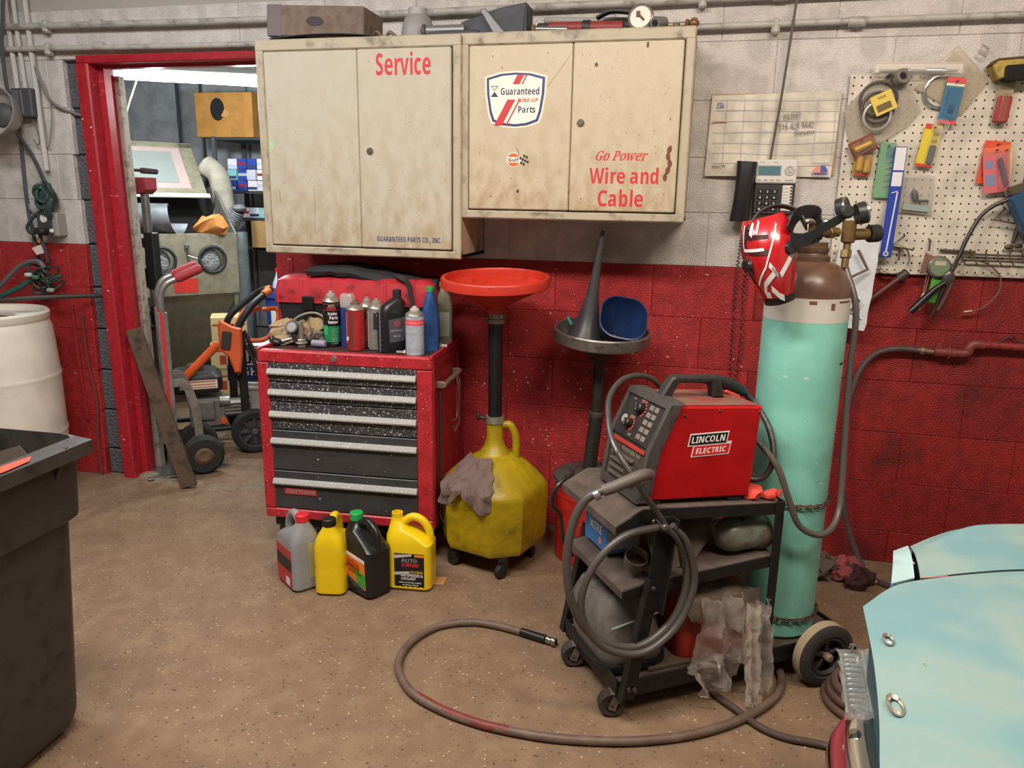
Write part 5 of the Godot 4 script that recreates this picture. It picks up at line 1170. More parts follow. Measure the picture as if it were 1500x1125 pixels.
func wall_tools() -> void:
	# strap wrench
	var s := thing("strap_wrench", "strap wrench with a round metal band and red brown handle on the pegboard", "wrench", V(0.722, 1.256, 0.045))
	var lp := []
	for k in 18: lp.append(V(0.055 * cos(0.3 + 5.7 * k / 17 - 0.7), 0.055 * sin(0.3 + 5.7 * k / 17 - 0.7), 0))
	part(s, "band", G.new().strap(lp, 0.02, 0.002, V(0, 0, 1)), mat("8a8278", 0.4, {"m": 0.5}))
	part(s, "handle", G.new().cyl(V(0.05, -0.05, 0), V(-0.085, -0.17, 0.02), 0.012, 10, 0.004), mat("552222", 0.5))
	part(s, "pivot", G.new().cyl(V(0.055, -0.045, 0), V(0.025, -0.075, 0), 0.017, 10, 0.004), mat("3b3532", 0.5))
	# round tester with green handle
	var t := thing("round_tester", "round metal tester with a green handle hanging at the pegboard's lower edge", "tester", V(0.873, 1.235, 0.07))
	part(t, "drum", G.new().lathe([Vector2(0, -0.025), Vector2(0.036, -0.025), Vector2(0.04, -0.02), Vector2(0.04, 0.015), Vector2(0.034, 0.02), Vector2(0, 0.02)], 26, T(0, 0, 0, V(90, 0, 0))), mat("8b8175", 0.4, {"m": 0.5, "t": "grime", "s": 6.0}))
	part(t, "face", G.new().lathe([Vector2(0, 0.0205), Vector2(0.032, 0.0205), Vector2(0.032, 0.022), Vector2(0, 0.022)], 24, T(0, 0, 0, V(90, 0, 0))), mat("6e8468", 0.4))
	part(t, "needle_window", G.new().box(V(0.0, 0.014, 0.0225), V(0.036, 0.016, 0.001), 0), mat("b9aa98", 0.4))
	part(t, "hanger", G.new().prism([Vector2(-0.05, 0.05), Vector2(0.0, 0.03), Vector2(-0.02, -0.01), Vector2(-0.06, -0.03)], 0.008, 0.002), mat("7b5746", 0.5))
	part(t, "green_handle", G.new().box(V(0.006, -0.09, -0.006), V(0.05, 0.1, 0.018), 0.006, Basis(Vector3.BACK, -0.1)), mat("4d9a35", 0.5))
	var p := thing("black_pliers", "black handled pliers hanging over the green handle", "pliers", V(0.86, 1.15, 0.1))
	part(p, "handle", G.new().tube(curve([V(0.04, 0.035, 0), V(0.01, 0.01, 0), V(-0.025, -0.03, 0), V(-0.07, -0.085, 0.004)], 5), [0.006, 0.007, 0.008, 0.009, 0.01, 0.011, 0.011, 0.012, 0.0125, 0.013, 0.013, 0.013, 0.0135, 0.0135, 0.0135, 0.012], 10), mat("1c1c1e", 0.3))
	part(p, "handle", G.new().tube(curve([V(0.06, 0.03, 0), V(0.045, -0.02, 0), V(0.025, -0.075, 0.0)], 5), 0.009, 10), mat("4a2a22", 0.45))
	part(p, "jaw", G.new().ball(V(0.045, 0.045, 0), V(0.022, 0.03, 0.01), 12), mat("55524e", 0.35, {"m": 0.6}))
	var sc := thing("white_bobbin", "small cream tapered float hanging on wires beside the pliers", "bobbin", V(0.84, 1.12, 0.05))
	part(sc, "float", G.new().lathe([Vector2(0, -0.055), Vector2(0.006, -0.05), Vector2(0.009, -0.02), Vector2(0.006, 0.01), Vector2(0, 0.015)], 12, T(0, 0, 0, V(0, 0, -10))), mat("c7b394", 0.5))
	part(sc, "wire", G.new().tube([V(0.003, 0.01, 0), V(0.012, 0.08, 0)], 0.0015, 5).tube([V(-0.002, 0.01, 0), V(0.004, 0.08, 0)], 0.0015, 5), mat("a09a90", 0.4, {"m": 0.5}))
	# bent black cable with its tool, and the blue box at the edge
	solo("bent_cable", "thick black cable bowing from the right edge down over the pegboard", "cable", G.new().tube(curve([V(1.12, 1.49, 0.1), V(1.06, 1.48, 0.09), V(0.995, 1.435, 0.08), V(0.955, 1.35, 0.08), V(0.925, 1.25, 0.085), V(0.895, 1.16, 0.09), V(0.88, 1.09, 0.09), V(0.868, 1.05, 0.09)], 6), 0.0075, 9), mat("28221f", 0.35))
	var bl := thing("blue_case", "dark blue tool case corner hanging at the right edge", "case", V(1.16, 1.43, 0.09))
	part(bl, "case", G.new().box(V(0, 0, 0), V(0.13, 0.2, 0.06), 0.008, Basis(Vector3.BACK, 0.5)), mat("274a6b", 0.45))
	part(bl, "grip", G.new().box(V(-0.06, 0.09, 0), V(0.09, 0.035, 0.04), 0.008, Basis(Vector3.BACK, 0.35)).ball(V(-0.04, 0.125, 0), V(0.02, 0.03, 0.02), 10), mat("55503f", 0.5, {"m": 0.3}))
	var ky := thing("wing_key", "dark metal key tool hanging by the right edge of the pegboard", "tool", V(1.115, 1.345, 0.045))
	part(ky, "shaft", G.new().tube([V(0.01, 0.07, 0), V(0.006, 0.02, 0), V(0.0, -0.02, 0)], [0.005, 0.009, 0.006], 8), mat("564a40", 0.45, {"m": 0.5}))
	part(ky, "wing", G.new().ball(V(-0.01, -0.032, 0), V(0.016, 0.01, 0.008), 10).ball(V(0.02, -0.028, 0), V(0.016, 0.008, 0.006), 10), mat("564a40", 0.45, {"m": 0.5}))
	solo("spring_cable", "thin looped steel cable hanging over the red wall at the right", "cable", G.new().tube(curve([V(0.93, 1.22, 0.045), V(0.96, 1.255, 0.045), V(1.03, 1.255, 0.045), V(1.09, 1.21, 0.04), V(1.1, 1.15, 0.035), V(1.06, 1.09, 0.035), V(1.02, 1.072, 0.035)], 6), 0.0028, 6).cyl(V(1.02, 1.072, 0.035), V(0.99, 1.066, 0.035), 0.006, 8, 0.001), mat("8a7264", 0.4, {"m": 0.5}))
	# white paper bag behind the cylinder
	var pb := thing("white_paper", "white paper sheet hung on a rusty bracket behind the gas cylinder", "paper", V(0.6, 1.16, 0.09))
	part(pb, "sheet", crumple(G.new().sheet(func(u, w): return V(lerpf(-0.09, 0.05, u) + 0.015 * (w - 0.5), lerpf(-0.17, 0.165, w) + 0.02 * (0.5 - u) * (1 - w), 0.01 * sin(u * 6 + w * 3)), 8, 10, 0.002), 0.008, 12), mat("cfd3d8", 0.7))
	part(pb, "bracket", G.new().tube([V(-0.02, 0.13, 0.025), V(0.02, 0.06, 0.03), V(-0.05, 0.02, 0.03)], 0.006, 7).tube([V(-0.03, -0.03, 0.02), V(0.005, -0.06, 0.025), V(-0.02, -0.1, 0.02)], 0.006, 7), mat("6a5142", 0.6))
	part(pb, "black_mark", G.new().box(V(0.0, -0.12, 0.022), V(0.05, 0.004, 0.001), 0, Basis(Vector3.BACK, -0.55)), mat("2a2a2c", 0.6))

# ---------- rolling tool chest ----------
const CHEST := Vector3(-1.304, 0, 0.575)
func chest() -> void:
	var red := mat("b52a33", 0.4, {"d": "wallflecks", "ds": 2.0, "t": "mottle", "s": 2.0})
	var redd := mat("a5262e", 0.45, {"t": "mottle", "s": 2.0})
	var blk := mat("202022", 0.5)
	var t := thing("tool_chest", "red rolling tool chest with grey drawers flecked with white paint under the tall cabinet", "tool chest", CHEST, 4)
	var D := 0.43
	var g := G.new()
	g.box(V(-0.333, 0.5075, -0.02), V(0.046, 0.609, 0.04), 0.003).box(V(0.325, 0.5075, -0.02), V(0.062, 0.609, 0.04), 0.003)
	g.box(V(0, 0.838, -0.02), V(0.71, 0.05, 0.04), 0.006).box(V(0, 0.182, -0.02), V(0.71, 0.04, 0.04), 0.005)
	part(t, "front_frame", g, red)
	var sd := G.new()
	for s in [-1, 1]:
		sd.box(V(s * 0.347, 0.51, -D / 2 - 0.02), V(0.012, 0.7, D - 0.03), 0.003)
		sd.box(V(s * 0.35, 0.835, -D / 2 - 0.02), V(0.02, 0.05, D - 0.03), 0.004).box(V(s * 0.35, 0.18, -D / 2 - 0.02), V(0.02, 0.04, D - 0.03), 0.004)
		sd.box(V(s * 0.35, 0.51, -D + 0.02), V(0.02, 0.7, 0.04), 0.004).box(V(s * 0.35, 0.51, -0.03), V(0.02, 0.7, 0.04), 0.004)
	sd.box(V(0, 0.51, -D), V(0.7, 0.7, 0.012), 0.003)
	part(t, "side_panels", sd, redd)
	var tr := G.new()
	tr.box(V(0, 0.848, -D / 2), V(0.69, 0.012, D - 0.02), 0.002)
	part(t, "top_tray", tr, mat("3d2b29", 0.6, {"t": "grime", "s": 4.0}))
	var lip := G.new()
	for s in [-1, 1]: lip.box(V(s * 0.35, 0.862, -D / 2), V(0.016, 0.016, D), 0.003)
	lip.box(V(0, 0.862, -D + 0.004), V(0.71, 0.02, 0.016), 0.003)
	part(t, "top_lip", lip, redd)
	part(t, "lining", G.new().box(V(0, 0.51, -0.05), V(0.62, 0.66, 0.01), 0), mat("141415", 0.8))
	var sm := [0.815, 0.735, 0.655, 0.539, 0.368, 0.203]
	var dm := mat("3b3c3e", 0.42, {"d": "flecks", "ds": 1.8, "t": "soft"})
	var dm2 := mat("3d3e3f", 0.42, {"d": "sparse", "ds": 1.5, "t": "soft"})
	var hm := mat("a9aaa6", 0.4, {"d": "flecks", "ds": 2.5})
	for k in 5:
		var a: float = sm[k]
		var b: float = sm[k + 1]
		var dr := part(t, "drawer", G.new().box(Vector3.ZERO, V(0.606, a - b - 0.004, 0.02), 0.003), dm if k < 3 else dm2, V(-0.01, (a + b) / 2, -0.014))
		var yy: float = [0.779, 0.695, 0.605, 0.494, 0.322][k] - (a + b) / 2
		part(dr, "drawer_handle", G.new().prism([Vector2(0, -0.011), Vector2(0.016, -0.011), Vector2(0.018, -0.005), Vector2(0.012, 0.009), Vector2(0, 0.011)], 0.605, 0.001, T(0, yy, 0.01, V(0, -90, 0)) * Transform3D(Basis.from_scale(V(1, 1, 1)), Vector3.ZERO)), hm)
		if k == 4:
			var bd := part(dr, "badge", G.new().box(Vector3.ZERO, V(0.137, 0.028, 0.003), 0.001), mat("b83a34", 0.45), V(-0.19, -0.004, 0.0115))
			part(dr, "lettering", G.new().text("CRAFTSMAN", 0.122, 0.016, T(-0.19, -0.004, 0.0135)), mat("8f8f88", 0.5))
	part(t, "lock", G.new().lathe([Vector2(0, 0), Vector2(0.013, 0), Vector2(0.011, 0.006), Vector2(0, 0.006)], 18, T(-0.035, 0.84, 0.0, V(90, 0, 0))).box(V(-0.035, 0.84, 0.0065), V(0.002, 0.009, 0.002), 0), mat("b8b4ac", 0.3, {"m": 0.8}))
	part(t, "kick_base", G.new().box(V(0, 0.14, -D / 2), V(0.66, 0.05, D - 0.06), 0.003), blk)
	for q in [[-1, -0.06], [1, -0.06], [-1, -0.37], [1, -0.37]]:
		part(t, "caster", G.new().cyl(V(q[0] * 0.29 - 0.016, 0.055, q[1]), V(q[0] * 0.29 + 0.016, 0.055, q[1]), 0.055, 22, 0.008).box(V(q[0] * 0.29, 0.105, q[1]), V(0.05, 0.03, 0.06), 0.004), mat("1d1d1e", 0.6))
	var bar := G.new().cyl(V(0.385, 0.745, -0.06), V(0.385, 0.745, -0.34), 0.011, 12, 0.002)
	for z in [-0.07, -0.33]: bar.box(V(0.37, 0.745, z), V(0.035, 0.028, 0.02), 0.004)
	part(t, "side_handle", bar, mat("8a7468", 0.45, {"m": 0.4}))
	# wires on the side handle
	var wx := func(p: Vector3) -> Vector3: return CHEST + Basis(Vector3.UP, deg_to_rad(4)) * p
	solo("bent_wire", "bent wire loop hanging from the chest's side handle", "wire", G.new().tube([V(0.39, 0.755, -0.25), V(0.4, 0.72, -0.27), V(0.385, 0.56, -0.32), V(0.385, 0.52, -0.32), V(0.38, 0.5, -0.26), V(0.38, 0.53, -0.25)].map(func(p): return wx.call(p)), 0.003, 6).tube(curve([V(0.39, 0.757, -0.23), V(0.4, 0.7, -0.24), V(0.385, 0.6, -0.29), V(0.385, 0.555, -0.27), V(0.38, 0.56, -0.22)].map(func(p): return wx.call(p)), 4), 0.003, 6), mat("8a6f66", 0.5, {"m": 0.3}))
	solo("pull_rod", "long dark rod with a wire hook leaning on the chest's right side", "rod", G.new().cyl(wx.call(V(0.372, 0.24, -0.06)), wx.call(V(0.372, 0.72, -0.06)), 0.006, 8).tube(curve([V(0.372, 0.24, -0.06), V(0.375, 0.2, -0.05), V(0.395, 0.18, -0.04), V(0.41, 0.2, -0.04), V(0.4, 0.215, -0.04)].map(func(p): return wx.call(p)), 4), 0.0035, 6), mat("3e3a38", 0.4, {"m": 0.5}))

func aerosol(kind: String, label: String, x: float, z: float, h: float, r: float, body: String, capc: String, yaw := 0.0, group := "") -> Node3D:
	var t := thing(kind, label, "spray can", CHEST + Basis(Vector3.UP, deg_to_rad(4)) * V(x, 0.855, z), yaw + 4, "spray cans on the tool chest")
	var b := h * 0.8
	part(t, "body", G.new().lathe([Vector2(0, 0), Vector2(r - 0.003, 0), Vector2(r, 0.003), Vector2(r, b), Vector2(r - 0.002, b + 0.003), Vector2(0, b + 0.003)], 28), mat(body, 0.35, {"t": "mottle", "s": 5.0}))
	part(t, "shoulder", G.new().lathe([Vector2(r - 0.002, b), Vector2(r + 0.001, b + 0.003), Vector2(r - 0.001, b + 0.008), Vector2(r * 0.75, b + h * 0.08), Vector2(r * 0.5, b + h * 0.11), Vector2(0, b + h * 0.11)], 28), mat("a39b90", 0.35, {"m": 0.6, "t": "grime", "s": 8.0}))
	part(t, "cap", G.new().lathe([Vector2(0, b + h * 0.1), Vector2(r * 0.52, b + h * 0.1), Vector2(r * 0.5, b + h * 0.15), Vector2(r * 0.25, b + h * 0.16), Vector2(r * 0.22, h), Vector2(0, h)], 20), mat(capc, 0.45))
	return t
func chest_top() -> void:
	var at := func(x: float, z: float, y := 0.855) -> Vector3: return CHEST + Basis(Vector3.UP, deg_to_rad(4)) * V(x, y, z)
	# toolbox
	var b := thing("toolbox", "red and black plastic toolbox lying across the back of the tool chest", "toolbox", at.call(-0.045, -0.335), 4)
	var blk := mat("232427", 0.5)
	var rd := mat("b8313a", 0.45, {"t": "grime", "s": 2.0})
	part(b, "tub", G.new().loft([ring(0.62, 0.15, 0.02, 0.0), ring(0.67, 0.185, 0.02, 0.17)]), blk)
	part(b, "lid", G.new().loft([ring(0.69, 0.2, 0.025, 0.165), ring(0.69, 0.2, 0.025, 0.2), ring(0.67, 0.18, 0.025, 0.255), ring(0.62, 0.13, 0.02, 0.272)]), rd)
	var rb := G.new()
	for x in [-0.22, 0.14, 0.26]: rb.loft([ring(0.012, 0.207, 0.004, 0.166, Vector2(x, 0)), ring(0.012, 0.207, 0.004, 0.2, Vector2(x, 0)), ring(0.012, 0.188, 0.004, 0.258, Vector2(x, 0))])
	part(b, "lid_ribs", rb, rd)
	part(b, "lid_handle", G.new().box(V(0.0, 0.272, 0.03), V(0.17, 0.03, 0.05), 0.008), mat("c43a42", 0.5))
	for x in [-0.19, 0.2]:
		part(b, "latch", G.new().box(V(x, 0.165, 0.104), V(0.05, 0.06, 0.012), 0.004).box(V(x, 0.13, 0.097), V(0.035, 0.05, 0.008), 0.003), mat("18181a", 0.4))
	# black bag over the toolbox
	var bag := G.new().sheet(func(u, w):
		var y := 1.128 + 0.02 * sin(u * 5) + 0.025 * sin(w * PI)
		return at.call(lerpf(-0.24, 0.3, u), lerpf(-0.245 - 0.02 * u, -0.42, w), y + 0.02 * (1 - u) - 0.045 * pow(1 - w, 4) * u), 18, 8, 0.02)
	solo("black_bag", "black cloth bag draped over the toolbox under the cabinet", "bag", crumple(bag, 0.012, 9), mat("27272a", 0.8, {"b": "weave", "s": 8.0, "bs": 0.1}))
	var stp := thing("bag_strap", "black strap hanging down the right end of the toolbox", "strap", Vector3.ZERO)
	part(stp, "strap", G.new().strap(curve([at.call(0.13, -0.27, 1.145), at.call(0.16, -0.24, 1.14), at.call(0.195, -0.222, 1.125), at.call(0.21, -0.22, 1.07), at.call(0.22, -0.215, 1.0), at.call(0.235, -0.215, 0.95)], 5), 0.022, 0.004, V(1, 0, 0.3)), mat("2a2a2d", 0.8))
	# oil bottles and cans
	var a := aerosol("brake_cleaner_can", "black spray can with a green label and white Brake and Parts Cleaner lettering", -0.117, -0.19, 0.225, 0.0355, "19191b", "9f9b96", 22)
	part(a, "green_label", bent(0.0358, -60, 75, 0.02, 0.085, 14), mat("1f7d4c", 0.4))
	part(a, "label_corner", bent(0.0362, -62, -28, 0.05, 0.088, 8), mat("2fae62", 0.4))
	part(a, "red_line", bent(0.0359, -70, 70, 0.149, 0.1505, 14).add(bent(0.0359, -70, 70, 0.174, 0.1755, 14)), mat("c8463f", 0.4))
	part(a, "lettering", G.new().text("Brake", 0.042, 0.0135, T(0.002, 0.137, 0.0362), "Droid Sans", true, 0.036).text("& Parts", 0.05, 0.0135, T(0.002, 0.12, 0.0362), "Droid Sans", true, 0.036).text("Cleaner", 0.05, 0.0135, T(0.002, 0.103, 0.0362), "Droid Sans", true, 0.036), mat("e9e7e2", 0.5))
	var tl := G.new()
	for k in 8: tl.text(["Non chlorinated", "Removes brake", "fluid, grease", "Fast drying", "Low residue", "DANGER", "NET WT 14 OZ", "KEEP AWAY"][k], 0.03, 0.0032, T(0.008, 0.074 - 0.0085 * k, 0.0368), "Droid Sans", false, 0.037)
	part(a, "lettering", tl, mat("cfd8cf", 0.5))
	part(a, "lettering", G.new().text("AUTO", 0.026, 0.008, T(0, 0.168, 0.0362), "Droid Sans", true, 0.036), mat("a9a9a8", 0.5))
	part(a, "lettering", G.new().text("XTREME", 0.04, 0.009, T(0, 0.158, 0.0362), "Droid Sans", true, 0.036, 0.2), mat("d0433c", 0.5))
	var rc := aerosol("red_spray_can", "red spray can with a dusty brown nozzle beside the black brake cleaner can", 0.006, -0.133, 0.2, 0.0355, "ab2b2b", "6e5a4c", -10)
	part(rc, "dirt_band", bent(0.0359, -12, 18, 0.01, 0.155, 8), mat("6b2e28", 0.6))
	part(rc, "white_label", bent(0.0358, -95, -45, 0.03, 0.15, 8), mat("d8cfc6", 0.5))
	part(rc, "round_mark", G.new().prism(arc2(Vector2.ZERO, 0.009, 0, 340, 17), 0.001, 0.0002, T(-0.018, 0.048, 0.0318, V(0, -30, 0))), mat("e6ddc9", 0.5))
	var wc := aerosol("silver_spray_can", "grey spray can with a dark triangular label behind the red can", 0.083, -0.168, 0.205, 0.0365, "85827a", "8e857a", 16)
	part(wc, "dark_label", bent(0.0368, -20, 60, 0.085, 0.15, 10), mat("2e2d30", 0.5))
	part(wc, "orange_marks", bent(0.0372, 30, 52, 0.09, 0.145, 5), mat("7a4a2e", 0.5))
	part(wc, "lettering", G.new().text("Bug", 0.02, 0.011, T(0.008, 0.137, 0.0375), "Droid Sans", true, 0.037), mat("e3dcc9", 0.5))
	part(wc, "pale_edge", bent(0.037, -75, -58, 0.01, 0.155, 5), mat("d3cdbf", 0.5))
	var gc := aerosol("grey_spray_can", "pale grey-blue spray can with a pink band at the front right of the chest", 0.261, -0.098, 0.19, 0.0365, "a9b3bd", "bcb4a8", 0)
	part(gc, "pink_band", bent(0.0368, -100, 100, 0.118, 0.14, 20), mat("e0505e", 0.5))
	part(gc, "band_print", bent(0.0371, -80, 80, 0.127, 0.13, 16), mat("eb8e94", 0.5))
	var bk := aerosol("dusty_spray_can", "dusty spray can with a grey dome standing at the back between the cans", 0.03, -0.203, 0.205, 0.031, "4e3b3a", "938a82", 0)
	part(bk, "red_band", bent(0.0313, -70, 70, 0.03, 0.12, 12), mat("93302c", 0.5))
	var jr := thing("clear_jar", "clear plastic jar with a blue label behind the brake cleaner can", "jar", at.call(-0.035, -0.165))
	jr.position = at.call(-0.052, -0.203)
	part(jr, "body", G.new().loft([ring(0.055, 0.045, 0.012, 0.0), ring(0.055, 0.045, 0.012, 0.15), ring(0.05, 0.04, 0.012, 0.16)]), mat("2e3a78", 0.3))
	part(jr, "clear_top", G.new().loft([ring(0.055, 0.045, 0.012, 0.16), ring(0.055, 0.045, 0.012, 0.205), ring(0.045, 0.035, 0.012, 0.215)]), mat("d8dada", 0.12, {"a": 0.35}))
	# oil bottles
	var ob := thing("oil_bottle", "black ribbed oil bottle with a grey shield label beside the pale can", "bottle", at.call(0.155, -0.135), 45)
	part(ob, "body", G.new().loft([ring(0.1, 0.06, 0.015, 0.0), ring(0.105, 0.064, 0.018, 0.02), ring(0.105, 0.064, 0.018, 0.15), ring(0.085, 0.055, 0.018, 0.185, Vector2(0.008, 0)), ring(0.04, 0.04, 0.016, 0.21, Vector2(0.025, 0))]), mat("1c1d1f", 0.35))
	part(ob, "cap", G.new().cyl(V(0.025, 0.205, 0), V(0.025, 0.245, 0), 0.017, 18, 0.003), mat("202123", 0.5))
	var ribs := G.new()
	for k in 8: ribs.box(V(-0.051, 0.03 + 0.018 * k, 0.0), V(0.006, 0.006, 0.05), 0.002)
	part(ob, "grip_ribs", ribs, mat("2c2e30", 0.35))
	part(ob, "side_stripe", G.new().box(V(-0.054, 0.09, 0.012), V(0.004, 0.17, 0.005), 0.001), mat("6c8290", 0.4))
	part(ob, "label", G.new().prism([Vector2(-0.035, 0.04), Vector2(0.035, 0.05), Vector2(0.04, 0.0), Vector2(0.03, -0.045), Vector2(-0.03, -0.05)], 0.0015, 0.0004, T(0.008, 0.09, 0.033)), mat("4b4d55", 0.5))
	part(ob, "emblem", G.new().prism(arc2(Vector2.ZERO, 0.013, 0, 340, 17), 0.0012, 0.0003, T(0.01, 0.115, 0.0345)), mat("8d4450", 0.5))
	part(ob, "lettering", G.new().text("MOTOR OIL", 0.05, 0.008, T(0.008, 0.088, 0.0345)).text("5W-30", 0.028, 0.008, T(0.008, 0.066, 0.0345)), mat("9a9ba4", 0.5))
	var bb := thing("blue_bottle", "translucent blue bottle with a green cap at the right end of the toolbox", "bottle", at.call(0.297, -0.195), 30)
	part(bb, "body", G.new().loft([ring(0.066, 0.05, 0.014, 0.0), ring(0.07, 0.054, 0.016, 0.015), ring(0.068, 0.052, 0.016, 0.15), ring(0.05, 0.045, 0.016, 0.195), ring(0.032, 0.032, 0.014, 0.225)]), mat("31568f", 0.35, {"t": "mottle", "s": 4.0}))
	part(bb, "neck", G.new().cyl(V(0, 0.22, 0), V(0, 0.235, 0), 0.014, 14), mat("2d64b4", 0.35))
	part(bb, "cap", G.new().cyl(V(0, 0.233, 0), V(0, 0.257, 0), 0.0155, 16, 0.003), mat("2f9a4c", 0.5))
	var sb := thing("grey_bottle", "olive grey quart bottle standing behind the blue bottle", "bottle", at.call(0.318, -0.325), 15)
	part(sb, "body", G.new().loft([ring(0.075, 0.05, 0.012, 0.0), ring(0.075, 0.05, 0.012, 0.175), ring(0.055, 0.042, 0.012, 0.205), ring(0.034, 0.034, 0.014, 0.225)]), mat("7f7c68", 0.4, {"t": "mottle", "s": 3.0}))
	part(sb, "neck", G.new().lathe([Vector2(0, 0.22), Vector2(0.015, 0.22), Vector2(0.015, 0.24), Vector2(0.018, 0.242), Vector2(0.018, 0.262), Vector2(0, 0.264)], 18), mat("a29f8f", 0.4))
	part(sb, "label", G.new().box(V(-0.0, 0.09, 0.0255), V(0.05, 0.1, 0.001), 0), mat("a7a69a", 0.4))
	part(sb, "dark_side", G.new().box(V(0.0382, 0.09, 0.0), V(0.001, 0.11, 0.04), 0), mat("4a332e", 0.5))
	# loose things at the left
	var bo := thing("hex_bolt", "large upright silver hex bolt standing on its head on the chest", "bolt", at.call(-0.222, -0.125))
	part(bo, "head", G.new().cyl(V(0, 0, 0), V(0, 0.016, 0), 0.017, 6, 0.002).cyl(V(0, 0.016, 0), V(0, 0.022, 0), 0.025, 24, 0.002).cyl(V(0, 0.022, 0), V(0, 0.034, 0), 0.017, 6, 0.002), mat("b3b1a8", 0.35, {"m": 0.7}))
	part(bo, "shank", G.new().cyl(V(0, 0.03, 0), V(0.002, 0.108, 0), 0.009, 14, 0.003), mat("a9a8a0", 0.3, {"m": 0.7}))
	var wr := thing("ratchet", "chrome ratchet lying at the front left corner of the chest", "ratchet", at.call(-0.3, -0.14, 0.87), 4)
	part(wr, "handle", G.new().tube(curve([V(-0.02, 0.0, 0.0), V(0.05, 0.02, -0.03), V(0.12, 0.03, -0.06)], 5), [0.007, 0.008, 0.008, 0.007, 0.007, 0.007, 0.006, 0.007, 0.009, 0.01, 0.008], 10), mat("a9a59d", 0.25, {"m": 0.9}))
	part(wr, "head", G.new().ball(V(-0.035, 0.0, 0.01), V(0.026, 0.016, 0.02), 14).cyl(V(-0.05, 0.0, 0.01), V(-0.06, 0.02, 0.0), 0.012, 10, 0.002), mat("3f3a37", 0.35, {"m": 0.6}))
	var gg := thing("tyre_gauge", "small round gauge with a grey dial lying on the gloves", "gauge", at.call(-0.27, -0.15, 0.93), 4)
	part(gg, "case", G.new().lathe([Vector2(0, -0.012), Vector2(0.026, -0.012), Vector2(0.028, 0.008), Vector2(0.025, 0.011), Vector2(0, 0.009)], 22, T(0, 0, 0, V(60, 0, 0))), mat("4b4745", 0.4))
	part(gg, "dial", G.new().lathe([Vector2(0, 0.0095), Vector2(0.02, 0.0095), Vector2(0.02, 0.0105), Vector2(0, 0.0105)], 20, T(0, 0, 0, V(60, 0, 0))), mat("8b8680", 0.4))
	part(gg, "hose", G.new().tube(curve([V(0, -0.02, 0), V(0.01, -0.035, 0.01), V(0.02, -0.04, 0.03)], 4), 0.01, 8), mat("2a2827", 0.5))
	solo("work_glove", "crumpled tan work glove under the round gauge", "glove", crumple(G.new().ball(V(0, 0.045, 0), V(0.1, 0.05, 0.045), 20).ball(V(0.09, 0.07, 0.01), V(0.05, 0.04, 0.04), 14), 0.05, 13), mat("a6906b", 0.85, {"t": "grime", "s": 6.0}), at.call(-0.27, -0.205), 10)
	solo("grey_glove", "crumpled dark grey work glove beside the tan one", "glove", crumple(G.new().ball(V(0, 0.04, 0), V(0.08, 0.045, 0.05), 18), 0.05, 14, 4), mat("6b665c", 0.85, {"t": "grime", "s": 6.0}), at.call(-0.205, -0.215), 10)
	solo("thin_tubing", "thin grey-green tubing looped over the gloves", "tubing", G.new().tube(curve([V(-0.09, 0.05, 0.0), V(-0.03, 0.11, 0), V(0.04, 0.13, -0.01), V(0.1, 0.1, 0), V(0.12, 0.02, 0.02)], 6), 0.0045, 7), mat("8d8d7c", 0.4), at.call(-0.24, -0.2))
	solo("pink_tube", "small tube with a pink end lying beside the upright bolt", "tube", G.new().cyl(V(-0.02, 0.016, 0), V(0.04, 0.016, 0), 0.015, 12, 0.003), mat("8f86a0", 0.4), at.call(-0.165, -0.14), 4)
	solo("white_nozzle", "short white nozzle lying at the chest's right edge", "nozzle", G.new().cyl(V(-0.03, 0.016, 0), V(0.02, 0.014, 0), 0.014, 12, 0.003).cyl(V(0.02, 0.014, 0), V(0.045, 0.014, 0), 0.009, 10, 0.002), mat("b9b6b0", 0.4), at.call(0.315, -0.22), 4)
	solo("small_bolts", "few small bolts lying between the ribbed bottle and the pale can", "bolts", G.new().cyl(V(0, 0.008, 0), V(0.03, 0.008, 0), 0.007, 8, 0.001).cyl(V(0.03, 0.008, 0), V(0.038, 0.008, 0), 0.012, 6, 0.001), mat("8c8478", 0.4, {"m": 0.6}), at.call(0.19, -0.085), 4)

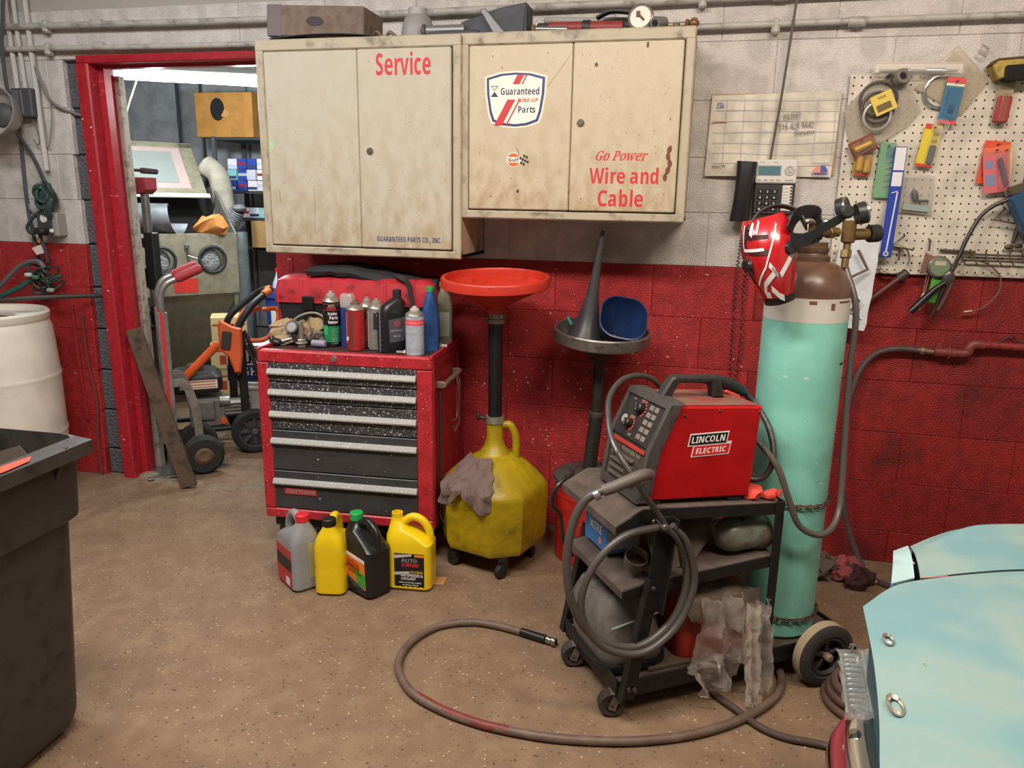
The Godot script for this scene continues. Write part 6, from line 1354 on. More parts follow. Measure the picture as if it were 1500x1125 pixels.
# ---------- antifreeze jugs on the floor ----------
func jug(kind: String, label: String, x: float, z: float, yaw: float, body: String, capc: String, capped := true) -> Node3D:
	var t := thing(kind, label, "jug", V(x, 0, z), yaw, "antifreeze and oil jugs before the chest")
	var m := mat(body, 0.32)
	var w := 0.175
	var d := 0.115
	# a waisted box that shrinks to the neck at its left, handle arching from neck to the right shoulder
	part(t, "body", G.new().loft([ring(w - 0.025, d - 0.025, 0.02, 0.0), ring(w, d, 0.028, 0.012), ring(w, d, 0.028, 0.1), ring(w * 0.985, d * 0.97, 0.028, 0.11), ring(w, d, 0.028, 0.12), ring(w, d, 0.028, 0.185), ring(w * 0.8, d * 0.9, 0.03, 0.215, Vector2(-0.018, 0)), ring(w * 0.42, d * 0.7, 0.03, 0.24, Vector2(-0.045, 0)), ring(0.05, 0.05, 0.022, 0.262, Vector2(-0.052, 0)), ring(0.045, 0.045, 0.021, 0.276, Vector2(-0.052, 0))], true), m)
	part(t, "handle", G.new().tube(curve([V(-0.045, 0.225, 0), V(-0.022, 0.262, 0), V(0.01, 0.281, 0), V(0.045, 0.268, 0), V(0.07, 0.232, 0), V(0.075, 0.18, 0)], 6), 0.0155, 12), m)
	if capped: part(t, "cap", G.new().lathe([Vector2(0, 0.272), Vector2(0.025, 0.272), Vector2(0.0255, 0.275), Vector2(0.0255, 0.297), Vector2(0.022, 0.3), Vector2(0, 0.3)], 24, T(-0.052, 0, 0)), mat(capc, 0.45))
	else: part(t, "neck_rim", G.new().lathe([Vector2(0.017, 0.275), Vector2(0.021, 0.275), Vector2(0.021, 0.296), Vector2(0.016, 0.296), Vector2(0.016, 0.275)], 24, T(-0.052, 0, 0)), m)
	return t
func jugs() -> void:
	# silver grey, seen on its corner
	var a := jug("oil_jug", "silver grey jug with a red cap and a red label, leftmost of four", -1.408, 0.795, 142, "8f9092", "cf2a30")
	var lb := part(a, "label", G.new().box(V(0, 0.09, -0.0578), V(0.13, 0.15, 0.001), 0), mat("b8343a", 0.45))
	part(a, "label_field", G.new().box(V(0, 0.105, -0.0585), V(0.13, 0.05, 0.001), 0), mat("1e1c1e", 0.45))
	part(a, "barcode", G.new().box(V(-0.03, 0.035, -0.0585), V(0.035, 0.03, 0.001), 0), mat("dcdcda", 0.5))
	part(a, "sight_strip", G.new().box(V(-0.088, 0.12, 0.02), V(0.001, 0.14, 0.03), 0), mat("b5ad6c", 0.4))
	# yellow with a black cap, narrow side forward
	var b := jug("coolant_jug", "plain yellow jug with a black cap, its narrow side forward", -1.262, 0.785, 100, "e3c312", "1e1d1b")
	part(b, "label", G.new().box(V(0, 0.1, -0.0578), V(0.12, 0.13, 0.001), 0), mat("24221c", 0.5))
	# black with the green cap
	var c := jug("coolant_jug", "black jug with a green cap and an orange label, third of the four", -1.135, 0.78, -28, "1d1d1c", "22a04e")
	part(c, "label", G.new().prism([Vector2(-0.068, 0.07), Vector2(0.065, 0.055), Vector2(0.07, -0.06), Vector2(0.0, -0.062), Vector2(-0.06, -0.02)], 0.0012, 0.0003, T(-0.002, 0.1, 0.0582)), mat("e07a1d", 0.4))
	part(c, "label_top", G.new().prism([Vector2(-0.068, 0.07), Vector2(0.065, 0.055), Vector2(0.065, 0.042), Vector2(-0.068, 0.055)], 0.0012, 0.0003, T(-0.002, 0.1, 0.0592)), mat("d8d5da", 0.4))
	part(c, "green_panel", G.new().prism([Vector2(0.01, 0.005), Vector2(0.068, 0.0), Vector2(0.069, -0.055), Vector2(0.02, -0.045)], 0.0012, 0.0003, T(-0.002, 0.1, 0.0594)), mat("2f9a3e", 0.4))
	part(c, "label_base", G.new().prism([Vector2(-0.06, -0.02), Vector2(-0.03, -0.03), Vector2(0.03, -0.05), Vector2(0.07, -0.062), Vector2(0.0, -0.064)], 0.0012, 0.0003, T(-0.002, 0.1, 0.0593)), mat("38405a", 0.4))
	part(c, "lettering", G.new().text("AutoZone", 0.09, 0.02, T(-0.012, 0.132, 0.0602, V(0, 0, -6))), mat("c92f34", 0.45))
	part(c, "lettering", G.new().text("ANTIFREEZE", 0.088, 0.013, T(-0.008, 0.113, 0.0602, V(0, 0, -6))).text("& COOLANT", 0.08, 0.013, T(0.012, 0.096, 0.0602, V(0, 0, -6))), mat("2c2410", 0.5))
	# yellow with the black label and no cap
	var d := jug("coolant_jug", "open yellow jug with a black Antifreeze and Coolant label, rightmost of the four", -0.985, 0.70, 6, "e3c312", "e3c312", false)
	part(d, "label", G.new().box(V(0.006, 0.088, 0.0578), V(0.115, 0.135, 0.001), 0), mat("18171a", 0.4))
	part(d, "silver_band", G.new().prism([Vector2(-0.058, 0.06), Vector2(0.01, 0.066), Vector2(0.01, 0.058), Vector2(-0.058, 0.046)], 0.0008, 0.0002, T(0.006, 0.088, 0.0586)).prism([Vector2(-0.058, -0.01), Vector2(0.0, -0.004), Vector2(0.0, -0.016), Vector2(-0.058, -0.022)], 0.0008, 0.0002, T(0.006, 0.088, 0.0586)), mat("b5b3ae", 0.4))
	part(d, "orange_corner", G.new().box(V(0.045, 0.148, 0.0585), V(0.036, 0.009, 0.001), 0), mat("e08a24", 0.4))
	part(d, "lettering", G.new().text("AUTO", 0.06, 0.014, T(0.006, 0.128, 0.059)), mat("8d8d92", 0.5))
	part(d, "lettering", G.new().text("XTREME", 0.066, 0.015, T(0.01, 0.11, 0.059), "Droid Sans", true, 0, 0.2), mat("cf3630", 0.5))
	part(d, "lettering", G.new().text("GLOBAL", 0.05, 0.009, T(0.035, 0.082, 0.059)), mat("d9b728", 0.5))
	part(d, "lettering", G.new().text("ANTIFREEZE &", 0.085, 0.011, T(0.016, 0.068, 0.059)).text("COOLANT", 0.056, 0.011, T(0.003, 0.054, 0.059)).text("READY TO USE FOR ALL MAKES", 0.085, 0.005, T(0.01, 0.038, 0.059)).text("ALL MODELS 1 GALLON", 0.06, 0.005, T(0.01, 0.028, 0.059)), mat("e6e3dc", 0.5))
	for k in 6: part(d, "foot_bump", G.new().ball(V(-0.05 + 0.02 * k, 0.016, 0.055), V(0.008, 0.006, 0.005), 10), mat("e3c312", 0.32))
	solo("cardboard_scrap", "small torn scrap of brown cardboard on the floor beside the rightmost jug", "cardboard", G.new().prism([Vector2(-0.05, -0.03), Vector2(0.03, -0.03), Vector2(0.04, 0.03), Vector2(-0.03, 0.035)], 0.004, 0.001, T(0, 0.003, 0, V(-90, 0, 0))), mat("b3854f", 0.85), V(-0.9, 0, 0.655), 15)

# ---------- oil drains ----------
func drains() -> void:
	var t := thing("oil_drain", "yellow rolling oil drain tank with an orange-red funnel on a black pipe", "oil drain", V(-0.742, 0, 0.39), 0)
	var oct := func(r: float, y: float) -> PackedVector3Array:   # a square with cut corners, turned to the camera
		var p := PackedVector3Array()
		for k in 4:
			for e in [-0.3, 0.3]:
				var a: float = deg_to_rad(-62.0 + 90 * k) + e
				p.append(V(r * cos(a), y, -r * sin(a)))
		return p
	var ym := mat("b49a16", 0.4, {"d": "oilclear", "ds": 1.7, "t": "mottle", "s": 3.0})
	var rings := []
	for q in [[0.16, 0.075], [0.2, 0.09], [0.213, 0.12], [0.22, 0.3], [0.217, 0.335], [0.2, 0.36]]: rings.append(oct.call(q[0], q[1]))
	for q in [[0.13, 0.425], [0.07, 0.46]]: rings.append(oct.call(q[0], q[1]))
	part(t, "tank", G.new().loft(rings), ym)
	part(t, "neck", G.new().lathe([Vector2(0.075, 0.445), Vector2(0.045, 0.485), Vector2(0.034, 0.52), Vector2(0.032, 0.6), Vector2(0.0, 0.6)], 20), ym)
	part(t, "carry_handle", G.new().tube(curve([V(0.03, 0.575, -0.005), V(0.06, 0.575, -0.01), V(0.082, 0.53, -0.015), V(0.085, 0.46, -0.015), V(0.08, 0.42, -0.015)], 5), 0.016, 12), ym)
	part(t, "lower_clamp", G.new().lathe([Vector2(0.028, 0.585), Vector2(0.037, 0.585), Vector2(0.037, 0.612), Vector2(0.028, 0.612)], 22), mat("a39f90", 0.35, {"m": 0.6}))
	part(t, "wing_screw", G.new().cyl(V(-0.036, 0.6, 0.01), V(-0.06, 0.605, 0.01), 0.007, 10, 0.002).ball(V(-0.066, 0.606, 0.01), V(0.01, 0.018, 0.012), 8), mat("2a2826", 0.5))
	part(t, "pipe", G.new().cyl(V(0, 0.6, 0), V(-0.002, 0.995, 0.0), 0.0275, 20), mat("18181a", 0.35))
	part(t, "upper_clamp", G.new().lathe([Vector2(0.026, 0.985), Vector2(0.034, 0.985), Vector2(0.034, 1.0), Vector2(0.031, 1.003), Vector2(0.034, 1.006), Vector2(0.034, 1.022), Vector2(0.026, 1.022)], 22).cyl(V(-0.03, 1.005, 0.02), V(-0.045, 1.005, 0.03), 0.006, 8), mat("8f8a7c", 0.35, {"m": 0.6}))
	var fn := part(t, "funnel", G.new().lathe([Vector2(0.024, 0.0), Vector2(0.03, 0.0), Vector2(0.033, 0.03), Vector2(0.06, 0.05), Vector2(0.185, 0.115), Vector2(0.205, 0.118), Vector2(0.21, 0.122), Vector2(0.21, 0.15), Vector2(0.205, 0.157), Vector2(0.194, 0.157), Vector2(0.19, 0.15), Vector2(0.19, 0.128), Vector2(0.178, 0.122), Vector2(0.05, 0.056), Vector2(0.024, 0.03), Vector2(0.024, 0.0)], 48), mat("c83526", 0.4, {"d": "oilclear", "ds": 3.5}), V(-0.002, 1.01, 0), V(4.5, 0, 0))
	var cs := mat("1f1d1c", 0.6)
	for a in [-62, 28, 118, 208]:
		var p := Basis(Vector3.UP, deg_to_rad(a)) * V(0.16, 0, 0)
		var w := part(t, "caster", G.new().cyl(V(-0.012, 0.03, 0), V(0.012, 0.03, 0), 0.03, 20, 0.006).box(V(0, 0.06, -0.012), V(0.034, 0.05, 0.03), 0.004).cyl(V(0, 0.07, -0.01), V(0, 0.09, -0.01), 0.02, 12), cs, p + V(0, 0, 0.03), V(0, a + 30, 0))
	# rag over the front
	var ctr := V(-0.742, 0, 0.39)
	var rag := G.new().sheet(func(u, w):
		var a := deg_to_rad(lerpf(-146, -78, u))     # round the tank, front left
		var s: float = w * 0.235 * (0.85 + 0.15 * sin(u * 9))
		var r: float
		var y: float
		if s < 0.15:
			r = lerpf(0.1, 0.207, s / 0.15); y = lerpf(0.452, 0.358, s / 0.15)
		else:
			r = 0.222 + 0.006 * sin(u * 20); y = 0.352 - (s - 0.15)
		r += 0.007 * sin(u * 26 + w * 5) * (0.4 + w)
		return ctr + V(r * cos(a), y + 0.01, -r * sin(a)), 30, 16, 0.005)
	solo("shop_rag", "grey-brown rag draped over the yellow drain tank", "rag", crumple(rag, 0.012, 18), mat("6f5b56", 0.95, {"b": "weave", "s": 9.0, "bs": 0.15, "rim": 0.3}))
	# second drain with the steel pan
	var s := thing("pan_drain", "dull steel drain pan on a dark pipe above a red drum behind the welder", "oil drain", V(-0.355, 0, 0.25))
	var pan := part(s, "pan", G.new().lathe([Vector2(0.0, 0.0), Vector2(0.05, 0.0), Vector2(0.16, 0.03), Vector2(0.186, 0.04), Vector2(0.19, 0.045), Vector2(0.192, 0.085), Vector2(0.188, 0.09), Vector2(0.18, 0.088), Vector2(0.178, 0.05), Vector2(0.15, 0.04), Vector2(0.04, 0.012), Vector2(0, 0.012)], 44), mat("8f8c85", 0.35, {"m": 0.7, "t": "grime", "s": 4.0}), V(0.005, 0.875, 0), V(5, 0, -3))
	part(s, "pan_bowl", G.new().lathe([Vector2(0.02, -0.07), Vector2(0.03, -0.06), Vector2(0.06, -0.02), Vector2(0.12, 0.01), Vector2(0, 0.01)], 28), mat("3a2a28", 0.6), V(0.005, 0.882, 0))
	part(s, "pipe", G.new().cyl(V(-0.02, 0.38, 0), V(0.0, 0.6, 0), 0.028, 16, 0.002).cyl(V(0.0, 0.6, 0), V(0.004, 0.84, 0), 0.023, 16, 0.002), mat("33312f", 0.45, {"m": 0.3, "d": "sparse", "ds": 2.5}))
	part(s, "collar", G.new().cyl(V(0.0, 0.6, 0), V(0.001, 0.625, 0), 0.031, 16, 0.004).cyl(V(-0.028, 0.785, 0.012), V(-0.04, 0.785, 0.015), 0.012, 8, 0.002), mat("4b4743", 0.5, {"m": 0.3}))
	part(s, "drum", G.new().lathe([Vector2(0, 0), Vector2(0.145, 0), Vector2(0.152, 0.01), Vector2(0.152, 0.28), Vector2(0.155, 0.285), Vector2(0.152, 0.292), Vector2(0.152, 0.345), Vector2(0, 0.345)], 40), mat("b3261f", 0.4, {"t": "mottle", "s": 3.0, "d": "sparse", "ds": 1.4}))
	part(s, "drum_lid", G.new().lathe([Vector2(0.0, 0.335), Vector2(0.163, 0.335), Vector2(0.165, 0.345), Vector2(0.163, 0.356), Vector2(0.05, 0.372), Vector2(0.03, 0.39), Vector2(0, 0.39)], 40), mat("4c4744", 0.6, {"t": "grime"}))
	# funnels in the pan
	solo("black_funnel", "tall black funnel with a long spout standing upside down in the steel pan", "funnel", G.new().lathe([Vector2(0.072, 0), Vector2(0.08, 0.0), Vector2(0.08, 0.012), Vector2(0.057, 0.06), Vector2(0.038, 0.12), Vector2(0.024, 0.2), Vector2(0.015, 0.3), Vector2(0.007, 0.44), Vector2(0.005, 0.44), Vector2(0.005, 0.4), Vector2(0.02, 0.2), Vector2(0.05, 0.06), Vector2(0.072, 0.0)], 30), mat("3c3c3f", 0.35), V(-0.415, 0.905, 0.24), 0)
	get_node("black_funnel").rotation_degrees = V(0, 0, -7)
	var bf := thing("blue_funnel", "wide dark blue plastic funnel lying on its side in the steel pan", "funnel", V(-0.275, 0.985, 0.265))
	var fr := []
	for q in [[0.011, -0.1], [0.013, -0.09], [0.085, 0.0], [0.09, 0.05], [0.093, 0.055], [0.088, 0.056], [0.08, 0.002], [0.009, -0.09]]: fr.append(ring(q[0] * 2, q[0] * 2, q[0] * 0.75, q[1], Vector2.ZERO, 6))
	part(bf, "cone", G.new().loft(fr, false), mat("1a2f57", 0.35))
	bf.basis = Basis(V(0.8, -0.25, -0.5).normalized(), 0) * G.up(V(0.28, 0.62, 0.75))
	solo("teal_stick", "short teal plastic stick end in the steel pan", "stick", G.new().cyl(V(0, 0, 0), V(-0.02, 0.03, 0), 0.006, 8, 0.002), mat("2a8a86", 0.5), V(-0.465, 0.975, 0.27))

# ---------- welding cart ----------
const CART := Vector3(-0.137, 0, 1.30)
func on_cart(kind: String, label: String, cat: String, group := "") -> Node3D:
	return thing(kind, label, cat, CART, 34, group)
func cp(x: float, y: float, z: float) -> Vector3:
	return CART + Basis(Vector3.UP, deg_to_rad(34)) * V(x, y, z)
func cps(pts: Array) -> Array:
	return pts.map(func(p): return cp(p[0], p[1], p[2]))
func cart() -> void:
	var blk := mat("1d1c1c", 0.5, {"t": "grime", "s": 4.0})
	var dusty := mat("5d5048", 0.85, {"t": "mottle", "s": 3.0})
	var t := on_cart("welding_cart", "black steel welding cart with dusty shelves, casters and two big rear wheels", "cart")
	var g := G.new()
	g.box(V(0.42, 0.105, -0.175), V(0.82, 0.006, 0.345), 0.001)
	part(t, "tray", g, dusty)
	var f := G.new()
	f.box(V(0.415, 0.095, 0.0), V(0.83, 0.055, 0.005), 0.001).box(V(0.415, 0.095, -0.35), V(0.83, 0.055, 0.005), 0.001)
	f.box(V(0.0, 0.1, -0.175), V(0.005, 0.06, 0.35), 0.001).box(V(0.83, 0.095, -0.175), V(0.005, 0.055, 0.35), 0.001)
	part(t, "tray_rim", f, blk)
	for k in 2:
		var yl: float = [0.418, 0.642][k]
		var yr: float = [0.438, 0.603][k]
		var dy := (yr - yl) / 0.5
		var P := [Vector2(0.0, yl - 0.012), Vector2(0.075, yl), Vector2(0.51, yr), Vector2(0.51, yr - 0.005), Vector2(0.075, yl - 0.005), Vector2(0.0, yl - 0.018)]
		if k == 1: P = [Vector2(-0.03, yl - 0.04), Vector2(0.05, yl), Vector2(0.51, yr), Vector2(0.51, yr - 0.005), Vector2(0.05, yl - 0.005), Vector2(-0.03, yl - 0.046)]
		part(t, "shelf", G.new().prism(P, 0.345, 0.001, T(0, 0, -0.175)), dusty)
		for z in [0.0, -0.35]:
			part(t, "shelf_flange", G.new().prism([P[0], P[1], P[2], P[2] - Vector2(0, 0.036), P[1] - Vector2(-0.03, 0.036), P[0] - Vector2(0, 0.02)], 0.005, 0.001, T(0, 0, z)), blk)
		part(t, "shelf_lip", G.new().box(V(P[0].x, P[0].y - 0.012, -0.175), V(0.005, 0.024, 0.35), 0.001), dusty)
	# angle iron uprights: two lapped lengths at the front corners, straight at the back
	for z in [0.012, -0.362]:
		var s := 1.0 if z > 0 else -1.0
		var lo := V(0.02, 0.07, z)
		var hi := V(0.09, 0.44, z)
		var dir := (hi - lo).normalized()
		var B := Basis(dir.cross(Vector3.BACK).normalized(), dir, Vector3.BACK)
		var B2 := B
		part(t, "upright", G.new().box((lo + hi) / 2, V(0.055, lo.distance_to(hi), 0.005), 0.001, B).box((lo + hi) / 2 + B * V(-0.026, 0, 0.012 * s), V(0.005, lo.distance_to(hi), 0.026), 0.001, B), blk)
		var lo2 := V(0.08, 0.34, z + 0.006 * s)
		var hi2 := V(0.112, 0.62, z + 0.006 * s)
		dir = (hi2 - lo2).normalized()
		B = Basis(dir.cross(Vector3.BACK).normalized(), dir, Vector3.BACK)
		part(t, "upright", G.new().box((lo2 + hi2) / 2, V(0.05, lo2.distance_to(hi2), 0.005), 0.001, B).box((lo2 + hi2) / 2 + B * V(0.024, 0, 0.014 * s), V(0.005, lo2.distance_to(hi2), 0.03), 0.001, B), blk)
		part(t, "upright", G.new().box(V(0.505, 0.34, z - 0.006 * s), V(0.03, 0.54, 0.006), 0.001).box(V(0.519, 0.34, z - 0.02 * s), V(0.005, 0.54, 0.03), 0.001), blk)
		for q in [[0.025, 0.105], [0.045, 0.1], [0.085, 0.41], [0.1, 0.585], [0.075, 0.61]]:
			part(t, "bolt", G.new().lathe([Vector2(0, 0), Vector2(0.008, 0), Vector2(0.006, 0.006), Vector2(0, 0.007)], 10, T(q[0], q[1], z + 0.006 * s, V(90 * s, 0, 0))), mat("6d625a", 0.4, {"m": 0.6}))
	for z in [-0.03, -0.29]:
		var c := part(t, "caster", G.new().lathe([Vector2(0.02, -0.017), Vector2(0.034, -0.02), Vector2(0.04, -0.011), Vector2(0.04, 0.011), Vector2(0.034, 0.02), Vector2(0.02, 0.017)], 26, T(0, 0, 0, V(90, 0, 0))), mat("3a3430", 0.8), V(0.0, 0.04, z), V(0, -20, 0))
		part(c, "hub", G.new().cyl(V(0, 0, -0.012), V(0, 0, 0.012), 0.021, 16, 0.003).cyl(V(0, 0, -0.024), V(0, 0, 0.024), 0.006, 8), mat("5a5048", 0.5, {"m": 0.3}))
		part(c, "fork", G.new().box(V(0.008, 0.012, 0.02), V(0.022, 0.058, 0.003), 0.001, Basis(Vector3.BACK, -0.3)).box(V(0.008, 0.012, -0.02), V(0.022, 0.058, 0.003), 0.001, Basis(Vector3.BACK, -0.3)).box(V(0.018, 0.04, 0), V(0.05, 0.005, 0.05), 0.001), mat("8a7d70", 0.4, {"m": 0.5}))
	for z in [0.05, -0.4]:
		var w := part(t, "wheel", G.new().lathe([Vector2(0.066, -0.022), Vector2(0.07, -0.026), Vector2(0.09, -0.026), Vector2(0.1, -0.018), Vector2(0.101, 0.018), Vector2(0.09, 0.026), Vector2(0.07, 0.026), Vector2(0.066, 0.022)], 40, T(0, 0, 0, V(90, 0, 0))), mat("34302d", 0.8, {"t": "mottle"}), V(0.69, 0.101, z))
		part(w, "tread_dust", G.new().lathe([Vector2(0.1, -0.018), Vector2(0.1018, -0.017), Vector2(0.1018, 0.012), Vector2(0.1, 0.013)], 40, T(0, 0, 0, V(90, 0, 0))), mat("9a8a72", 0.9))
		var rim := G.new().lathe([Vector2(0.05, -0.014), Vector2(0.067, -0.022), Vector2(0.067, 0.022), Vector2(0.058, 0.024), Vector2(0.05, 0.014)], 32, T(0, 0, 0, V(90, 0, 0)))
		rim.lathe([Vector2(0, -0.006), Vector2(0.055, -0.006), Vector2(0.055, 0.0), Vector2(0, 0.0)], 24, T(0, 0, 0, V(90, 0, 0)))
		for k in 5: rim.box(Basis(Vector3.BACK, TAU * k / 5 + 0.3) * V(0.034, 0, 0.006), V(0.04, 0.014, 0.018), 0.003, Basis(Vector3.BACK, TAU * k / 5 + 0.3))
		part(w, "rim", rim, mat("2a2826", 0.5))
		part(w, "axle_cap", G.new().cyl(V(0, 0, -0.02), V(0, 0, 0.034), 0.013, 14, 0.004), mat("8d7a68", 0.5, {"m": 0.3}))
	part(t, "axle", G.new().cyl(V(0.69, 0.101, 0.04), V(0.69, 0.101, -0.39), 0.01, 10), blk)
	# what stands on the shelves
	var bx := on_cart("blue_box", "small bright blue carton with a silver front on the middle cart shelf", "box")
	part(bx, "carton", G.new().box(V(0.095, 0.485, -0.25), V(0.11, 0.115, 0.15), 0.003), mat("3f7fc0", 0.55))
	part(bx, "dusty_top", G.new().box(V(0.095, 0.5435, -0.25), V(0.11, 0.003, 0.15), 0.001), mat("5d534b", 0.9))
	part(bx, "silver_label", G.new().box(V(0.095, 0.47, -0.1742), V(0.106, 0.06, 0.001), 0), mat("a9b4b6", 0.5))
	part(bx, "lettering", G.new().text("WELD", 0.07, 0.022, T(0.095, 0.518, -0.1742)).text("WIRE", 0.08, 0.026, T(0.039, 0.49, -0.25, V(0, -90, 0))), mat("dfe6ee", 0.5))
	part(bx, "red_dot", G.new().prism(arc2(Vector2.ZERO, 0.012, 0, 330, 11), 0.001, 0.0002, T(0.0393, 0.455, -0.22, V(0, -90, 0))), mat("c98a90", 0.5))
	solo("hose_clamp", "dusty ring clamp on the front of the middle cart shelf", "clamp", G.new().lathe([Vector2(0.03, 0), Vector2(0.034, 0), Vector2(0.034, 0.03), Vector2(0.03, 0.03)], 22, T(0, 0.035, 0, V(25, 0, 0))).box(V(0.03, 0.03, 0.02), V(0.02, 0.02, 0.02), 0.004), mat("6b5f56", 0.6, {"m": 0.2}), cp(0.07, 0.417, -0.06), 20)
	solo("leather_sheet", "dusty brown-black leather sheet propped inside the middle cart shelf", "sheet", crumple(G.new().sheet(func(u, w): return cp(lerpf(0.13, 0.44 - 0.19 * (1 - w), u), lerpf(0.432, 0.592, w), lerpf(-0.035, -0.16, w)), 14, 10, 0.004), 0.014, 9), mat("65574a", 0.8, {"t": "mottle", "s": 4.0}))
	var cn := on_cart("air_canister", "small round-ended grey-green metal canister lying on the middle cart shelf", "canister")
	part(cn, "shell", G.new().lathe([Vector2(0, 0.0), Vector2(0.03, 0.008), Vector2(0.047, 0.03), Vector2(0.053, 0.06), Vector2(0.053, 0.15), Vector2(0.05, 0.165), Vector2(0, 0.17)], 28, Transform3D(Basis(Vector3.BACK, -PI / 2 + 0.02), V(0.34, 0.489, -0.07))), mat("8aa396", 0.35, {"m": 0.2, "d": "dustclear", "ds": 3.0}))
	part(cn, "end_band", G.new().lathe([Vector2(0.05, 0.0), Vector2(0.055, 0.0), Vector2(0.055, 0.035), Vector2(0.05, 0.037), Vector2(0.0, 0.037)], 28, Transform3D(Basis(Vector3.BACK, -PI / 2 + 0.02), V(0.475, 0.487, -0.07))), mat("6f5f52", 0.6))
	part(cn, "port", G.new().cyl(V(0.42, 0.536, -0.055), V(0.42, 0.543, -0.053), 0.009, 12), mat("1f1a17", 0.8))
	solo("pliers_handle", "slim metal rod lying beside the leather sheet on the cart", "rod", G.new().cyl(cp(0.25, 0.435, -0.05), cp(0.34, 0.475, -0.1), 0.006, 8), mat("8d8172", 0.4, {"m": 0.5}))
	# bottom tray
	var hl := on_cart("old_helmet", "dusty grey welding hood lying on the bottom cart tray behind the cable loop", "helmet")
	part(hl, "shell", G.new().loft([ring(0.2, 0.24, 0.05, 0.135, Vector2(0.09, -0.17)), ring(0.215, 0.26, 0.06, 0.17, Vector2(0.085, -0.17)), ring(0.2, 0.25, 0.06, 0.27, Vector2(0.07, -0.18)), ring(0.13, 0.19, 0.05, 0.325, Vector2(0.06, -0.19))]), mat("6e6862", 0.65, {"t": "mottle", "s": 4.0}))
	part(hl, "base_ring", G.new().loft([ring(0.2, 0.24, 0.05, 0.109, Vector2(0.09, -0.17)), ring(0.225, 0.265, 0.06, 0.12, Vector2(0.09, -0.17)), ring(0.225, 0.265, 0.06, 0.14, Vector2(0.09, -0.17))]), mat("1d1c1c", 0.5))
	part(hl, "edge_scratch", G.new().cyl(V(0.0, 0.262, -0.048), V(0.16, 0.285, -0.055), 0.003, 6), mat("8fa39b", 0.4))
	part(hl, "shell_seam", G.new().box(V(0.085, 0.2, -0.041), V(0.004, 0.1, 0.004), 0.001), mat("575049", 0.6))
	solo("flat_stone", "flat dusty round-ended slab on the front of the bottom cart tray", "slab", G.new().prism([Vector2(-0.08, -0.02), Vector2(0.08, -0.02), Vector2(0.085, 0.02), Vector2(0.06, 0.055), Vector2(0.0, 0.075), Vector2(-0.05, 0.05), Vector2(-0.08, 0.01)], 0.014, 0.003, T(0, 0.007, 0, V(-90, 0, 0))), mat("6b5b4c", 0.9, {"t": "mottle", "s": 5.0}), cp(0.2, 0.108, -0.05), 34)
	solo("orange_plug", "small orange plug end in the shadow of the bottom cart tray", "plug", G.new().ball(V(0, 0.02, 0), V(0.02, 0.02, 0.02), 10).cyl(V(0, 0.02, 0), V(0.03, 0.025, 0), 0.012, 8), mat("b5512a", 0.5), cp(0.16, 0.109, -0.14), 34)
	var rbx := on_cart("wrapped_case", "red case under a dusty cover on the bottom cart tray", "case")
	part(rbx, "case", G.new().loft([ring(0.24, 0.22, 0.03, 0.109, Vector2(0.35, -0.15)), ring(0.25, 0.23, 0.03, 0.14, Vector2(0.35, -0.15)), ring(0.24, 0.22, 0.03, 0.3, Vector2(0.345, -0.15)), ring(0.2, 0.18, 0.03, 0.325, Vector2(0.345, -0.15))]), mat("9a2b24", 0.5, {"t": "mottle", "s": 3.0}))
	part(rbx, "dust_cover", crumple(G.new().sheet(func(u, w):
		var x := lerpf(0.222, 0.485, u)
		if w < 0.35: return V(x + 0.012 * (1 - w / 0.35), lerpf(0.2 + 0.06 * (1 - u), 0.325, w / 0.35), -0.012 - 0.012 * w / 0.35 + 0.008 * sin(u * 12))
		return V(x, 0.336 - 0.03 * pow(absf(u - 0.5) * 2, 3), lerpf(-0.03, -0.28, (w - 0.35) / 0.65)), 18, 18, 0.004), 0.012, 14), mat("7a6b5d", 0.75, {"t": "mottle", "s": 5.0}))
	var film := mat("e0d6cc", 0.15, {"a": 0.13})
	var pl := on_cart("plastic_wrap", "crumpled clear plastic sheet hanging from the red case to the floor", "plastic sheet")
	part(pl, "fold", crumple(G.new().sheet(func(u, w): return V(lerpf(0.27, 0.42, u) - 0.06 * (1 - w) * (1 - u), lerpf(0.12, 0.325, w), 0.0 + 0.018 * sin(u * 14 + w * 3) + 0.02 * (1 - w)), 26, 20, 0.0015), 0.016, 14), film)
	part(pl, "fold", crumple(G.new().sheet(func(u, w): return V(lerpf(0.24, 0.38, u), lerpf(0.035 + 0.035 * absf(u - 0.4), 0.15, w), 0.035 + 0.02 * sin(u * 11 + w * 4)), 22, 14, 0.0015), 0.018, 15, 3), film)
	part(pl, "fold", crumple(G.new().sheet(func(u, w): return V(lerpf(0.41, 0.5, u) - 0.03 * (1 - w), lerpf(0.01 + 0.03 * u, 0.3, w), 0.03 + 0.05 * pow(1 - w, 2) + 0.018 * sin(u * 13 + w * 5)), 20, 26, 0.0015), 0.014, 16, 6), film)
	part(pl, "fold", crumple(G.new().sheet(func(u, w): return V(lerpf(0.385, 0.43, u), lerpf(0.0, 0.31, w) + 0.01, 0.045 + 0.04 * (1 - w) + 0.012 * sin(u * 9)), 10, 24, 0.0015), 0.014, 22, 8), mat("d6cabd", 0.2, {"a": 0.22}))
	welder()
	# cable coils hanging on the front
	var cm := mat("4e4a47", 0.4)
	var cb := thing("welding_cable", "thick grey welding gun cable looped in two big coils over the cart's front", "cable", Vector3.ZERO)
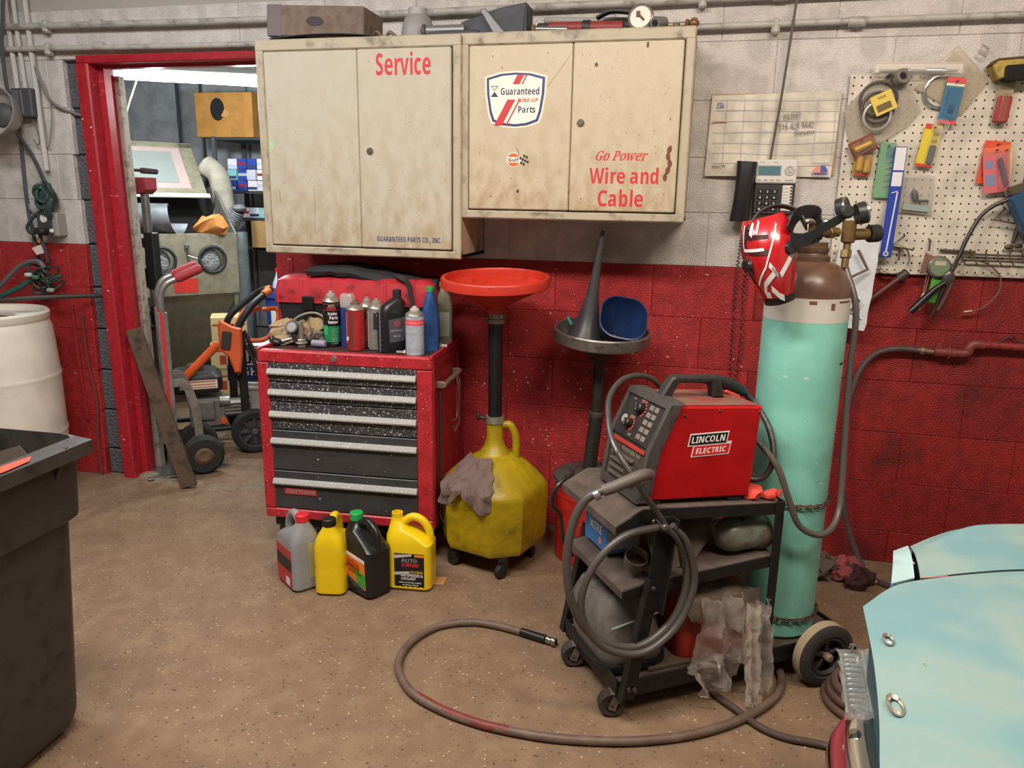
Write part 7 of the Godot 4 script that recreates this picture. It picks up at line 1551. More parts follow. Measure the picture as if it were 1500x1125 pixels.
	part(cb, "loop", G.new().tube(curve(cps([[0.055, 0.745, 0.012], [0.0, 0.765, 0.06], [-0.07, 0.742, 0.055], [-0.145, 0.7, 0.03], [-0.18, 0.58, 0.02], [-0.17, 0.43, 0.025], [-0.1, 0.305, 0.03], [0.03, 0.25, 0.035], [0.14, 0.305, 0.035], [0.185, 0.42, 0.03], [0.15, 0.55, 0.03], [0.085, 0.607, 0.035]]), 8), 0.0115, 10), cm)
	part(cb, "loop", G.new().tube(curve(cps([[0.085, 0.6, 0.032], [-0.03, 0.59, 0.04], [-0.115, 0.51, 0.035], [-0.14, 0.39, 0.03], [-0.08, 0.28, 0.04], [0.04, 0.238, 0.05], [0.15, 0.3, 0.05], [0.2, 0.42, 0.045], [0.17, 0.54, 0.04], [0.12, 0.6, 0.036]]), 8), 0.0105, 10), cm)
	part(cb, "strain_sleeve", G.new().tube(curve(cps([[0.055, 0.745, 0.012], [0.0, 0.765, 0.06], [-0.07, 0.742, 0.055], [-0.1, 0.73, 0.045]]), 5), 0.0155, 12), mat("5f5750", 0.55))
	part(cb, "ferrule", G.new().cyl(cp(-0.108, 0.724, 0.044), cp(-0.122, 0.715, 0.04), 0.0145, 12, 0.002), mat("9b9a98", 0.3, {"m": 0.7}))
	part(cb, "hanger_pin", G.new().cyl(cp(0.09, 0.605, 0.01), cp(0.085, 0.607, 0.06), 0.009, 10, 0.003), mat("6f6762", 0.4, {"m": 0.5}))
	solo("ground_cable", "dark cable draped from behind the welder's handle down across its front", "cable", G.new().tube(curve(cps([[0.3, 0.85, -0.27], [0.2, 0.94, -0.25], [0.1, 0.955, -0.22], [0.03, 0.92, -0.18], [-0.005, 0.87, -0.12], [-0.02, 0.82, -0.06], [-0.005, 0.76, 0.01], [0.03, 0.7, 0.035], [0.07, 0.645, 0.04], [0.1, 0.6, 0.045], [0.14, 0.55, 0.045], [0.17, 0.47, 0.03]]), 8), 0.0085, 9), mat("3f3c3a", 0.35))
	solo("power_cord", "thin black cord curling off the left end of the top cart shelf", "cord", G.new().tube(curve(cps([[-0.03, 0.66, -0.3], [-0.06, 0.68, -0.22], [-0.12, 0.66, -0.19], [-0.13, 0.6, -0.2], [-0.1, 0.56, -0.21], [-0.09, 0.48, -0.2], [-0.05, 0.42, -0.22]]), 7), 0.006, 8), mat("201e1e", 0.4))
	var gn := on_cart("welding_gun", "black welding gun lying across the top of the red welder", "welding gun")
	part(gn, "grip", G.new().tube(curve([V(0.3, 0.955, -0.15), V(0.36, 0.945, -0.16), V(0.43, 0.92, -0.17), V(0.49, 0.89, -0.18)], 5), [0.008, 0.013, 0.015, 0.016, 0.016, 0.016, 0.017, 0.018, 0.019, 0.02, 0.02, 0.02, 0.019, 0.018, 0.014, 0.012], 12), mat("1f1f21", 0.35))
	part(gn, "trigger", G.new().box(V(0.42, 0.9, -0.15), V(0.06, 0.012, 0.012), 0.004, Basis(Vector3.BACK, -0.4)), mat("c8403c", 0.4))
	part(gn, "cable", G.new().tube(curve([V(0.49, 0.89, -0.18), V(0.515, 0.86, -0.16), V(0.525, 0.8, -0.1), V(0.51, 0.72, -0.05), V(0.48, 0.66, -0.06), V(0.415, 0.66, -0.1)], 6), 0.009, 9).tube(curve([V(0.49, 0.895, -0.19), V(0.512, 0.89, -0.21), V(0.522, 0.82, -0.18), V(0.5, 0.7, -0.16), V(0.415, 0.66, -0.18)], 6), 0.008, 9), mat("3a3634", 0.4))
	solo("coil_spool", "dull copper coloured coil end behind the welder", "coil", G.new().lathe([Vector2(0, -0.02), Vector2(0.03, -0.02), Vector2(0.034, 0.0), Vector2(0.03, 0.02), Vector2(0, 0.02)], 18, T(0, 0.045, 0, V(0, 0, 70))), mat("75553c", 0.5, {"m": 0.3}), cp(0.47, 0.607, -0.13), 34)
	solo("red_glove", "crumpled orange-red rag on the rear corner of the top cart shelf", "rag", crumple(G.new().ball(V(-0.02, 0.018, 0), V(0.03, 0.022, 0.03), 14).ball(V(0.04, 0.012, 0.01), V(0.03, 0.014, 0.022), 12), 0.02, 25), mat("d84a3a", 0.7), cp(0.46, 0.608, -0.04), 30)

func welder() -> void:
	var t := on_cart("welder", "red and grey welding machine with a top handle on the black cart", "welder")
	var tilt := Transform3D(Basis(Vector3.BACK, deg_to_rad(-4.3)), V(0.04, 0.648, -0.12))
	var w := func(g: G) -> G:
		var o := G.new()
		o.add(g, tilt)
		return o
	# in the welder's own axes: x 0 .. 0.38 to the rear, z +-0.1, y 0 .. 0.285
	var red := mat("b31419", 0.32, {"t": "soft", "s": 2.0})
	var redtop := mat("9a3530", 0.6, {"d": "dustclear", "ds": 3.0})
	var bez := mat("4b4745", 0.5, {"t": "grime", "s": 5.0})
	var prof := [Vector2(0.035, 0.006), Vector2(0.055, 0.145), Vector2(0.105, 0.275), Vector2(0.375, 0.275), Vector2(0.375, 0.006)]
	var g := G.new().prism(prof, 0.215, 0.006, T(0, 0, -0.0115))
	part(t, "case", w.call(g), red)
	part(t, "top_panel", w.call(G.new().box(V(0.235, 0.277, 0), V(0.25, 0.005, 0.18), 0.002)), redtop)
	# front bezel: a grey frame with a bent face
	var fr := [Vector2(0.0, 0.0), Vector2(0.012, 0.15), Vector2(0.065, 0.285), Vector2(0.11, 0.285), Vector2(0.058, 0.15), Vector2(0.042, 0.0)]
	var bg := G.new()
	for s in [-1, 1]: bg.prism(fr, 0.016, 0.005, T(0, 0, 0.095 if s > 0 else -0.118))
	var top := [Vector2(0.058, 0.268), Vector2(0.065, 0.286), Vector2(0.112, 0.286), Vector2(0.105, 0.272)]
	bg.prism(top, 0.213, 0.003, T(0, 0, -0.0115))
	bg.prism([Vector2(0.0, 0.0), Vector2(0.003, 0.024), Vector2(0.04, 0.02), Vector2(0.04, 0.0)], 0.213, 0.003, T(0, 0, -0.0115))
	part(t, "bezel", w.call(bg), bez)
	part(t, "feet", w.call(G.new().box(V(0.06, -0.003, 0), V(0.05, 0.012, 0.18), 0.003).box(V(0.33, -0.003, 0), V(0.05, 0.012, 0.18), 0.003)), mat("1d1c1c", 0.6))
	# upper control panel: its plane runs from (.022,.15) to (.07,.27)
	var up := Transform3D(Basis.from_euler(V(0, -PI / 2, 0)), Vector3.ZERO)
	var ang := atan2(0.12, 0.05)
	var PB := Basis(Vector3.BACK, V(0.05, 0.12, 0).normalized(), V(-0.12, 0.05, 0).normalized())   # x across, y up the slope, z outwards
	var PF := Transform3D(PB, V(0.047, 0.208, -0.0115))
	var LB := Basis(Vector3.BACK, V(0.012, 0.13, 0).normalized(), V(-0.13, 0.012, 0).normalized())
	var LF := Transform3D(LB, V(0.018, 0.085, -0.0115))
	var pf := func(g2: G) -> G:
		var o := G.new()
		o.add(g2, tilt * PF)
		return o
	var lf := func(g2: G) -> G:
		var o := G.new()
		o.add(g2, tilt * LF)
		return o
	part(t, "control_panel", pf.call(G.new().box(V(0, 0, 0), V(0.198, 0.125, 0.012), 0.002)), mat("2f2b29", 0.5, {"t": "grime", "s": 8.0}))
	for q in [[-0.01, 0.03, 0.016], [-0.03, -0.022, 0.013]]:
		part(t, "knob", pf.call(G.new().cyl(V(q[0], q[1], 0.006), V(q[0], q[1], 0.026), q[2], 18, 0.004).box(V(q[0], q[1], 0.027), V(0.004, q[2] * 1.7, 0.006), 0.001, Basis(Vector3.BACK, 0.5))), mat("1f1d1c", 0.45))
		var dial := G.new()
		for k in 9:
			var a := deg_to_rad(-60.0 + 25 * k)
			dial.box(V(q[0] + (q[2] + 0.006) * cos(a), q[1] + (q[2] + 0.006) * sin(a), 0.0066), V(0.006, 0.004, 0.001), 0, Basis(Vector3.BACK, a))
		part(t, "dial_scale", pf.call(dial), mat("c8543c", 0.5))
	part(t, "round_badge", pf.call(G.new().prism(arc2(Vector2.ZERO, 0.013, 0, 340, 17), 0.002, 0.0005, T(-0.067, -0.015, 0.007))), mat("b3aba0", 0.5))
	var tb := G.new()
	for r in 5:
		for c in 2: tb.box(V(0.035 + 0.026 * c, 0.045 - 0.022 * r, 0.0066), V(0.02, 0.014, 0.001), 0)
	part(t, "settings_chart", pf.call(tb), mat("7d756c", 0.6))
	part(t, "panel_print", pf.call(G.new().text("VOLTS", 0.03, 0.007, T(-0.01, 0.055, 0.007)).text("WIRE", 0.025, 0.007, T(-0.03, 0.0, 0.007)).text("OFF", 0.016, 0.006, T(-0.008, -0.05, 0.007)).text("ON", 0.012, 0.006, T(-0.06, 0.05, 0.007))), mat("a39b91", 0.5))
	part(t, "red_stripe", lf.call(G.new().box(V(0.0, 0.052, 0.004), V(0.175, 0.011, 0.004), 0.001)), mat("c23a30", 0.5))
	part(t, "front_panel", lf.call(G.new().box(V(0, 0, -0.006), V(0.198, 0.13, 0.012), 0.002)), mat("51493f", 0.6, {"t": "grime", "s": 6.0}))
	part(t, "lettering", lf.call(G.new().text("POWER MIG 140", 0.1, 0.012, T(0.015, 0.034, 0.0012))), mat("9b9186", 0.5))
	for k in 4: part(t, "vent_louvre", lf.call(G.new().box(V(-0.02, 0.012 - 0.02 * k, 0.003), V(0.12, 0.008, 0.014), 0.002, Basis(Vector3.RIGHT, 0.5))), mat("554c43", 0.6))
	part(t, "cable_socket", lf.call(G.new().cyl(V(0.055, -0.02, 0.0), V(0.055, -0.02, 0.03), 0.017, 16, 0.004)), mat("3d3733", 0.5))
	# handle
	var hd := G.new().prism([Vector2(0.085, 0.28), Vector2(0.115, 0.335), Vector2(0.13, 0.342), Vector2(0.265, 0.342), Vector2(0.28, 0.335), Vector2(0.3, 0.28), Vector2(0.262, 0.28), Vector2(0.25, 0.322), Vector2(0.145, 0.322), Vector2(0.122, 0.28)], 0.034, 0.006)
	part(t, "handle", w.call(hd), mat("2c2b2b", 0.5, {"t": "grime", "s": 6.0}))
	# side plate details and logo
	var z := 0.0965
	for q in [[0.118, 0.25], [0.23, 0.262], [0.365, 0.258]]: part(t, "screw", w.call(G.new().lathe([Vector2(0, 0), Vector2(0.005, 0), Vector2(0.003, 0.003), Vector2(0, 0.003)], 10, T(q[0], q[1], z, V(90, 0, 0)))), mat("3a2523", 0.5))
	var lt := tilt * T(0.208, 0.165, z, V(0, 0, 3.5))
	var L := func(g2: G) -> G:
		var o := G.new()
		o.add(g2, lt)
		return o
	var pg := func(x0: float, x1: float, y0: float, y1: float, zz: float) -> G:
		var sl := (y1 - y0) * 0.18
		return G.new().prism([Vector2(x0, y0), Vector2(x1, y0), Vector2(x1 + sl, y1), Vector2(x0 + sl, y1)], 0.001, 0.0003, T(0, 0, zz))
	var lg := part(t, "logo_border", L.call(pg.call(-0.068, 0.06, 0.0, 0.036, 0.0004).add(pg.call(-0.055, 0.07, -0.032, 0.006, 0.0004))), mat("e3dfda", 0.4))
	part(t, "logo_black", L.call(pg.call(-0.0645, 0.0565, 0.004, 0.0325, 0.0012)), mat("17161a", 0.4))
	part(t, "logo_red", L.call(pg.call(-0.0515, 0.0665, -0.0285, -0.001, 0.0012)), mat("cf2a2c", 0.4))
	part(t, "lettering", L.call(G.new().text("LINCOLN", 0.108, 0.0185, T(-0.002, 0.0182, 0.0019), "Droid Sans", true, 0, 0.15).text("ELECTRIC", 0.098, 0.0155, T(0.009, -0.0148, 0.0019), "Droid Sans", true, 0, 0.15)), mat("f0ede8", 0.4))

func cylinder() -> void:
	var o := V(0.66, 0.108, -0.15)
	var t := thing("gas_cylinder", "tall teal welding gas cylinder with a brown shoulder chained to the cart", "gas cylinder", cp(o.x, o.y, o.z), 34)
	var r := 0.121
	part(t, "body", G.new().lathe([Vector2(0, 0), Vector2(r - 0.012, 0), Vector2(r, 0.014), Vector2(r, 1.012), Vector2(0, 1.012)], 56), mat("86ccbc", 0.36, {"t": "soft", "s": 1.5, "d": "sparse", "ds": 1.0}))
	part(t, "white_band", G.new().lathe([Vector2(0, 1.011), Vector2(r, 1.011), Vector2(r, 1.082), Vector2(0, 1.082)], 56), mat("c9c6bd", 0.45, {"d": "sparse", "ds": 1.2}))
	part(t, "shoulder", G.new().lathe([Vector2(0, 1.081), Vector2(r, 1.081), Vector2(r * 0.985, 1.1), Vector2(r * 0.93, 1.125), Vector2(r * 0.82, 1.15), Vector2(r * 0.66, 1.17), Vector2(r * 0.48, 1.182), Vector2(0, 1.182)], 56), mat("6b4f40", 0.3, {"t": "mottle", "s": 3.0}))
	part(t, "neck_ring", G.new().lathe([Vector2(0, 1.17), Vector2(0.052, 1.17), Vector2(0.053, 1.195), Vector2(0.046, 1.2), Vector2(0.044, 1.205), Vector2(0.047, 1.21), Vector2(0.047, 1.222), Vector2(0.043, 1.225), Vector2(0.043, 1.236), Vector2(0, 1.236)], 36), mat("5c4436", 0.4, {"t": "grime", "s": 6.0}))
	part(t, "safety_plug", G.new().lathe([Vector2(0, 0), Vector2(0.016, 0), Vector2(0.014, 0.008), Vector2(0, 0.009)], 16, T(-0.045, 1.15, 0.07, V(45, -30, 0))), mat("6a5042", 0.4))
	var st := G.new()
	rng.seed = 31
	for k in 7: st.ball(V(0, 0, 0), V(0.004 + 0.01 * rng.randf(), 0.004, 0.0012), 8, Basis(Vector3.UP, 0))
	part(t, "dark_mark", bent(r + 0.0004, 22, 34, 0.885, 0.893, 4), mat("2f3c38", 0.5))
	part(t, "rust_marks", bent(r + 0.0004, -38, -28, 1.066, 1.076, 4).add(bent(r + 0.0004, -8, -2, 1.05, 1.07, 4)).add(bent(r + 0.0004, 5, 30, 1.07, 1.076, 8)), mat("7a4a30", 0.7))
	# valve and regulator
	var br := mat("8a7048", 0.35, {"m": 0.6, "t": "grime"})
	part(t, "valve_body", G.new().cyl(V(0, 1.23, 0), V(0, 1.29, 0), 0.017, 14, 0.003).cyl(V(0, 1.265, 0), V(0.09, 1.265, 0.0), 0.014, 12, 0.002).cyl(V(0.05, 1.265, 0), V(0.07, 1.265, 0), 0.02, 6, 0.002), br)
	var hw := G.new().lathe([Vector2(0, 0), Vector2(0.02, 0), Vector2(0.022, 0.01), Vector2(0, 0.012)], 20, T(0, 1.29, 0))
	for k in 6: hw.ball(V(0.03 * cos(TAU * k / 6), 1.297, 0.03 * sin(TAU * k / 6)), V(0.013, 0.009, 0.013), 10)
	part(t, "hand_wheel", hw, mat("b8b4aa", 0.25, {"m": 0.8}))
	part(t, "regulator", G.new().cyl(V(0.11, 1.235, 0.02), V(0.11, 1.3, 0.02), 0.02, 16, 0.004).cyl(V(0.11, 1.258, 0.02), V(0.175, 1.262, 0.03), 0.017, 14, 0.003), br)
	part(t, "adjust_knob", G.new().cyl(V(0.175, 1.262, 0.03), V(0.212, 1.264, 0.035), 0.026, 18, 0.004), mat("2a2523", 0.5))
	for k in 2:
		part(t, "pressure_gauge", G.new().lathe([Vector2(0, -0.014), Vector2(0.03, -0.014), Vector2(0.032, 0.0), Vector2(0.032, 0.01), Vector2(0.028, 0.014), Vector2(0, 0.012)], 24, T([0.105, 0.125][k], [1.335, 1.322][k], [-0.01, 0.045][k], V(75, [30, 65][k], 0))), mat("2a2a2b", 0.4))
		part(t, "gauge_rim", G.new().lathe([Vector2(0.028, 0.011), Vector2(0.0325, 0.009), Vector2(0.0325, 0.014), Vector2(0.028, 0.015)], 24, T([0.105, 0.125][k], [1.335, 1.322][k], [-0.01, 0.045][k], V(75, [30, 65][k], 0))), mat("a8a6a2", 0.25, {"m": 0.8}))
	part(t, "outlet", G.new().cyl(V(0.11, 1.24, 0.02), V(0.1, 1.16, 0.03), 0.011, 12, 0.002).cyl(V(0.107, 1.215, 0.022), V(0.103, 1.19, 0.026), 0.016, 6, 0.002), br)
	solo("gas_hose", "grey gas hose from the regulator down beside the teal cylinder to the welder", "hose", G.new().tube(curve(cps([[0.765, 1.27, -0.12], [0.765, 1.15, -0.06], [0.768, 0.95, -0.06], [0.768, 0.75, -0.045], [0.755, 0.58, -0.02], [0.71, 0.51, 0.01], [0.64, 0.495, 0.03], [0.57, 0.53, 0.02], [0.53, 0.62, 0.005], [0.5, 0.71, -0.02], [0.46, 0.78, -0.08], [0.42, 0.8, -0.11]]), 8), 0.0095, 9), mat("56504d", 0.4))
	# chains
	for k in 2:
		var y: float = [0.575, 0.195][k]
		var ch := thing("chain", ["rusty chain holding the cylinder above the welder's shelf height", "rusty chain holding the cylinder low above the wheel"][k], "chain", Vector3.ZERO, 0, "cylinder chains")
		var pts := []
		var c := Vector2(o.x, o.z)
		for i in 15:
			var a := deg_to_rad(-170.0 + 210.0 * i / 14)
			pts.append(cp(c.x + (r + 0.007) * cos(a + PI * 0.0) , y - 0.015 * sin(PI * i / 14), c.y - (r + 0.007) * sin(a)))
		pts.push_front(cp(0.51, y + 0.02, -0.02))
		var cc := curve(pts, 2)
		for i in cc.size() - 1:
			var lk := []
			var m: Vector3 = (cc[i] + cc[i + 1]) / 2
			var B := G.up(cc[i + 1] - cc[i])
			if i % 2: B = B * Basis(Vector3.UP, PI / 2)
			for q in 8: lk.append(m + B * V(0.006 * cos(TAU * q / 8), 0.0125 * sin(TAU * q / 8), 0))
			part(ch, "chain_link", G.new().tube(lk, 0.0024, 5, true), mat("5d4a3c", 0.45, {"m": 0.5}))
	helmet()
func helmet() -> void:
	# red welding helmet hooked on the valve, face to the left
	var t := thing("welding_helmet", "glossy red welding helmet with white flashes hung on the cylinder valve", "helmet", cp(0.432, 1.322, -0.06), 0)
	var M := Basis.from_euler(V(deg_to_rad(6), deg_to_rad(-8), deg_to_rad(16))) * Basis.from_scale(V(0.7, 0.8, 0.75))
	var sh := func(u: float, w: float, k: float) -> Vector3:   # u across -1 .. 1, w bottom 0 .. top 1
		var wd := 0.105 * (0.6 + 0.4 * sin(clampf(w * 1.25, 0, 1) * PI * 0.62)) * (1.0 - 0.25 * pow(w, 8))
		var a := u * 1.45
		var dp := 0.12 * (0.75 + 0.25 * sin(w * PI)) * (1.0 - 0.55 * pow(w, 5))
		return M * V(wd * sin(a) * k, lerpf(-0.155, 0.12, w), dp * cos(a) * k - 0.05)
	part(t, "shell", G.new().sheet(func(u, w): return sh.call(u * 2 - 1, w, 1.0), 24, 22, 0.004), mat("b01820", 0.22, {"cc": 0.8}))
	part(t, "chin_guard", G.new().sheet(func(u, w): return sh.call(u * 1.9 - 0.95, w * 0.16 - 0.1, 0.96), 18, 5, 0.003), mat("1b1a1b", 0.4))
	# flashes: strips of the shell's own surface a little proud of it
	var band := func(pts: Array, wd: float) -> G:
		var n := pts.size() - 1
		return G.new().sheet(func(u, w):
			var f: float = u * n
			var i := mini(int(f), n - 1)
			var p: Vector2 = pts[i].lerp(pts[i + 1], f - i)
			var d: Vector2 = (pts[i + 1] - pts[i]).normalized().orthogonal()
			p += d * (w - 0.5) * wd
			return sh.call(p.x, p.y, 1.012), n * 6, 1, 0.0012)
	var wht := mat("d9d7d6", 0.25)
	var dk := mat("3d1519", 0.3)
	part(t, "dark_flash", band.call([Vector2(-0.55, 0.93), Vector2(-0.5, 0.72), Vector2(0.1, 0.68)], 0.24), dk)
	part(t, "dark_flash", band.call([Vector2(-0.9, 0.8), Vector2(-0.75, 0.5), Vector2(-0.6, 0.3)], 0.34), dk)
	part(t, "white_flash", band.call([Vector2(-0.62, 0.95), Vector2(-0.66, 0.66), Vector2(-0.05, 0.64)], 0.037), wht)
	part(t, "white_flash", band.call([Vector2(-0.3, 0.97), Vector2(-0.38, 0.82)], 0.085), wht)
	part(t, "white_flash", band.call([Vector2(-0.1, 0.97), Vector2(-0.2, 0.83)], 0.051), wht)
	part(t, "white_flash", band.call([Vector2(0.38, 0.9), Vector2(-0.1, 0.42), Vector2(-0.5, 0.2)], 0.031), wht)
	part(t, "white_flash", band.call([Vector2(0.9, 0.6), Vector2(0.55, 0.44), Vector2(0.25, 0.28)], 0.076), wht)
	part(t, "white_flash", band.call([Vector2(0.0, 0.45), Vector2(0.12, 0.34), Vector2(-0.25, 0.2), Vector2(-0.38, 0.06), Vector2(-0.2, 0.05)], 0.076), wht)
	part(t, "white_flash", band.call([Vector2(-0.1, 0.14), Vector2(0.12, 0.02), Vector2(0.28, -0.02)], 0.085), wht)
	part(t, "grey_flash", band.call([Vector2(0.05, 0.4), Vector2(0.18, 0.28)], 0.06), mat("8c8f95", 0.3))
	for s in [-1, 1]: part(t, "pivot_knob", G.new().lathe([Vector2(0, 0), Vector2(0.019, 0), Vector2(0.017, 0.012), Vector2(0, 0.014)], 18, Transform3D(G.up(M * V(s * 0.7, 0, 0.6)), sh.call(s * 0.62, 0.52 + 0.05 * s, 1.0))), mat("232224", 0.4))
	# head gear: band over the top and round the back, lying towards the valve
	var hb := mat("1e1e20", 0.55)
	part(t, "top_band", G.new().strap(curve([M * V(-0.07, 0.08, -0.02), M * V(-0.02, 0.13, -0.06), M * V(0.05, 0.14, -0.09), M * V(0.12, 0.11, -0.08), M * V(0.15, 0.05, -0.05)], 5), 0.06, 0.004, M * V(0.2, 0.2, 1)), hb)
	part(t, "head_band", G.new().strap(curve([M * V(0.09, 0.06, 0.02), M * V(0.13, 0.1, -0.02), M * V(0.19, 0.09, -0.05), M * V(0.2, 0.05, -0.02), M * V(0.2, 0.03, 0.03), M * V(0.14, 0.02, 0.05), M * V(0.09, 0.03, 0.03)], 5), 0.036, 0.004, M * V(0.3, 1, 0.1)), hb)
	part(t, "rear_arm", G.new().strap(curve([M * V(0.15, 0.02, 0.05), M * V(0.2, 0.04, 0.05), M * V(0.27, 0.06, 0.04), M * V(0.3, 0.075, 0.03)], 5), 0.022, 0.005, M * V(0, 1, 0.2)), hb)
	part(t, "ratchet_knob", G.new().cyl(M * V(0.295, 0.075, 0.03), M * V(0.305, 0.078, 0.06), 0.017, 16, 0.005), hb)

# ---------- on the floor ----------
func floor_things() -> void:
	var hm := mat("54403a", 0.55, {"t": "grime", "s": 3.0, "d": "dustclear", "ds": 2.0})
	var P := [[-0.5, 0.94], [-0.6, 0.922], [-0.69, 0.928], [-0.785, 0.985], [-0.838, 1.1], [-0.83, 1.23], [-0.75, 1.34], [-0.645, 1.397], [-0.51, 1.432], [-0.35, 1.441], [-0.2, 1.424], [-0.055, 1.386], [0.09, 1.318], [0.222, 1.214], [0.32, 1.085], [0.345, 0.96], [0.3, 0.86], [0.2, 0.8]]
	var h := thing("floor_hose", "long dark red-brown air hose looping across the floor in front of the cart", "hose", Vector3.ZERO)
	part(h, "hose", G.new().tube(curve(P.map(func(p): return V(p[0], 0.0135, p[1])), 8), 0.013, 10), hm)
	var red := [[-0.72, 1.36], [-0.62, 1.405], [-0.51, 1.432], [-0.42, 1.44]]
	part(h, "worn_red_stretch", G.new().tube(curve(red.map(func(p): return V(p[0], 0.0138, p[1])), 6), 0.0133, 10), mat("7d3830", 0.55, {"t": "mottle"}))
	part(h, "end_sleeve", G.new().cyl(V(-0.5, 0.0135, 0.94), V(-0.405, 0.016, 0.967), 0.0145, 12, 0.003), mat("1d1c1d", 0.4))
	part(h, "fitting", G.new().cyl(V(-0.405, 0.016, 0.967), V(-0.385, 0.016, 0.973), 0.0125, 12, 0.002).cyl(V(-0.385, 0.016, 0.973), V(-0.37, 0.0165, 0.977), 0.0145, 12, 0.002), mat("a3a09a", 0.25, {"m": 0.8}))
	part(h, "bore", G.new().cyl(V(-0.371, 0.0165, 0.9768), V(-0.3695, 0.0165, 0.9773), 0.009, 12), mat("1a1817", 0.8))
	solo("second_hose", "thinner dark hose crossing the floor from under the cart towards the car", "hose", G.new().tube(curve([V(0.08, 0.012, 1.02), V(0.138, 0.012, 1.115), V(0.2, 0.014, 1.18), V(0.262, 0.012, 1.24), V(0.33, 0.012, 1.269), V(0.43, 0.012, 1.275), V(0.6, 0.012, 1.3), V(0.8, 0.012, 1.4)], 7), 0.0105, 9), mat("4a3d36", 0.6))
	var cl := thing("hose_coil", "coil of brown air hose on the floor between the cart wheel and the car", "hose", Vector3.ZERO)
	for k in 3:
		var lp := []
		for q in 14: lp.append(V(0.6 + (0.135 - 0.012 * k) * cos(TAU * q / 14), 0.014 + 0.024 * k, 1.04 + (0.125 - 0.012 * k) * sin(TAU * q / 14)))
		part(cl, "coil_turn", G.new().tube(curve(lp, 4, true), 0.0125, 9, true), mat("5d463c", 0.6, {"t": "mottle"}))
	# rags against the wall
	var rg := func(kind: String, label: String, x: float, z: float, s: Vector3, hex: String, sd: int) -> void:
		solo(kind, label, "rag", crumple(G.new().ball(V(0, s.y * 0.85, 0), s, 20), 0.045, 16, sd), mat(hex, 0.9, {"b": "weave", "s": 8.0, "bs": 0.1}), V(x, 0, z), 20 * sd)
	rg.call("grey_rag", "dirty grey rag lump against the red wall behind the cylinder", 0.56, 0.2, V(0.06, 0.05, 0.06), "5a4f48", 1)
	rg.call("pink_rag", "faded pink rag crumpled on the floor by the red wall", 0.66, 0.17, V(0.09, 0.035, 0.07), "94474a", 2)
	rg.call("dark_rag", "dark red-brown rag in front of the faded pink one", 0.7, 0.24, V(0.065, 0.035, 0.05), "3f2423", 3)
	solo("white_plug", "small white cap on the floor beside the rags", "cap", G.new().ball(V(0, 0.012, 0), V(0.016, 0.012, 0.022), 12), mat("c9bfb2", 0.6), V(0.76, 0, 0.21), 20)
	var dg := G.new()
	rng.seed = 77
	for k in 230:
		var x := rng.randf_range(-2.6, 1.0)
		var z := rng.randf_range(0.1, 2.3)
		var s := rng.randf_range(0.0015, 0.005)
		dg.box(V(x, s * 0.4, z), V(s * rng.randf_range(1, 2.4), s, s * 1.3), s * 0.3, Basis(Vector3.UP, rng.randf() * 6))
	var gr := solo("floor_grit", "scattered grit and flakes lying over the concrete floor", "grit", dg, mat("b59f80", 0.9))
	gr.set_meta("kind", "stuff")

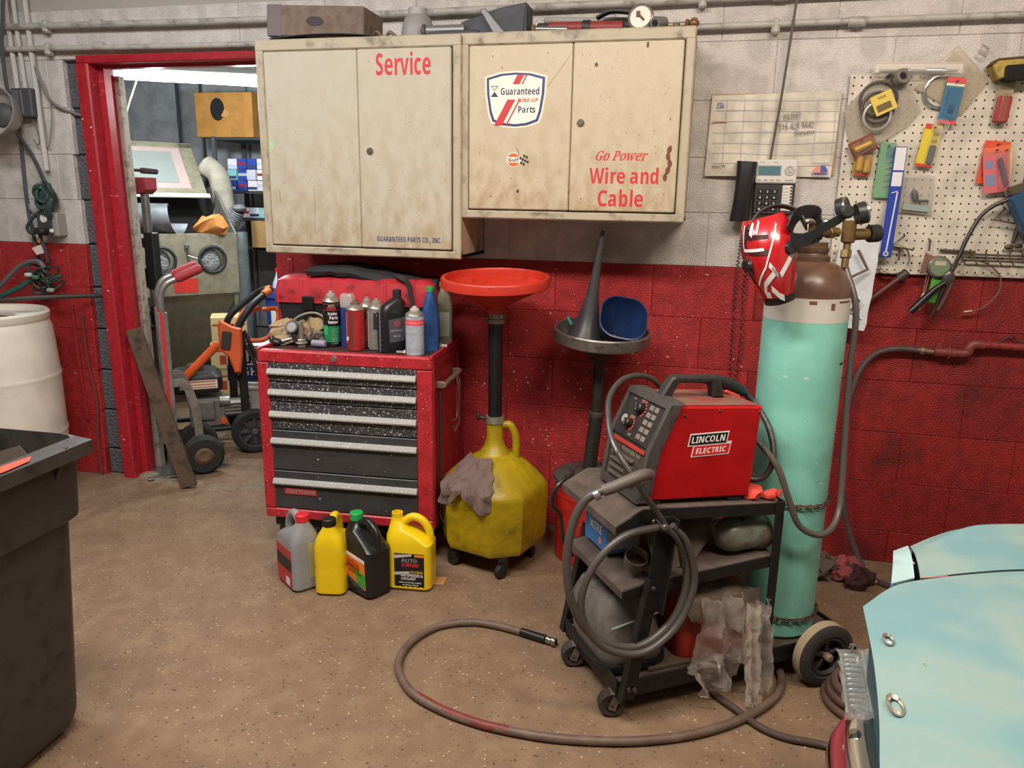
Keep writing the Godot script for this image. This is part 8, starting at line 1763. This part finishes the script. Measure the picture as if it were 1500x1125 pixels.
func bin_and_drum() -> void:
	# wheeled black bin, near and to the left
	var t := thing("trash_bin", "large black wheeled plastic bin with a broad rim at the left front", "bin", V(-1.81, 0, 2.075), 2)
	var m := mat("3a3633", 0.5, {"t": "grime", "s": 1.6, "b": "bump", "bs": 0.06})
	var w := 0.68
	var d := 0.86
	var R := [ring(w - 0.2, d - 0.12, 0.06, 0.03), ring(w - 0.18, d - 0.08, 0.08, 0.06), ring(w - 0.1, d - 0.06, 0.08, 0.62), ring(w - 0.06, d - 0.03, 0.08, 0.635), ring(w - 0.04, d - 0.02, 0.08, 0.8), ring(w - 0.02, d - 0.02, 0.08, 0.815), ring(w - 0.02, d - 0.02, 0.08, 0.835), ring(w - 0.05, d - 0.05, 0.07, 0.84), ring(w - 0.12, d - 0.12, 0.06, 0.6), ring(w - 0.24, d - 0.24, 0.05, 0.08)]
	part(t, "body", G.new().loft(R), m)
	var rim := G.new()
	rim.prism([Vector2(-0.005, 0.0), Vector2(0.045, -0.006), Vector2(0.045, -0.04), Vector2(0.035, -0.045), Vector2(0.028, -0.02), Vector2(-0.005, -0.02)], d - 0.1, 0.003, T(w / 2 - 0.02, 0.848, 0))
	part(t, "side_handle", rim, m)
	for z in [-0.3, -0.1, 0.1, 0.3]: part(t, "gusset", G.new().prism([Vector2(0, 0), Vector2(0.042, 0), Vector2(0, -0.09)], 0.01, 0.002, T(w / 2 - 0.022, 0.845, z)), m)
	part(t, "recess_line", G.new().box(V(w / 2 - 0.052, 0.625, 0.05), V(0.012, 0.012, 0.55), 0.003), m)
	for z in [-0.3, 0.3]: part(t, "wheel", G.new().cyl(V(w / 2 - 0.21, 0.06, z), V(w / 2 - 0.13, 0.06, z), 0.06, 24, 0.01), mat("1a1918", 0.7))
	# orange paint marks on the rim
	part(t, "orange_paint", crumple(G.new().prism([Vector2(-0.016, -0.09), Vector2(0.012, -0.07), Vector2(0.016, 0.0), Vector2(0.012, 0.07), Vector2(-0.01, 0.1), Vector2(-0.018, 0.03)], 0.001, 0.0002, T(w / 2 + 0.002, 0.8465, -0.12, V(-90, 0, 0)) ), 0.0, 3), mat("cf4a36", 0.6))
	part(t, "inner_paint", G.new().prism([Vector2(-0.06, -0.05), Vector2(0.01, -0.06), Vector2(0.05, 0.0), Vector2(0.03, 0.06), Vector2(-0.05, 0.05)], 0.001, 0.0002, T(0.02, 0.765, -d / 2 + 0.063, V(-6, 0, 0))), mat("a8423c", 0.6))
	part(t, "inner_scuff", G.new().prism([Vector2(-0.05, -0.06), Vector2(0.03, -0.07), Vector2(0.06, 0.02), Vector2(0.02, 0.06), Vector2(-0.04, 0.04)], 0.001, 0.0002, T(0.13, 0.75, -d / 2 + 0.064, V(-6, 0, 0))), mat("6a6055", 0.8))
	# white drum
	var dr := thing("white_drum", "white plastic drum with a rolled rim standing at the left by the red wall", "drum", V(-3.22, 0, 0.36))
	var wm := mat("e2dccf", 0.45, {"t": "soft", "s": 1.0})
	part(dr, "body", G.new().lathe([Vector2(0, 0), Vector2(0.27, 0), Vector2(0.285, 0.02), Vector2(0.287, 0.3), Vector2(0.291, 0.31), Vector2(0.291, 0.325), Vector2(0.287, 0.335), Vector2(0.287, 0.58), Vector2(0.291, 0.59), Vector2(0.291, 0.605), Vector2(0.286, 0.615), Vector2(0.275, 0.82), Vector2(0.262, 0.86), Vector2(0.268, 0.87), Vector2(0.27, 0.895), Vector2(0.262, 0.905), Vector2(0.25, 0.9), Vector2(0.245, 0.875), Vector2(0, 0.87)], 56), wm)
	part(dr, "bung", G.new().cyl(V(0.05, 0.868, 0.13), V(0.05, 0.885, 0.13), 0.05, 24, 0.004), mat("b9cdc6", 0.5))
	part(dr, "bung", G.new().cyl(V(0.12, 0.868, -0.12), V(0.12, 0.89, -0.12), 0.05, 24, 0.004), mat("c9d0c8", 0.5))
	part(dr, "top_grime", G.new().lathe([Vector2(0, 0.8702), Vector2(0.24, 0.8702), Vector2(0.24, 0.872), Vector2(0, 0.872)], 40), mat("7f6a4e", 0.8, {"t": "grime", "s": 4.0}))
	solo("wall_wire", "thin dark cord hanging down beside the white drum", "cord", G.new().tube(curve([V(-2.99, 0.86, 0.02), V(-2.985, 0.6, 0.015), V(-2.96, 0.4, 0.015), V(-2.975, 0.2, 0.02), V(-2.965, 0.02, 0.03)], 5), 0.006, 7), mat("6d3a36", 0.5))

# ---------- the car's corner ----------
func car() -> void:
	var pm := mat("ffffff", 0.42, {"t": "car", "s": 1.1, "w": true})
	var Y := 0.8
	# plan outlines, far right out of frame
	var seam := [V(0.372, Y, 1.894), V(0.423, Y + 0.004, 1.862), V(0.52, Y + 0.008, 1.82), V(0.62, Y + 0.01, 1.784), V(0.8, Y + 0.012, 1.74), V(1.2, Y + 0.014, 1.65), V(1.95, Y + 0.01, 1.5)]
	var left := [V(0.311, Y - 0.004, 1.972), V(0.296, Y, 2.13), V(0.276, Y, 2.27), V(0.254, Y - 0.002, 2.385), V(0.232, Y - 0.006, 2.52), V(0.215, Y - 0.01, 2.72)]
	var t := thing("car", "corner of an old turquoise car with worn paint at the lower right", "car", Vector3.ZERO)
	# main deck: from the left edge, back edge along the seam
	var back := [V(0.311, Y - 0.004, 1.972)] + seam
	var bc := curve(back, 5)
	var pick := func(c: Array, u: float) -> Vector3:
		var f := u * (c.size() - 1)
		var i := mini(int(f), c.size() - 2)
		return c[i].lerp(c[i + 1], f - i)
	var lc := curve(left, 5)
	var deck := G.new().sheet(func(u, w):
		var a: Vector3 = pick.call(bc, pow(u, 1.6))
		var l: Vector3 = pick.call(lc, w) - lc[0]
		var p := a + Vector3(lerpf(l.x, -0.1 * w, u), 0, lerpf(l.z, 2.72 - a.z, u) if true else 0.0) if u > 0 else a + V(l.x, 0, l.z)
		if u > 0: p.z = lerpf(a.z, 2.72, w) if u > 0.999 else a.z + (lerpf(l.z, (2.72 - a.z) * w, u))
		p.y = a.y + 0.018 * sin(PI * w) * smoothstep(0, 0.5, u) - 0.006 * w
		return p, 40, 24, -0.004)
	part(t, "deck_panel", deck, pm)
	# flange turned down along the left edge
	part(t, "deck_flange", G.new().sheet(func(u, w): return pick.call(lc, u) + V(0.001 + 0.01 * w, -0.035 * w - 0.006, 0), 24, 2, -0.004), pm)
	# fender panel beyond the seam, with a raised ridge, and the corner cap
	var outer := [V(0.452, Y - 0.01, 1.69), V(0.5, Y - 0.005, 1.645), V(0.56, Y + 0.0, 1.6), V(0.63, Y + 0.002, 1.572), V(0.72, Y + 0.002, 1.555), V(1.1, Y, 1.5), V(1.95, Y, 1.36)]
	var oc := curve(outer, 5)
	var sc := curve(seam.slice(1), 5)
	part(t, "fender_panel", G.new().sheet(func(u, w):
		var a: Vector3 = pick.call(sc, u) + V(0.004, -0.002, -0.006)
		var b: Vector3 = pick.call(oc, u)
		var p := a.lerp(b, w)
		p.y += 0.01 * sin(PI * w) + 0.018 * exp(-pow((w - 0.78) / 0.1, 2)) * smoothstep(0.05, 0.4, u)
		return p, 40, 24, -0.004), pm)
	part(t, "fender_side", G.new().sheet(func(u, w): return pick.call(oc, u) + V(0, -0.4 * w, 0.03 * w * w), 24, 6, 0.004), pm)
	part(t, "corner_cap", G.new().sheet(func(u, w):
		var a := V(0.372, Y, 1.888).lerp(V(0.416, Y + 0.003, 1.86), u)
		var b := V(0.414, Y - 0.01, 1.722).lerp(V(0.447, Y - 0.008, 1.692), u)
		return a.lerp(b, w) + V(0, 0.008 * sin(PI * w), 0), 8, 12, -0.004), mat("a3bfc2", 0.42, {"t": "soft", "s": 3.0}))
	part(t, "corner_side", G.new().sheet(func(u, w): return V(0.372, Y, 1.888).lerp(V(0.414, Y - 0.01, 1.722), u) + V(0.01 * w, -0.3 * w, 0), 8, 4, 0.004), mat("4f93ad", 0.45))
	part(t, "gap_shadow", G.new().prism([Vector2(0.37, -1.9), Vector2(0.46, -1.69), Vector2(1.9, -1.4), Vector2(1.9, -1.55), Vector2(0.45, -1.86)], 0.02, 0.001, T(0, Y - 0.04, 0, V(-90, 0, 0))), mat("151413", 0.8))
	# red primer where the paint is gone
	part(t, "red_primer", G.new().prism([Vector2(0.432, -1.856), Vector2(0.455, -1.846), Vector2(0.478, -1.836), Vector2(0.465, -1.829), Vector2(0.445, -1.828), Vector2(0.43, -1.834)], 0.0015, 0.0003, T(0, Y + 0.006, 0, V(-90, 0, 0))), mat("c9706a", 0.6))
	part(t, "red_primer", G.new().prism(arc2(Vector2(0.42, -1.79), 0.013, 0, 330, 11), 0.0015, 0.0003, T(0, Y + 0.0045, 0, V(-90, 0, 0))), mat("b89a9a", 0.6))
	part(t, "green_mark", G.new().prism([Vector2(0.355, -2.155), Vector2(0.365, -2.15), Vector2(0.375, -2.175), Vector2(0.385, -2.185), Vector2(0.37, -2.19)], 0.001, 0.0002, T(0, Y + 0.0128, 0, V(-90, 0, 0))), mat("6f9a70", 0.6))
	# two bare metal studs and dents with rust rims
	for q in [[0.325, 2.085, 0.016, 0.008], [0.298, 2.255, 0.024, 0.011]]:
		part(t, "trim_stud", G.new().lathe([Vector2(0.6, 0), Vector2(1.0, 0.0), Vector2(1.0, 0.25), Vector2(0.8, 0.4), Vector2(0.6, 0.1)], 18, Transform3D(Basis.from_scale(V(q[3], 0.012, q[2])), V(q[0], Y + 0.003, q[1]))), mat("c3b9ac", 0.25, {"m": 0.8}))
	# body side under the deck and the dark underbody
	part(t, "side_panel", G.new().sheet(func(u, w): return pick.call(lc, u) + V(0.02 + 0.02 * w, -0.03 - 0.42 * w, 0), 16, 6, 0.004), mat("1f4a50", 0.45))  # far darker than the deck paint: stands for the shaded gap by the bumper
	part(t, "underbody", G.new().box(V(1.2, 0.45, 2.2), V(1.5, 0.5, 0.95), 0.05), mat("1b1d1d", 0.7))
	for q in [[0.75, 1.75], [0.75, 2.6], [1.75, 1.75], [1.75, 2.6]]:
		part(t, "tire", G.new().cyl(V(q[0], 0.3, q[1] - 0.09), V(q[0], 0.3, q[1] + 0.09), 0.3, 32, 0.03), mat("1f1f1f", 0.8))
	# chrome bumper end wrapped in clear film, a red band along it, bolts
	var bp := [V(0.335, 0.59, 2.0), V(0.318, 0.588, 2.05), V(0.305, 0.582, 2.12), V(0.298, 0.575, 2.3), V(0.285, 0.57, 2.5), V(0.27, 0.57, 2.72)]
	var cr := mat("c7c4c2", 0.12, {"m": 1.0})
	var rr := []
	var pc := curve(bp, 5)
	for i in pc.size():
		var f := float(i) / (pc.size() - 1)
		var s := 0.3 + 0.7 * sqrt(smoothstep(0, 0.32, f))
		var rg := PackedVector3Array()
		for k in 16:
			var a := TAU * k / 16
			rg.append(pc[i] + V(0.052 * cos(a) * s, 0.075 * sin(a) * s, 0))
		rr.append(rg)
	part(t, "bumper", G.new().loft(rr), cr)
	part(t, "red_bumper_band", G.new().tube(curve([V(0.295, 0.635, 2.06), V(0.268, 0.63, 2.12), V(0.258, 0.62, 2.25), V(0.245, 0.615, 2.5), V(0.232, 0.61, 2.7)], 5), 0.013, 12), mat("7a2c34", 0.25))
	part(t, "bumper_bolt", G.new().lathe([Vector2(0, 0), Vector2(0.013, 0), Vector2(0.011, 0.006), Vector2(0, 0.009)], 18, T(0.292, 0.648, 2.115)), cr)
	part(t, "bumper_bolt", G.new().lathe([Vector2(0, 0), Vector2(0.008, 0), Vector2(0.006, 0.005), Vector2(0, 0.007)], 14, T(0.325, 0.668, 1.885)), cr)
	# side lamp: ribbed clear lens in a chrome frame ahead of the bumper
	var at := func(u: float, w: float, h: float) -> Vector3: return V(lerpf(0.318, 0.3, w) + lerpf(-0.012, 0.05, u), 0.64 + 0.012 * u + h, lerpf(1.88, 2.06, w))
	var lb := part(t, "lamp_housing", G.new().sheet(func(u, w): return at.call(u, w, 0.006 * sin(u * PI)), 8, 12, -0.03), mat("5d6a67", 0.25, {"m": 0.4}))
	var rb := G.new()
	for k in 11: rb.ball(at.call(0.3, 0.06 + 0.085 * k, 0.008), V(0.016, 0.006, 0.0045), 8)
	part(lb, "lens_ribs", rb, mat("757b79", 0.12, {"m": 0.3}))
	part(lb, "lens_frame", G.new().tube([at.call(0.02, 0, 0.006), at.call(0.6, 0, 0.008), at.call(0.6, 1, 0.008), at.call(0.02, 1, 0.006)], 0.005, 8, true), cr)
	part(t, "clear_film", crumple(G.new().sheet(func(u, w): return at.call(u * 1.1 - 0.1, w * 1.15, 0.018), 14, 20, -0.001), 0.007, 26), mat("e2e8e6", 0.1, {"a": 0.07}))
